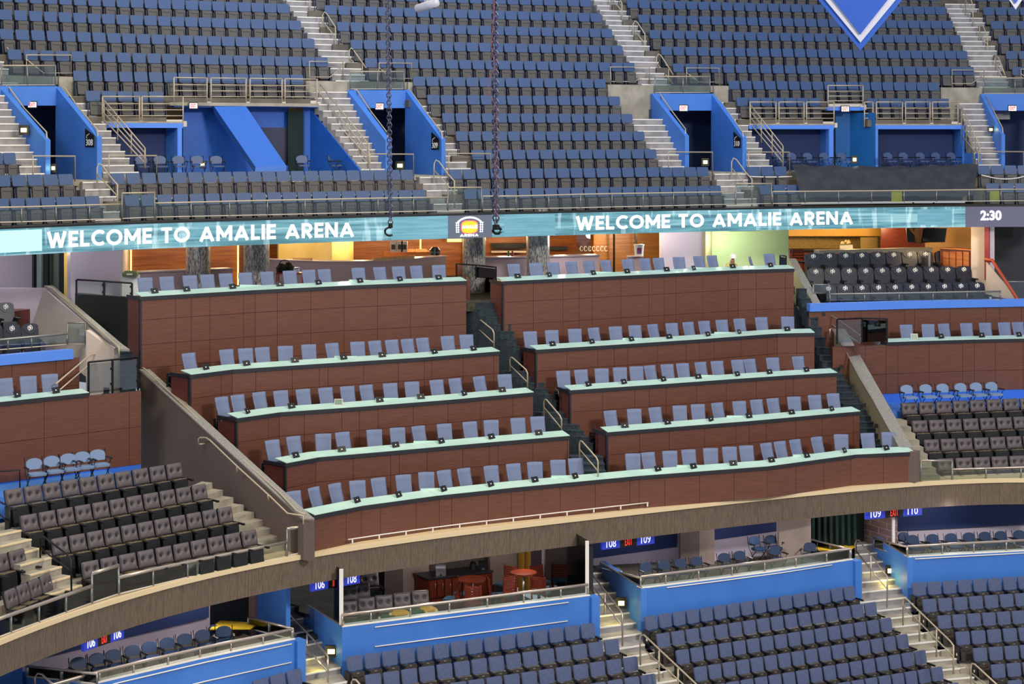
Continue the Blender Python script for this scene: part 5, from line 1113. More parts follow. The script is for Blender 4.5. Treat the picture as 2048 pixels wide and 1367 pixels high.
b = MB(); rr = random.Random(4); l = W(1690, 488.5, 80.9)
for k in range(9): a = l+Vector((rr.uniform(-.2, .2), rr.uniform(-.1, .1), rr.uniform(0, .12))); b.cyl(a, .1, .1, 0, 5, .03)
o = b.build('crumpled_paper', mat('cream_paper', '#e6cf96', .7)); tag(o, 'crumpled cream paper on top of a white carton in the right suite', 'paper')
b = MB(); b.box(W(1720,1,81.4).x, W(1754,1,81.4).x, 81.3, 81.38, W(1,498,81.4).z, W(1,474,81.4).z); o = b.build('notice_board', mat('tan_board', '#a88a4c', .6)); tag(o, 'tan board leaning at the back wall of the right suite', 'board')
for lab, pts in (('left, angled', ((1815,484,77.5),(1845,487,79),(1838,456,79),(1812,452,77.5))), ('right, wider', ((1843,485,78.5),(1890,484,77.5),(1894,456,77.5),(1847,455,78.5)))):
    t = thing('television', f'black flat television hanging under the ribbon board in the right suite, {lab}', 'television', W(*pts[0])); b = MB(); b.prism([W(*p) for p in pts], (0, .06, 0)); b.build('housing', 'signblack', t)
    q = [W(*p) for p in pts]; c = sum(q, Vector())/4; b = MB(); b.tube([c+Vector((0, .1, 0)), Vector((c.x, c.y+.1, CZ-2.95))], .04); b.build('ceiling_mount', 'blackmetal', t); q = [c+(v-c)*.93+Vector((0, -.012, 0)) for v in q]; b = MB(); b.prism(q, (0, .02, 0)); b.build('screen', mat(lab[:4]+'_screen', '#1a222c', .12), t)
t = thing('cabinet', 'cherry wood side cabinet with panelled doors at the right of the suite', 'cabinet', W(1880, 560, 78)); b = MB(); b.wall([XZ(1880, 77.8), XZ(1942, 76.6)], CZ-7, [W(1880,496,77.8).z, W(1942,500,76.6).z], .6); b.build('body', 'cherry', t)
b = MB(); b.wall([XZ(1878, 77.7), XZ(1944, 76.5)], [W(1880,497,77.7).z, W(1942,501,76.5).z], [W(1880,495,77.7).z, W(1942,499,76.5).z], .7); b.build('worktop', 'walnut', t)
for k in range(4):
    b = MB(); x0 = 1886+k*13.5; Z0 = 77.68-k*.27; b.wall([XZ(x0, Z0-.03), XZ(x0+11, Z0-.25)], W(x0, 534, Z0).z, W(x0, 503, Z0).z, .03); b.build('door', 'walnut', t)
for k, x in enumerate((1596, 1690, 1735, 1763, 1790, 1808, 1834)):
    l = W(x, 520, 79+.1*k); t = thing('bar_stool', f'cherry wood bar chair back behind the emblem seats, {ordn(k+1)} from the left', 'chair', l-Vector((0, 0, .5)), 'cherry bar chairs in the right suite'); b = MB()
    for z in (.0, .12, .24, .36): b.box(-.22, .22, 0, .03, z+.05, z+.13, 0, TR(*l))
    b.box(-.24, -.2, 0, .04, -.6, .5, 0, TR(*l)); b.box(.2, .24, 0, .04, -.6, .5, 0, TR(*l)); b.build('backrest', 'cherry', t); b = MB(); b.box(-.24, .24, -.4, 0, -.1, -.03, 0, TR(*l)); b.build('seat', 'carpet', t)
for x, y, Z, p in ((1620,455,79,110),(1700,455,79,110),(1780,455,79,90),(1900,470,76.5,90),(1955,480,75,25)): spotpt('suite_lamp', W(x, y, Z), p, (1, .7, .34), .25)
# emblem seats
def prow(kind, name, cat, first, last, n, h, lab, group, H, hbk=0, sc=1.0, leftshift=.0):
    """row of seats whose back tops run from pixel first to pixel last (top-left corners) at height h"""
    A = PH(first[0], first[1], h); B = PH(last[0], last[1], h); d = (B-A)/(n-1); pitch = d.length; a = math.atan2(d.y, d.x); u = d.normalized(); nn = Vector((-u.y, u.x, 0))
    out = []
    for k in range(n):
        p = A+d*k+u*(pitch*.47); p -= nn*hbk
        out.append(place_seat(kind, name, cat, p.x, p.y, p.z-H, a, lab(k, n), group, k == n-1, sc*pitch/.6))
    return A, B, nn
for rn, (f, l, n, h) in {'top': ((1610,504.5),(1835,500.5),8,-4.95), 'middle': ((1615,535),(1911.5,530.5),10,-5.48), 'front': ((1640,568.5),(1938,563),10,-6.02)}.items():
    prow('logo', 'padded_chair', 'seat', f, l, n, h, lambda k, n: f'navy leather seat with white round emblem, {ordn(k+1)} from left, {rn} row, right suite', 'emblem seats in the right suite', 1.12, .25)
prow('logo', 'padded_chair', 'seat', (1870.5, 500), (1904, 499.5), 2, -4.95, lambda k, n: 'lone navy emblem seat at the far end of the top row, right suite' , 'emblem seats in the right suite', 1.12, .25)[0]
# remove the unneeded second one of the pair above
xs = [o for o in COL.objects if o.name.startswith('padded_chair')]; last = xs[-1]
for c in list(last.children_recursive): bpy.data.objects.remove(c)
bpy.data.objects.remove(last)
prow('logo', 'padded_chair', 'seat', (-29, 648), (43, 645.5), 3, -6.15, lambda k, n: f'olive-lit navy emblem seat, {ordn(k+1)} from left, front row, far left suite', 'emblem seats in the far left suite', 1.12, .25)
prow('logo', 'padded_chair', 'seat', (-41, 606), (-6, 604), 2, -5.6, lambda k, n: f'navy emblem seat, {ordn(k+1)} from left, back row, far left suite', 'emblem seats in the far left suite', 1.12, .25)
b = MB()
for h, Z0, t_ in ((-7.14, 72.1, 2.2), (-6.60, 74.3, 1.3), (-6.07, 75.75, 8)):
    b.wall([XZ(1615 if h > -7 else 1650, Z0), XZ(1800, Z0+.6), XZ(1975 if h < -6.1 else 1950, Z0+1.2)], CZ+h-.54, CZ+h, t_+.2)
struct('floor_right_suite_steps', b, 'carpet')
b = MB()
for h, Z0 in ((-7.27, 58.9), (-6.72, 60.9), (-6.1, 62.4)): b.wall([XZ(-80, Z0-1.6), XZ(0, Z0), XZ(100-40*(h > -7), Z0+1.6)], CZ+h-.6, CZ+h, 1.2)
struct('floor_left_suite_steps', b, 'woodend')
glassrail('glass rail with grey posts before the right emblem seats', (1660,1729,1798,1866,1934,2001), lambda p: PHz(603-(p-1650)*.012, -6.58)+.1, lambda p: 588-(p-1660)*.017 if p > 1661 else 588, lambda p: 606-(p-1650)*.02, mats='steel', flat=1)
glassrail('tall glass panel at the left end of the right emblem seats', (1627,1659), lambda p: 72.6, lambda p: 569, lambda p: 606, mats='steel')
glassrail('tall glass panel at the right end of the emblem seats', (2001,2060), lambda p: 75.4, lambda p: 563, lambda p: 598, mats='steel')
glassrail('glass rail with grey posts before the far left emblem seats', (-40,16,63,134), lambda p: PHz(700-(p)*.068, -6.72)+.1, lambda p: 679-(p)*.09, lambda p: 699-(p)*.08, mats='steel', flat=1)
glassrail('tall glass panel at the right end of the far left emblem seats', (135,171), lambda p: 59.3, lambda p: 645, lambda p: 688, mats='steel')
# red capped sloping wall at far right
b = MB(); A = W(1972,520,76), ; b.hexa([W(1972,590,75.5), W(2035,600,73.5), W(2036,600,73.9), W(1973,590,75.9), W(1972,522,75.5), W(2035,598,73.5), W(2036,598,73.9), W(1973,522,75.9)]); struct('wall_right_cream_slope', b, 'cream')
b = MB(); b.tube([W(1970,519,75.4), W(1985,521,75.2), W(2036,600,73.3)], .09, n=4); struct('trim_4', b, mat('red_brown_cap', '#a03a1c', .5))
b = MB(); b.box(W(1990,1,79.9).x, W(2022,1,79.9).x, 79.85, 79.98, W(1,476,79.9).z, CZ-3.2); o = b.build('framed_picture', 'signblack'); tag(o, 'black framed notice on the dark wall at far right', 'picture')
# ================================================================ LOWER FASCIA
_fb = [(0,1350),(51,1332),(167,1291),(246,1255),(341,1229),(423,1210),(512,1190),(614,1171),(785,1137),(1024,1108),(1171,1089),(1359,1065),(1536,1045),(1621,1035),(1724,1024.5),(1877,1015),(2048,1007)]
_fc = np.polyfit([(p[0]-CX)/1024 for p in _fb], [p[1]-YH for p in _fb], 5)
HFB = -12.87
def Zf_(px): return -HFB*F/float(np.polyval(_fc, min(max((px-CX)/1024, -1.07), 1.07)))
PX = list(np.linspace(-70, 2110, 45))
PF = [XZ(p, Zf_(p)) for p in PX]
b = MB(); panels(b, PF, CZ+HFB, CZ-12.12, [], 1.15, .06, .006); o = b.build('fascia_board', ['fascia', 'seam']); tag(o, 'brown perforated fascia band curving across under the suites', kind='structure')
b = MB(); b.wall(offset(PF, -.05), CZ-12.11, CZ-11.985, 1.2); struct('trim_5', b, 'lip', 'pale concrete edge above the brown fascia')
b = MB(); b.wall(offset(PF, .08), CZ-12.6, CZ-12.3, 9); struct('ceiling_lower_rooms', b, 'concdark')
# thin white pipe below the lowest suite wall
t = thing('service_pipe', 'thin white pipe running under the lowest suite wall', 'pipe', W(628, 1096, 52.7)); b = MB(); b.tube([(q[0], q[1], CZ-11.80) for q in offset([XZ(p, Zf_(p)) for p in np.linspace(700, 1300, 10)], .10)], .018, n=5); b.build('pipe', 'white', t)
b = MB()
for p in np.linspace(705, 1295, 12): b.box(-.02, .02, -.02, .02, 0, .12, 0, TR(*XZ(p, Zf_(p)+.13), CZ-11.92))
b.build('brackets', 'white', t)
# ---- black tufted seats
TG = 'black tufted leather seats'
RW = {'back': ((7,980),(330,929),10,-9.6), 'second': ((38,1031.5),(381,971.5),11,-10.1), 'third': ((100,1078),(433,1016.5),11,-10.62), 'front': ((160,1125),(480,1063),10,-11.15)}
tl = MB()
def treads_for(mb, A, B, nn, h, H, e0, e1, dep=1.15, drop=.7, fwd=.5):
    u = (B-A).normalized(); a = A-u*e0-nn*(fwd+.25); b2 = B+u*e1-nn*(fwd+.25); mb.wall([(a.x, a.y), (b2.x, b2.y)], CZ+h-H-drop, CZ+h-H, dep)
for rn, (f, l, n, h) in RW.items():
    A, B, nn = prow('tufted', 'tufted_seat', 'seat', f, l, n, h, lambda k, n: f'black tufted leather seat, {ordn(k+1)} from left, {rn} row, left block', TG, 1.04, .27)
    if rn != 'front': treads_for(tl, A, B, nn, h, 1.04, .1 if rn != 'back' else 2.0, 1.05, 1.5, .55)
# seats at the far left beyond the aisle
for rn, f, l, n, h in (('front', (5,1183.5),(76,1154),4,-11.2), ('second', (-21,1114),(14,1104),2,-10.7)):
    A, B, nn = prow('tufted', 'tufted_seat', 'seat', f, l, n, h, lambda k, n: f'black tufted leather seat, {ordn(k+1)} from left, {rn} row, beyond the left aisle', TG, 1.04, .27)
    if rn != 'front': treads_for(tl, A, B, nn, h, 1.04, 1.5, .4, 1.2, .5)
tl.wall([XZ(p, Zf_(p)+.1) for p in np.linspace(-70, 600, 14)], CZ-12.5, CZ-12.2, 2.4)
b = MB(); b.wall([XZ(-60, 51.2), XZ(270, 54.4)], CZ-10.8, CZ-10.2, 2.0); b.wall([XZ(1770, 67.6), XZ(2110, 69)], CZ-10.9, CZ-10.19, 2.2); struct('floor_blue_platforms', b, 'blue')
struct('floor_left_seat_treads', tl, 'conc')
tr = MB()
for rn, f, l, n, h in (('back',(1801,805.5),(2038,796),8,-9.85),('second',(1822,841),(2025,833.5),7,-10.38),('third',(1846,879),(2044,871.5),7,-10.92),('front',(1873,917),(2017,911.5),5,-11.46)):
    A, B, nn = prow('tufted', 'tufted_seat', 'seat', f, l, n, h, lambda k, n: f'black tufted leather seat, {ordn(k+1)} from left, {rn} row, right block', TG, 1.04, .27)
    if rn != 'front': treads_for(tr, A, B, nn, h, 1.04, .1, 2.5, 1.5, .55)
tr.wall([XZ(p, Zf_(p)+.1) for p in np.linspace(1838, 2110, 8)], CZ-12.7, CZ-12.48, 2.4)
struct('floor_right_seat_treads', tr, 'conc')
# aisle steps beside the black seats
def genstairs(label, lo, hi, n, mats=('conc', 'lip'), under=.9, nose=True):
    """lo=(pxL, pxR, ZL, ZR, h), hi likewise; n steps"""
    b = MB()
    for k in range(n):
        u0, u1 = k/n, (k+1)/n; h = CZ+lo[4]+(hi[4]-lo[4])*u1
        def q(j, u): px = lo[j]+(hi[j]-lo[j])*u; Z = lo[j+2]+(hi[j+2]-lo[j+2])*u; return Vector(((px-CX)/F*Z, Z, h))
        c = [q(0, u0), q(1, u0), q(1, u1+.0), q(0, u1+.0)]; dz = Vector((0, 0, -under-(hi[4]-lo[4])/n)); b.hexa([v+dz for v in c]+c, 0)
        if nose:
            nn = (c[3]-c[0]).normalized(); e = Vector((0, 0, .006)); g = Vector((0, 0, -.035)); f0, f1 = c[0]-nn*.02, c[1]-nn*.02
            b.hexa([f0+g, f1+g, f1+nn*.07+g, f0+nn*.07+g, f0+e, f1+e, f1+nn*.07+e, f0+nn*.07+e], 1)
    o = b.build('stair_flight', list(mats)); tag(o, label, 'stairs', kind='structure'); return o
genstairs('pale concrete steps between the black seats and the taupe wall', (520,592,52.5,53.4,-12.0), (366,404,54.0,55.2,-10.4), 9, nose=False, under=.1)
genstairs('pale concrete aisle steps at the left edge between black seats', (120,184,46.3,47.3,-12.0), (-40,22,47.8,48.6,-10.4), 8, nose=True)
genstairs('pale concrete steps beside the right black seats', (1838,1880,63.9,63.9,-12.0), (1782,1806,67.5,67.3,-10.4), 9, nose=False)
glassrail('glass rail before the black leather seats, left of the gate panel', (-40,22,78,132,183), lambda p: Zf_(p)+.12, lambda p: float(np.interp(p, [-40,0,184], [1250,1236,1171])), lambda p: float(np.interp(p, [-40,0,184], [1288,1272,1205])), mats='chrome', gl='smoke', flat=1, r=.03)
glassrail('raised glass gate panel before the black leather seats', (184,237), lambda p: Zf_(p)+.14, lambda p: float(np.interp(p, [184,237], [1146,1130])), lambda p: float(np.interp(p, [184,237], [1205,1187])), mats='chrome', gl='smoke', flat=1, r=.03)
glassrail('long glass rail before the black leather seats, right of the gate panel', (238,306,375,444,510,573), lambda p: Zf_(p)+.12, lambda p: float(np.interp(p, [238,266,512,573], [1154,1146,1096,1083.5])), lambda p: float(np.interp(p, [238,375,512,573], [1187,1154,1125,1112])), mats='chrome', gl='smoke', flat=1, r=.03)
glassrail('tall glass panel between the leather seats and lowest suite wall', (574,627), lambda p: Zf_(p)+.14, lambda p: float(np.interp(p, [574,627], [1057,1049])), lambda p: float(np.interp(p, [574,627], [1111,1100])), mats='chrome', gl='smoke', flat=1, r=.03)
glassrail('raised glass panel at the left of the right black seats', (1842,1904), lambda p: Zf_(p)+.14, lambda p: 920.5, lambda p: 963, mats='chrome', gl='smoke', r=.03)
glassrail('glass rail before the right black leather seats', (1905,1972,2042,2100), lambda p: Zf_(p)+.14, lambda p: 938-(p-1905)*.03, lambda p: 962-(p-1905)*.03, mats='chrome', gl='smoke', r=.03)
hoop('black aisle handrail with wooden top at the left edge, higher', [(-6,1000,50),(0,1003,49.9),(17,1012,49.4),(19.5,1018,49.3),(20,1092,49.3)], [], mats='blackmetal', mid=[(-6,1023,50),(19,1046,49.3)])
hoop('black aisle handrail with wooden top between the black seat blocks', [(81,1140,47.9),(80,1082,47.9),(82,1074,47.9),(88,1073,47.8),(134,1108,46.9),(142,1117,46.8),(143,1190,46.8)], [], mats='blackmetal', mid=[(81,1096,47.9),(141,1141,46.8)])
hoop('short black railing with white top at the left edge', [(-12,944,52.5),(0,942,52.5),(39,939.5,52.5),(40,978,52.5)], [], mats='blackmetal')
# ---- folding chairs
def fold_parts(col):
    p = {}; b = MB(); pts = [(-.20, 0), (.20, 0), (.215, .14)]+[(.215*math.cos(a), .16+.13*math.sin(a)) for a in np.linspace(.25, math.pi-.25, 9)]+[(-.215, .14)]
    b.prism([Vector((x, 0, z)) for x, z in pts], (0, .045, 0)); b.xf(TR(0, .17, .56) @ RX(-.22)); p['backrest'] = (b, [col])
    s = MB(); plate(s, .44, .42, .08, .055, TR(0, .17, .44) @ RX(math.pi/2)); p['seat'] = (s, [col])
    f = MB()
    for sx in (-.235, .235):
        f.tube([(sx, .30, .84), (sx, .20, .46), (sx, -.20, .02)], .013, n=5); f.tube([(sx*.92, -.17, .44), (sx*.92, .26, .02)], .013, n=5)
        f.tube([(sx*1.12, .24, .62), (sx*1.15, -.16, .63)], .016, n=5); f.tube([(sx*1.12, -.12, .62), (sx, -.02, .44)], .011, n=5)
    f.tube([(-.235, -.20, .05), (.235, -.20, .05)], .011, n=5); f.tube([(-.21, .22, .06), (.21, .22, .06)], .011, n=5); p['frame'] = (f, ['blackmetal'])
    a = MB()
    for sx in (-.27, .27): a.box(sx-.025, sx+.025, -.18, .12, .63, .655)
    p['armrests'] = (a, ['black']); return {n: mb.mesh(n, m) for n, (mb, m) in p.items()}
FM = {c: fold_parts(c) for c in ('foldblue', 'foldpale', 'folddeep')}
def fold(c, px, py, Z, ang, label, group, sc=1.0, htop=.86):
    p = W(px, py, Z); t = bpy.data.objects.new('folding_chair', None); COL.objects.link(t); t.location = (p.x, p.y, p.z-htop*sc); t.rotation_euler = (0, 0, ang); t.scale = (sc,)*3; t.empty_display_size = .1
    for n, me in FM[c].items(): link(n, me, t)
    tag(t, label, 'chair', group)
def frow(c, xs, ytop, Zf, ang, lab, group, sc=1.0):
    for k, x in enumerate(xs): fold(c, x, ytop(x), Zf(x), ang(k) if callable(ang) else ang, lab(k), group, sc)
zu27 = lambda x: Zu(x, 3.0)
frow('foldblue', (285,322,359,397,435), lambda x: 310.5, zu27, .40, lambda k: f'slate folding chair, {ordn(k+1)} from left in the left upper deck room', 'folding chairs in the left upper deck room', 1.0)
fold('foldblue', 606, 309.5, Zu(606, 3.2), .35, 'slate folding chair in front of the dark doorway', 'folding chairs in the left upper deck room')
fold('foldblue', 672, 309.5, Zu(672, 3.0), 1.5, 'slate folding chair turned sideways by the blue block wall', 'folding chairs in the left upper deck room')
frow('foldblue', (1560,1588,1620,1653,1688), lambda x: 304.5, zu27, .38, lambda k: f'slate folding chair, {ordn(k+1)} from left in the room beside the blue doorway', 'folding chairs in the right upper deck room', 1.0)
frow('foldblue', (1781,1812,1846,1877,1908), lambda x: 304, zu27, .38, lambda k: f'slate folding chair, {ordn(k+1)} from left in the far right deck room', 'folding chairs in the right upper deck room', 1.0)
frow('foldpale', (73,108,141,169,200), lambda x: 917-(x-73)*.14, lambda x: 52.6+(x-73)*.0095, .55, lambda k: f'pale slate folding chair, {ordn(k+1)} from left behind the left black seats', 'folding chairs behind the left black seats', 1.08)
frow('foldpale', (1819,1857,1891,1927,1958,1989), lambda x: 770-(x-1819)*.035, lambda x: 67.6+(x-1819)*.006, .25, lambda k: f'pale slate folding chair, {ordn(k+1)} from left behind the right black seats', 'folding chairs behind the right black seats', 1.12)
frow('folddeep', (163,200,233,271,305,341,376,412), lambda x: 1316-(x-163)*.222, lambda x: 13.62*3700/(1316-(x-163)*.222-265), .62, lambda k: f'navy folding chair, {ordn(k+1)} from left in the lower left room', 'navy folding chairs in the lower rooms', 1.0)
fold('folddeep', 448, 1254, 51.0, .2, 'navy folding chair, rightmost in the lower left room beside the yellow sheet', 'navy folding chairs in the lower rooms')
fold('folddeep', 440, 1249, 52.2, 1.2, 'navy folding chair standing behind the rightmost one in the lower left room', 'navy folding chairs in the lower rooms')
z3c = lambda x: 13.6*3700/((1126-(x-1298)*.115)-265)
frow('folddeep', (1298,1334,1367,1399), lambda x: 1126-(x-1298)*.115, z3c, .42, lambda k: f'navy folding chair, {ordn(k+1)} from left by the pale wall under the middle sign', 'navy folding chairs in the lower rooms')
frow('folddeep', (1455,1486), lambda x: 1107-(x-1455)*.14, z3c, .42, lambda k: f'navy folding chair right of the concrete pillar, {ordn(k+1)} from left', 'navy folding chairs in the lower rooms')
for x, y, Z, a, l in ((1517,1073,61.5,.5,'navy folding chair standing highest behind the pair right of the pillar'),(1548,1071,62.4,.4,'navy folding chair on the riser, second beside the highest one'),(1556,1093,60.4,.4,'navy folding chair in front of the riser chairs'),(1618,1086,62.3,-.3,'navy folding chair facing right beside the yellow sheet')):
    fold('folddeep', x, y, Z, a, l, 'navy folding chairs in the lower rooms')
frow('folddeep', (1832,1872,1909,1945,1977,2009,2046), lambda x: 1071-(x-1832)*.045, lambda x: 63.2+(x-1832)*.004, .3, lambda k: f'navy folding chair, {ordn(k+1)} from left in the lower right room', 'navy folding chairs in the lower rooms', 1.08)
fold('folddeep', 1816, 1065, 64.2, .5, 'navy folding chair behind the first one in the lower right room', 'navy folding chairs in the lower rooms', 1.08)
# ---- lower rooms
HRm = -14.1
def low(poly, h): return [tuple(PH(x, y, h))[:2] for x, y in poly]
FR = {'a': [(-60,1437),(200,1364),(395,1318),(590,1277)], 'b': [(684,1253),(850,1232),(1024,1210),(1180,1190)], 'c': [(1282,1176),(1410,1160),(1536,1144),(1706,1118)], 'd': [(1815,1113.5),(1930,1107),(2048,1101),(2110,1097)]}
PR = {k: low(v, HRm) for k, v in FR.items()}
for k, P in PR.items():
    b = MB(); b.wall(P, CZ-17.0, CZ+HRm, .25); Pz = offset(P, .0); 
    if k != 'd':
        A = Vector(P[-1]); d = (A-Vector(P[-2])).normalized(); n = Vector((-d.y, d.x)); E = A+d*.28; b.wall([tuple(A-n*.12), tuple(E-n*.12)], CZ-17.0, CZ+HRm-.04, 0.35)
    struct(f'wall_lower_room_{dict(a="far_left", b="middle", c="right", d="far_right")[k]}', b, 'blue', 'bright blue wall below a glass rail in the lower level')
    b = MB(); b.wall(offset(P, -.01), CZ+HRm-.012, CZ+HRm+.02, .28); struct(f'trim_{dict(a="6", b="7", c="8", d="9")[k]}', b, 'white')
    # room floor
    e_ = (Vector(P[1])-Vector(P[0])).normalized()*(.0 if k == 'a' else .9); b = MB(); Q = [tuple(Vector(P[0])+e_)]+P[1:]; b.wall(offset(Q, .2), CZ+(-15.3 if k == 'b' else -14.75), CZ+(-15.1 if k == 'b' else -14.5), 8.5 if k != 'd' else 6); struct(f'floor_lower_room_{dict(a="far_left", b="middle", c="right", d="far_right")[k]}', b, 'concdark' if k != 'b' else 'carpet')
# left returns (side walls facing the stairs)
for nm, x0, y0, x1, y1 in (('middle', 684, 1253, 576, 1229), ('right', 1282, 1176, 1199, 1156), ('far_right', 1815, 1113.5, 1745, 1092)):
    a = PH(x0, y0, HRm); k = {'middle': 4.0, 'right': 3.6, 'far_right': 3.2}[nm]; Zb = a.y+k; c = W(x1, y1, Zb)
    b = MB(); b.wall([(c.x, c.y), (a.x, a.y)], CZ-17.0, CZ+HRm, .2); struct(f'wall_return_{nm}', b, 'blue')
    b = MB(); b.wall([(c.x, c.y-.01), (a.x, a.y-.01)], CZ+HRm, CZ+HRm+.03, .05); struct(f'trim_return_{nm}', b, 'chrome')
def lowrail(label, k, xs, top, gl='smoke'):
    P = PR[k]; t = thing('glass_guard_rail', label, 'railing', P[0]+(CZ+HRm+.02,)); pts = []
    for x in xs:
        s = s_of_px(P, x); p = at_s(offset(P, .08), s); pts.append(Vector((p[0], p[1], CZ+HRm+.02)))
    up = Vector((0, 0, top))
    for a, c in zip(pts[:-1], pts[1:]): b = MB(); b.prism([a, c, c+up, a+up], (0, .015, 0)); b.build('glass_panel', gl, t)
    for a in pts: b = MB(); b.tube([a, a+up], .03, n=4); b.build('post', 'chrome', t)
    b = MB(); b.tube([a+up for a in pts], .045, n=6); b.build('top_rail', 'chrome', t); return pts
lowrail('glass rail of the lower left room with steel top and posts', 'a', (-50,203,271,340,404,466,530,588), .24)
lowrail('glass rail of the lower middle room before the tufted seats and tables', 'b', (687,744,823,901,977,1050,1124,1178), .30, 'glass')
lowrail('glass rail of the lower right room before the navy folding chairs', 'c', (1284,1334,1400,1467,1532,1595,1656,1703), .32, 'glass')
lowrail('glass rail of the far right lower room', 'd', (1817,1887,1950,2015,2085), .32, 'glass')
def retrail(label, x0, y0t, y0b, Z0, x1, y1t, y1b, Z1, xm=None):
    glassrail(label, (x0, xm or (x0+x1)/2, x1), lambda p: Z0+(Z1-Z0)*(p-x0)/(x1-x0), lambda p: y0t+(y1t-y0t)*(p-x0)/(x1-x0), lambda p: y0b+(y1b-y0b)*(p-x0)/(x1-x0), mats='chrome', gl='glass', r=.03)
retrail('glass return rail at the right end of the lower left room', 496, 1234, 1256, 54.0, 586, 1257, 1278, 51.6, 538)
retrail('glass return rail at the left end of the lower right room', 1205, 1136, 1156, 60.6, 1281, 1155, 1177, 57.6, 1240)
retrail('glass return rail at the left end of the far right lower room', 1748, 1076, 1094, 64.4, 1814, 1093, 1114, 61.8, 1779)
retrail('glass return rail at the right end of the lower right room', 1622, 1078, 1096, 64.0, 1702, 1099, 1119, 61.6, 1660)
retrail('glass return rail at the left end of the lower left room', 53, 1331, 1352, 48.0, 194, 1347, 1367, 46.9, 122)
b = MB(); b.wall([XZ(45, 48.6), XZ(205, 46.8)], CZ-17, W(120, 1360, 47.8).z, .2); b.wall([XZ(-30, 48), XZ(45, 48.4)], CZ-17, CZ-13.2, .2); struct('wall_lower_left_blue', b, 'blue')
# white stripes (conduits) on the blue walls
def stripes(label, k, segs):
    P = offset(PR[k], -.03); t = thing('wall_conduit', label, 'pipe', P[0]+(CZ-15,))
    for x0, x1, dz in segs:
        b = MB(); s0, s1 = s_of_px(P, x0), s_of_px(P, x1); b.tube([at_s(P, s)+(CZ+HRm-dz,) for s in np.linspace(s0, s1, 4)], .02, n=5); b.build('conduit', 'white', t)
stripes('white conduits along the blue wall of the lower middle room', 'b', ((750,1137,.12),(750,1135,.68)))
stripes('white conduits along the blue wall of the lower left room', 'a', ((60,583,.11),(60,583,.62)))
stripes('white conduit along the blue wall of the lower right room', 'c', ((1334,1664,.07),))
stripes('white conduit along the blue wall of the far right room', 'd', ((1830,2090,.07),))
# back walls of the rooms
def lowwall(nm, segs, m, label=None):
    b = MB()
    for x0, Z0, x1, Z1, yb0, yb1, yt in segs:
        b.wall([XZ(x0, Z0), XZ(x1, Z1)], CZ-15.3 if yb0 is None else [W(x0, yb0, Z0).z, W(x1, yb1, Z1).z], CZ-12.4 if yt is None else [W(x0, yt[0], Z0).z, W(x1, yt[1], Z1).z], .15)
    return struct(nm, b, m, label)
lowwall('wall_lower_left_room_back', [(30,49.0,420,53.4,None,None,None)], 'mauve')
lowwall('wall_lower_left_room_band', [(100,49.6,418,53.2,1312,1234,(1250,1150))], 'navy')
lowwall('door_2', [(418,54.0,510,55.5,None,None,None)], mat('black_curtain', '#0a1420', .9), 'black curtained opening at the right of the lower left room')
lowwall('wall_lower_left_pink_pier', [(503,55.2,517,55.4,None,None,None)], 'brick')
lowwall('wall_lower_left_blue_return', [(514,55.3,572,53.9,None,None,None)], 'blue')
b = MB(); b.prism([W(420,1259,51.6), W(500,1258,53), W(520,1247,54.6), W(440,1243,54.2)], (0, 0, .04)); o = b.build('floor_sheet', 'yellow'); tag(o, 'yellow sheet lying on the floor at the right end of the lower left room', 'sheet')
# middle room
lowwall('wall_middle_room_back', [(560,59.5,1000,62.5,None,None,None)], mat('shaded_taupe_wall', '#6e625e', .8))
lowwall('wall_middle_room_pier', [(804,60.0,858,60.4,None,None,None)], 'beige'); lowwall('wall_middle_room_taupe', [(769,59.6,806,59.7,None,None,None)], 'taupe')
lowwall('wall_middle_room_right', [(980,61.8,1050,62.4,None,None,None)], 'beige'); lowwall('wall_middle_room_doors', [(1040,62.0,1100,62.4,None,None,None)], mat('brown_dark_wall', '#4a3c3a', .7))
lowwall('trim_10', [(1042,61.6,1049,61.7,None,None,None),(1056,61.7,1062,61.8,None,None,None)], mat('ochre_trim', '#b0822c', .6)); lowwall('trim_11', [(1090,61.0,1096,61.1,None,None,None)], 'mauve')
lowwall('wall_middle_room_end', [(1094,61.0,1178,58.2,None,None,None)], mat('dark_tinted_wall', '#20242c', .4))
for nm, x, Z, w_ in (('12', 682, 52.95, 7), ('13', 1174, 56.6, 6)):
    b = MB(); b.box(-.05, .06, 0, .1, -14.08, -12.5, 0, TR(XZ(x, Z)[0], Z, CZ)); struct('trim_'+nm, b, 'white')
t = thing('glass_partition', 'tinted glass partition facing the stairs at the left of the middle room', 'window', W(576, 1229, 56.8)); A = W(578,1229,56.6); B = W(680,1252,53.1)
b = MB(); b.prism([A, B, Vector((B.x, B.y, CZ-12.5)), Vector((A.x, A.y, CZ-12.5))], (0, .02, 0)); b.build('pane', 'darkglass', t); b = MB(); b.tube([A, Vector((A.x, A.y, CZ-12.5))], .04, n=4); b.build('stile', 'chrome', t)
t = thing('glass_partition', 'tinted glass partition at the right end of the middle room', 'window', W(1096, 1180, 60)); A = W(1090,1175,60.6); B = W(1176,1189,56.7)
b = MB(); b.prism([A, B, Vector((B.x, B.y, CZ-12.5)), Vector((A.x, A.y, CZ-12.5))], (0, .02, 0)); b.build('pane', 'darkglass', t); b = MB(); b.tube([A, Vector((A.x, A.y, CZ-12.5))], .03, n=4); b.build('stile', 'chrome', t)
M_ = PARTS
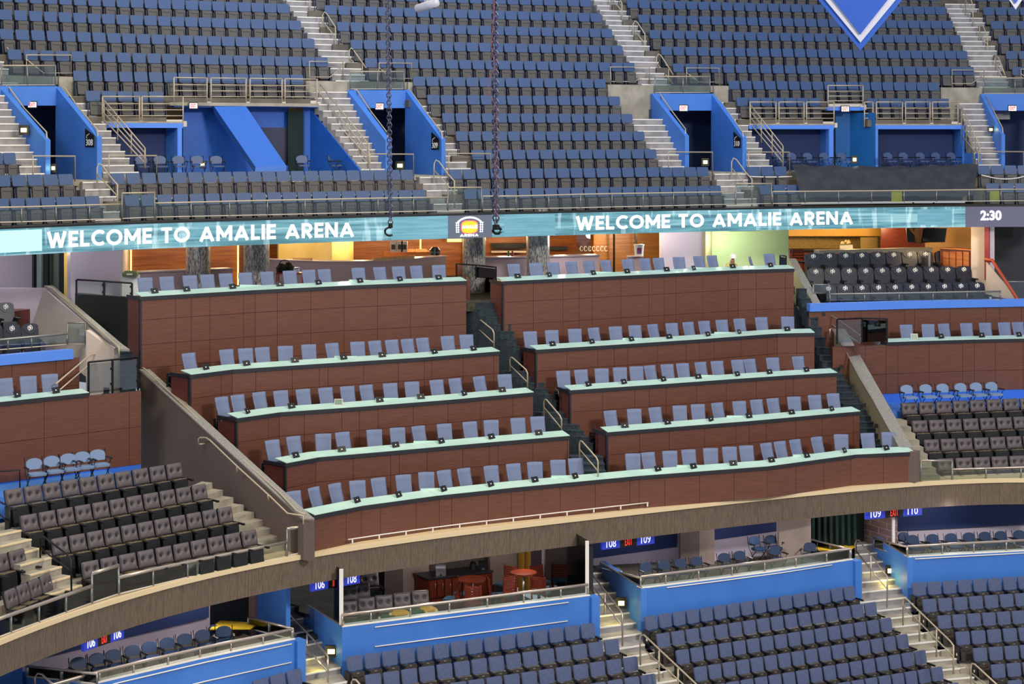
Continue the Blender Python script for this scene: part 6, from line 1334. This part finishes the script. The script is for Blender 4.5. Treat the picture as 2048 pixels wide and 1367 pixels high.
for rn, xs in (('front', ((685,1196.5),(720,1189),(755.5,1184.5),(791.5,1180),(828,1175.5))), ('back', ((686,1166),(710,1161)))):
    for k, (x, y) in enumerate(xs):
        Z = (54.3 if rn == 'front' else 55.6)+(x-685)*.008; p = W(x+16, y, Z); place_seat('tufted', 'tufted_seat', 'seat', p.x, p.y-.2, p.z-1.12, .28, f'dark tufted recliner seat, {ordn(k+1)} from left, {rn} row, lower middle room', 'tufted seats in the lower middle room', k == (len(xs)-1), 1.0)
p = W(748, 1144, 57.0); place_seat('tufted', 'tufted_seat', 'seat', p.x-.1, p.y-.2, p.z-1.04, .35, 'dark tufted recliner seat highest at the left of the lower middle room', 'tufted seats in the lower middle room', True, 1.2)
b = MB()
for Zq, hh in ((54.6, -14.80), (56.0, -14.62)): b.wall([XZ(600 if hh < -14 else 640, Zq-.3), XZ(845 if hh < -14 else 770, Zq+1.2)], CZ-15.1, CZ+hh, 1.6)
struct('floor_middle_room_risers', b, 'carpet')
for k, (x, y, c) in enumerate(((706, 1246, 'green'), (778, 1237, 'green'), (800, 1229, 'yellowdeep'), (835, 1226, 'green'), (855, 1222, 'yellowdeep'))):
    l = W(x, y, 53.9+(x-700)*.007)+Vector((0, 0, -.28)); b = MB(); b.cyl(l, .34, .34, 0, 14, .30); b.cyl(l+Vector((0, 0, .34)), .30, .06, 0, 14, .2); t = thing('pouffe', f'{"green" if c == "green" else "ochre"} rounded footrest behind the middle room glass rail, {ordn(k+1)} from left', 'pouffe', l)
    b.build('body', c, t); b = MB(); b.tube([l+Vector((.31*math.sin(a), -.31*math.cos(a), .05+.30*abs(a)/1.2)) for a in np.linspace(-1.2, 1.2, 7)], .05, n=5); b.build('cream_band', 'creamcloth', t)
# kitchenette
t = thing('kitchen_cabinet', 'cherry wood kitchenette cabinet with dark stone top in the lower middle room', 'cabinet', W(858, 1200, 59.4)); b = MB(); b.wall([XZ(857, 59.2), XZ(985, 60.6)], CZ-15.1, [W(857,1158,59.2).z, W(985,1142,60.6).z], .8); b.build('body', 'cherry', t)
b = MB(); b.wall([XZ(855, 59.1), XZ(987, 60.5)], [W(857,1158,59.2).z, W(985,1142,60.6).z], [W(857,1155,59.2).z, W(985,1139,60.6).z], .9); b.build('worktop', 'trim', t)
for k in range(4): 
    b = MB(); x0 = 860+k*15; b.wall([XZ(x0, 59.15+k*.15), XZ(x0+13, 59.3+k*.15)], W(x0, 1196, 59.2).z, W(x0, 1162, 59.2).z, .03); dr_ = b.build('door', 'cherry', t)
    b = MB(); b.tube([W(x0+11, 1176, 59.0+k*.15), W(x0+11, 1166, 59.0+k*.15)], .012, n=4); b.build('handle', 'chrome', dr_)
b = MB(); b.wall([XZ(880, 60.8), XZ(985, 61.6)], CZ-13.2, CZ-12.9, .1); struct('trim_backsplash', b, 'trim')
def small2(nm, label, cat, px, py, Z, parts, group=None):
    l = W(px, py, Z); t = thing(nm, label, cat, l, group)
    for pn, m, f in parts: b = MB(); f(b, l); b.build(pn, m, t)
small2('drinks_dispenser', 'stainless drinks dispenser on the kitchenette worktop', 'appliance', 882, 1156, 59.7, (('body', 'steel', lambda b, l: b.box(-.16, .16, -.1, .15, 0, .34, 0, TR(*l))), ('lid', 'silver', lambda b, l: b.box(-.17, .15, -.1, .15, .34, .42, 0, TR(*l))), ('tap', 'black', lambda b, l: b.box(-.03, .03, -.14, -.1, .1, .16, 0, TR(*l)))))
small2('coffee_machine', 'black coffee machine at the right of the kitchenette worktop', 'appliance', 966, 1143, 60.8, (('body', 'black', lambda b, l: b.box(-.15, .15, -.1, .15, 0, .34, 0, TR(*l))), ('jug', 'steel', lambda b, l: b.cyl(l+Vector((0, -.14, .02)), .06, .14, 0, 10))))
small2('water_urn', 'black round urn beside the coffee machine', 'appliance', 946, 1144, 60.6, (('body', 'black', lambda b, l: b.cyl(l, .12, .3, 0, 12, .1)), ('lid', 'blackmetal', lambda b, l: b.cyl(l+Vector((0, 0, .3)), .08, .05, 0, 10))))
def hightable(px, py, Z, r, label):
    l = W(px, py, Z); t = thing('high_table', label, 'table', Vector((l.x, l.y, CZ-15.1))); b = MB(); b.cyl(l, r, .045, 0, 28); b.build('table_top', 'cherry', t); b = MB(); b.tube([l, Vector((l.x, l.y, CZ-15.05))], .04); b.build('pedestal', 'chrome', t); b = MB(); b.cyl(Vector((l.x, l.y, CZ-15.1)), .28, .04, 0, 20); b.build('foot', 'chrome', t)
hightable(944, 1159, 56.9, .42, 'round cherry high table between bar chairs, left of the two')
hightable(1047, 1146, 58.3, .42, 'round cherry high table between bar chairs, right of the two')
def barchair_mesh():
    d = {}; b = MB()
    for k in range(7): b.box(-.22, .22, .16+.012*k, .185+.012*k, .74+.085*k, .81+.085*k)
    for sx in (-.235, .235): b.hexa([(sx-.02,.16,.0),(sx+.02,.16,0),(sx+.02,.2,0),(sx-.02,.2,0),(sx-.02,.25,1.36),(sx+.02,.25,1.36),(sx+.02,.29,1.36),(sx-.02,.29,1.36)])
    d['backrest'] = b.mesh('backrest', 'cherry'); b = MB(); b.box(-.23, .23, -.24, .18, .70, .76); d['seat'] = b.mesh('seat', mat('blue_grey_seat_pad', '#2f5062', .7))
    b = MB()
    for sx in (-.21, .21): b.box(sx-.02, sx+.02, -.24, -.2, 0, .7); b.box(sx-.015, sx+.015, -.2, .18, .28, .32)
    b.box(-.21, .21, -.235, -.205, .28, .32); d['front_legs'] = b.mesh('front_legs', 'cherry'); return d
BC = barchair_mesh()
for k, (x, y, Z, a, l) in enumerate(((905,1157,57.2,-1.9,'left side of the left table, seen from its side'),(949,1165,56.2,3.0,'front of the left table, back to the rail'),(992,1152,57.8,1.75,'between the two tables, turned left'),(1012,1146,57.4,-2.6,'left of the right table, back to the rail'),(1010,1132,59.3,-.7,'behind the right table on its left'),(1083,1148,58.0,2.7,'right of the right table, back to the rail'),(1082,1132,60,.6,'behind the right table on its right'),(925,1155,58.6,-.3,'behind the left table near the kitchenette'))):
    p = W(x, y, Z); t = bpy.data.objects.new('bar_chair', None); COL.objects.link(t); t.location = (p.x, p.y, CZ-15.1); t.rotation_euler = (0, 0, a); sc = min(1.1, (p.z-(CZ-15.1))/1.36); t.scale = (1, 1, sc)
    for n, me in BC.items(): link(n, me, t)
    tag(t, 'slatted cherry bar chair, '+l, 'chair', 'slatted bar chairs in the lower middle room')
# right lower rooms
lowwall('wall_right_room_back', [(1180,62.0,1362,62.6,None,None,None),(1424,62.6,1560,63.6,None,None,None)], 'mauve')
lowwall('wall_right_room_band', [(1176,61.9,1354,62.5,1117,1093,(1060,1040)),(1428,62.5,1553,63.5,1079,1062,(1030,1020))], 'navy')
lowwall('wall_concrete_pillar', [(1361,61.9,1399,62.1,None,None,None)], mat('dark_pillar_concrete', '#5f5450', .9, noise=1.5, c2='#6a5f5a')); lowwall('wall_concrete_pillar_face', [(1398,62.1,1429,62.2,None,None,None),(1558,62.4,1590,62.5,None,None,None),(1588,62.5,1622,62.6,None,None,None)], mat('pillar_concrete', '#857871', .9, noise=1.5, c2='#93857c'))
lowwall('door_3', [(1620,64.2,1728,65.2,None,None,None)], mat('dark_green_black_curtain', '#0f2626', .9), 'dark green curtained opening between the lower right rooms')
b = MB()
for k in range(8):
    x = 1626+k*12; b.tube([W(x, 1105, 64.1), W(x, 1010, 64.1)], .06, n=6)
struct('door_3_folds', b, mat('curtain_fold', '#12302e', .9))
b = MB(); b.prism([W(1626,1100,62.8), W(1700,1101,62.6), W(1712,1092,64.4), W(1640,1091,64.2)], (0, 0, .04)); o = b.build('floor_sheet', 'yellow'); tag(o, 'yellow sheet lying before the dark green curtain at the lower right', 'sheet')
m = mat('pink_concrete_blocks', '#7a625e', .9); nt = m.node_tree; br = nt.nodes.new('ShaderNodeTexBrick'); tc = nt.nodes.new('ShaderNodeTexCoord'); mp = nt.nodes.new('ShaderNodeMapping'); mp.inputs['Rotation'].default_value = (math.pi/2, 0, 0)
nt.links.new(tc.outputs['Object'], mp.inputs[0]); nt.links.new(mp.outputs[0], br.inputs['Vector']); br.inputs['Scale'].default_value = 1; br.inputs['Brick Width'].default_value = .42; br.inputs['Row Height'].default_value = .22; br.inputs['Mortar Size'].default_value = .012
br.inputs['Color1'].default_value = lin('#7c605c'); br.inputs['Color2'].default_value = lin('#8a6f69'); br.inputs['Mortar'].default_value = lin('#a39a98'); nt.links.new(br.outputs[0], nt.nodes['Principled BSDF'].inputs['Base Color'])
lowwall('wall_pink_blocks', [(1724,65.4,1788,63.8,None,None,None)], m); lowwall('trim_14', [(1785,63.7,1790,63.7,None,None,None)], 'white')
lowwall('wall_far_right_room_back', [(1788,65.2,2110,66.6,None,None,None)], 'mauve'); lowwall('wall_far_right_room_band', [(1789,65.1,2110,66.5,1061,1046,(1000,990))], 'navy')
for x, y, Z in ((300,1225,49.5),(450,1195,52),(850,1128,57),(1050,1105,58.5),(1280,1080,59.5),(1500,1052,61),(1680,1032,62.5),(1900,1015,63.8)):
    l = bpy.data.lights.new('room_lamp', 'POINT'); l.energy = 60 if x not in (850, 1050) else 70; l.color = (1, .88, .86); l.shadow_soft_size = .2; o = bpy.data.objects.new('room_lamp', l); COL.objects.link(o); p = W(x, y, Z); o.location = (p.x, p.y, CZ-13.05)
b = MB(); b.wall([XZ(1330, 62.2), XZ(1333, 62.2)], CZ-13.9, CZ-13.75, .05); 
# sector signs hanging behind the fascia
def sector(label, n1, n2, x0, x1, dz=0):
    P0, P1 = XZ(x0, Zf_(x0)+.35), XZ(x1, Zf_(x1)+.35); A = Vector(P0+(CZ+HFB-.31,)); B = Vector(P1+(CZ+HFB-.31,)); d = B-A; t = thing('sector_sign', label, 'sign', A); n = Vector((d.y, -d.x, 0)).normalized()
    for u0, u1, m, nm in ((0, .34, 'signblue', 'left_panel'), (.34, .66, 'signblack', 'exit_panel'), (.66, 1, 'signblue', 'right_panel')):
        q = [A+d*u0, A+d*u1, A+d*u1-n*.1, A+d*u0-n*.1]; b = MB(); b.hexa(q+[v+Vector((0, 0, .34)) for v in q]); pn = b.build(nm, m, t);
    for s, u0, u1, m, pn in ((n1, .08, .26, 'litwhite', t.children[0]), ('EXIT', .43, .57, 'red', t.children[1]), (n2, .74, .92, 'litwhite', t.children[2])):
        text_on(s, A+d*u0+Vector((0, 0, .05)), A+d*u1+Vector((0, 0, .05)), .24, m, pn, bold=.0, name='lettering')
sector('half hidden blue sign with red EXIT under the fascia, leftmost of four', '106', '106', 168, 248)
sector('half hidden blue sign with red EXIT under the fascia, above the tinted partition', '106', '108', 623, 720)
sector('half hidden blue sign reading 108 EXIT 109 under the fascia', '108', '109', 1204, 1309)
sector('half hidden blue sign reading 109 EXIT 110 above the pink blocks', '109', '110', 1732, 1844)
# ================================================================ LOWER BOWL
LB = {'left': [(0,(692,1313),(1160,1249),15),(1,(729,1350),(1208,1281.5),15),(2,(790,1382),(1245,1316),14),(3,(860,1420),(1281,1351),13)],
      'middle': [(0,(1288,1233),(1686,1174),16),(1,(1312,1268),(1728,1206.5),16),(2,(1351,1301),(1759,1238),16),(3,(1387,1335),(1792,1271),16),(4,(1424,1370),(1828,1303),16),(5,(1480,1398),(1861,1336),15),(6,(1560,1424),(1893,1368),13)],
      'right': [(0,(1823,1165.5),(2064,1151),9),(1,(1844,1198.5),(2059,1185),8),(2,(1874,1231),(2052,1220),7),(3,(1910,1263.5),(2067,1253),6),(4,(1945,1296),(2070,1288),5),(5,(1981,1329),(2075,1322),4),(6,(2015,1361),(2078,1356),3)],
      'far left': [(0,(505,1362),(572,1343.5),3)]}
HB0 = -14.86
lt = MB(); WHERE = {'left': 'below the middle room', 'middle': 'below the navy folding chairs', 'right': 'in the lower right block', 'far left': 'in the bottom left corner'}
emb = MB(); emb.cyl((0, 0, 0), .045, .006, 0, 14); emb.xf(Matrix.Rotation(-math.pi/2, 4, 'Y')); embm = emb.mesh('number_disc', 'marks')
sidep = MB(); sidep.hexa([(-.33,-.18,.12),(-.285,-.18,.12),(-.285,.16,.12),(-.33,.16,.12),(-.33,-.20,.56),(-.285,-.20,.56),(-.285,.2,.56),(-.33,.2,.56)]); sidem = sidep.mesh('end_panel', 'black')
for bl, rows in LB.items():
    for k, f, l, n in rows:
        h = HB0-.34*k; 
        A = PH(f[0], f[1], h); B = PH(l[0], l[1], h); d = (B-A)/(n-1); pitch = d.length; a = math.atan2(d.y, d.x); u = d.normalized(); nn = Vector((-u.y, u.x, 0))
        for j in range(n):
            p = A+d*j+u*(pitch*.46)-nn*.22
            t = place_seat('lower', 'arena_seat', 'seat', p.x, p.y, p.z-.93, a, f'slate blue arena seat, {ordn(j+1)} from left, {"front row" if False else ordn(k+1)+" row down"}, {WHERE[bl]}', 'lower bowl slate blue seats', j == n-1, pitch/.56)
            if j == 0 and bl in ('middle', 'right', 'left'): link('end_panel', sidem, t); o = link('number_disc', embm, t); o.location = (-.332, -.05, .30)
        e = .25; a0 = A-u*.2-nn*.75; b0 = B+u*(pitch+.35)-nn*.75
        lt.wall([(a0.x, a0.y), (b0.x, b0.y)], CZ+h-.93-.5, CZ+h-.93, 1.1)
struct('floor_lower_bowl_treads', lt, 'conc')
b = MB()
for bl in ('left', 'middle', 'right'): pass
b.hexa([Vector((-30, 35, -.6)), Vector((45, 35, -.6)), Vector((45, 68, -.6)), Vector((-30, 68, -.6)), Vector((-30, 35, -.35)), Vector((45, 35, -.35)), Vector((45, 68, -.35)), Vector((-30, 68, -.35))])
struct('floor_lower_bowl_base', b, 'conc')
def Zl(px, k): return Zf_(px)-1.75-.97*k
F0 = HB0-.93
def aisle(label, Ls, Rs, n=2):
    """Ls/Rs px of aisle edges at rows 0..n"""
    for k in range(len(Ls)-1):
        h1 = F0-.34*k; h0 = F0-.34*(k+1)
        genstairs(label, (Ls[k+1], Rs[k+1], Zl(Ls[k+1], k+1)-.6, Zl(Rs[k+1], k+1)-.6, h0), (Ls[k], Rs[k], Zl(Ls[k], k)-.6, Zl(Rs[k], k)-.6, h1), n, mats=('conc', 'nose'), under=.5)
aisle('lower bowl aisle steps between the left and middle blocks', (1200,1243,1283,1318,1352,1388), (1300,1322,1356,1392,1428,1462))
aisle('lower bowl aisle steps between the middle and right blocks', (1718,1772,1803,1836,1872,1905,1938), (1836,1852,1880,1914,1948,1984,2018))
aisle('lower bowl aisle steps at bottom left', (600,640,680), (702,735,775))
genstairs('lit blue-walled steps rising to the lower right room', (1204,1290,Zl(1204,0)-.65,Zl(1290,0)-.65,F0), (1180,1238,61.2,61.4,-14.4), 8, mats=('step', 'nose'), under=.9)
genstairs('lit blue-walled steps rising to the far right lower room', (1722,1826,Zl(1722,0)-.65,Zl(1826,0)-.65,F0), (1706,1768,65.2,65.6,-14.4), 8, mats=('step', 'nose'), under=.9)
genstairs('lit blue-walled steps rising beside the middle room', (596,706,Zl(596,0)-.4,Zl(706,0)-.6,F0), (575,608,57.0,57.4,-14.4), 8, mats=('step', 'nose'), under=.9)
def yz(x, k): return Zl(x, k)
hoop('grey steel handrail of the steps by the lower right room', [(1181,1150,59.8),(1181,1146,59.7),(1184,1148,59.6),(1236,1214,56.2),(1242,1222,55.9),(1245,1229,55.8),(1245,1291,55.8)], [[(1210,1186,58),(1210,1248,58)]], mats='chrome', mid=[(1181,1166,59.7),(1243,1249,55.8)])
hoop('cream handrail of the aisle between the left and middle blocks', [(1281,1329,55.0),(1280,1276,55.0),(1282,1270,55.0),(1288,1269,54.9),(1392,1367,51.6),(1420,1392,51)], [[(1318,1300,54),(1318,1362,54)],[(1356,1334,52.8),(1356,1390,52.8)]], mats='rail', mid=[(1281,1292,55.0),(1392,1390,51.6)])
hoop('grey steel handrail of the steps by the far right room', [(1711,1130,64),(1710,1088,64),(1713,1079,64),(1718,1080,63.8),(1768,1144,60.8),(1774,1152,60.5),(1775,1160,60.4),(1774,1214,60.4)], [[(1742,1112,62.3),(1742,1170,62.3)]], mats='chrome', mid=[(1711,1100,64),(1773,1176,60.4)])
hoop('cream handrail of the aisle between the middle and right blocks', [(1806,1250,59.3),(1806,1203,59.3),(1808,1196,59.3),(1814,1198,59.2),(1900,1281,56.2),(1907,1290,55.9),(1907,1347,55.9)], [[(1839,1222,58.3),(1839,1282,58.3)],[(1873,1256,57.2),(1873,1313,57.2)]], mats='rail', mid=[(1806,1211,59.3),(1906,1311,55.9)])
hoop('cream handrail at the bottom right corner aisle', [(1942,1380,55),(1942,1332,55),(1944,1326,55),(1950,1328,54.9),(2000,1374,53)], [], mats='rail', mid=[(1942,1344,55),(2000,1392,53)])
hoop('grey steel handrail of the steps left of the middle room', [(571,1274,55.6),(571,1232,55.6),(574,1226,55.6),(580,1228,55.4),(652,1306,52.2),(656,1313,52),(656,1380,52)], [[(614,1268,54),(614,1336,54)]], mats='chrome', mid=[(572,1245,55.6),(655,1342,52)])
hoop('small cream handrail at the bottom left aisle', [(703,1390,51),(703,1363,51),(706,1358,51),(712,1359,51),(730,1380,50.5)], [], mats='rail')
hoop('grey steel hoop rail at the bottom left corner', [(70,1385,46.5),(70,1354,46.5),(75,1346,46.5),(84,1348,46.5),(110,1372,46)], [], mats='chrome')
def sideslamp(label, x0, x1, y0, y1, Z): steplamp(label, x0, x1, y0, y1, Z, 12, (1, .78, .14), glow=(-.3, -.7, -.1))
sideslamp('lit louvred step light on the blue wall left of the middle room', 650, 675, 1290, 1313, 53.25)
sideslamp('lit louvred step light on the blue wall of the right room steps', 1232, 1253, 1194, 1216, 58.2)
sideslamp('lit louvred step light on the blue wall of the far right room steps', 1771, 1790, 1130, 1151, 63.0)
# ================================================================ HANGING THINGS, TARP, PENNANTS
def chain(label, px, Z, ytop, ybot, L=.13, r=.012, w_=.05):
    A = W(px, ytop, Z); B = W(px+6 if px < 900 else px+3, ybot, Z); n = int((A-B).length/(L*.62)); t = thing('hoist_chain', label, 'chain', B); b = MB()
    for k in range(n):
        c = A.lerp(B, (k+.5)/n); ax = Vector((1, 0, 0)) if k % 2 else Vector((.35, .93, 0)).normalized()
        ring = [c+ax*(w_*math.cos(a))+Vector((0, 0, L*.5*math.sin(a)+math.copysign(.0, math.sin(a)))) for a in np.linspace(0, 2*math.pi, 9)]; b.tube(ring, r, n=4, cap=False)
    b.build('links', 'chain', t); return t, B
t, B = chain('steel hoist chain with a hook, left of the two hanging chains', 775, 40, -60, 448)
b = MB(); b.cyl(B+Vector((0, 0, -.08)), .05, .1, 0, 10); b.tube([B+Vector((.1*math.cos(a)-.02, 0, -.16+.09*math.sin(a))) for a in np.linspace(1.2, 5.4, 8)], .025); b.build('hook', 'blackmetal', t)
t, B = chain('thicker steel hoist chain with red cord, right of the two hanging chains', 989, 36, -60, 450, .15, .017, .06)
b = MB(); b.cyl(B+Vector((0, 0, -.09)), .07, .1, 0, 12); b.tube([B+Vector((.08*math.cos(a)+.02, 0, -.10+.07*math.sin(a))) for a in np.linspace(0, 6, 8)], .03); b.build('hook', 'blackmetal', t)
b = MB(); rr = random.Random(3); b.tube([W(989+x, y, 35.9) for x, y in ((1,-40),(-2,40),(-7,95),(2,135),(-14,160),(-10,190),(5,215),(4,240),(6,265),(8,290),(2,330),(6,380),(3,445))], .008, n=4); b.build('red_cord', mat('faded_red_cord', '#7c4a50', .6), t)
t = thing('hanging_lamp', 'silver cylindrical fixture hanging at the top edge from a rod', 'lamp', W(852, 10, 38)); b = MB(); b.tube([W(835,17,38), W(873,5,37.6)], .085, n=14); b.build('body', 'silver', t); b = MB(); b.tube([W(853,10,37.9), W(853,-60,37.9)], .05); b.build('rod', 'silver', t)
t = thing('pennant', 'large blue pointed banner with silver border hanging at top right', 'banner', W(1722, 98, 38))
def tri(x0, x1, ytop, xc, yc, Z, m, nm, off): 
    b = MB(); Z = Z-off; b.prism([W(xc,yc,Z), W(x1,ytop,Z), W(x0,ytop,Z)][::1], (0, .02, 0)); b.build(nm, m, t)
tri(1612, 1829, -30, 1721, 101, 38, 'pennant', 'cloth', 0); tri(1626, 1816, -30, 1721, 85, 38, 'silver', 'silver_border', .03); tri(1643, 1799, -30, 1720.5, 69, 38, 'pennant', 'centre_field', .06)
t = thing('pennant', 'small blue banner point with pale border in the top right corner', 'banner', W(2031, 18, 38)); tri(1998, 2064, -30, 2031.5, 19, 38, 'silver', 'silver_border', 0); tri(2008, 2055, -30, 2031.5, 7, 38, 'pennant', 'centre_field', .03)
# tarp over the two lowest rows right of portal 310
b = MB(); nx, ny = 40, 8; rr = random.Random(5); vs = []; 
for j in range(ny+1):
    for i in range(nx+1):
        u = i/nx; px = 1582+(1957-1582)*u+(1-abs(2*u-1))*0+(j/ny)*(14 if u < .5 else 6)*(1-2*u)*1.3; v = j/ny; row = 1.75-2.2*v; hh = hb(max(row, 0))-(0 if row > 0 else -row*.55)+.04 if v < .8 else hb(0)-.45-.5*(v-.8)
        hh = np.interp(v, [0, .35, .7, 1], [hb(1)+.06, hb(.9), hb(0)+.1, hb(0)-.5]); hh += .03*math.sin(i*.9+j*2)+.02*rr.uniform(-1, 1)-.08*math.sin(math.pi*u)*(v < .4)
        vs.append(PU(px, row, hh))
b.add(vs, [(j*(nx+1)+i, j*(nx+1)+i+1, (j+1)*(nx+1)+i+1, (j+1)*(nx+1)+i) for j in range(ny) for i in range(nx)], 0, True)
o = b.build('tarpaulin', 'tarp'); tag(o, 'black plastic sheet covering two seat rows at the upper right', 'tarpaulin')
for lab, x0, x1, y in (('left', 1500, 1584, 353), ('right', 1963, 2060, 350)):
    b = MB(); b.tube([PUy(x0+(x1-x0)*u, .9, y+(8 if lab == 'right' else 1)*math.sin(math.pi*u)) for u in np.linspace(0, 1, 9)], .025, n=5); o = b.build('barrier_tape', 'white'); tag(o, f'white tape strung across the seats on the {lab} side of the black sheet', 'tape')
for lab, x0, x1 in (('wider piece at the centre', 1783, 1804), ('narrower piece near the right edge', 1980, 1999)):
    b = MB(); b.wall([XZ(p, Zr(p)+.22) for p in (x0, x1)], W(x0, 404, Zr(x0)).z, W(x0, 382, Zr(x0)).z, .02); o = b.build('sign_cloth', mat(lab[:5]+'_yellow', '#d8c83a', .6, noise=5, c2='#c8b82c')); tag(o, f'yellow cloth hanging behind the upper glass rail, {lab}', 'cloth')
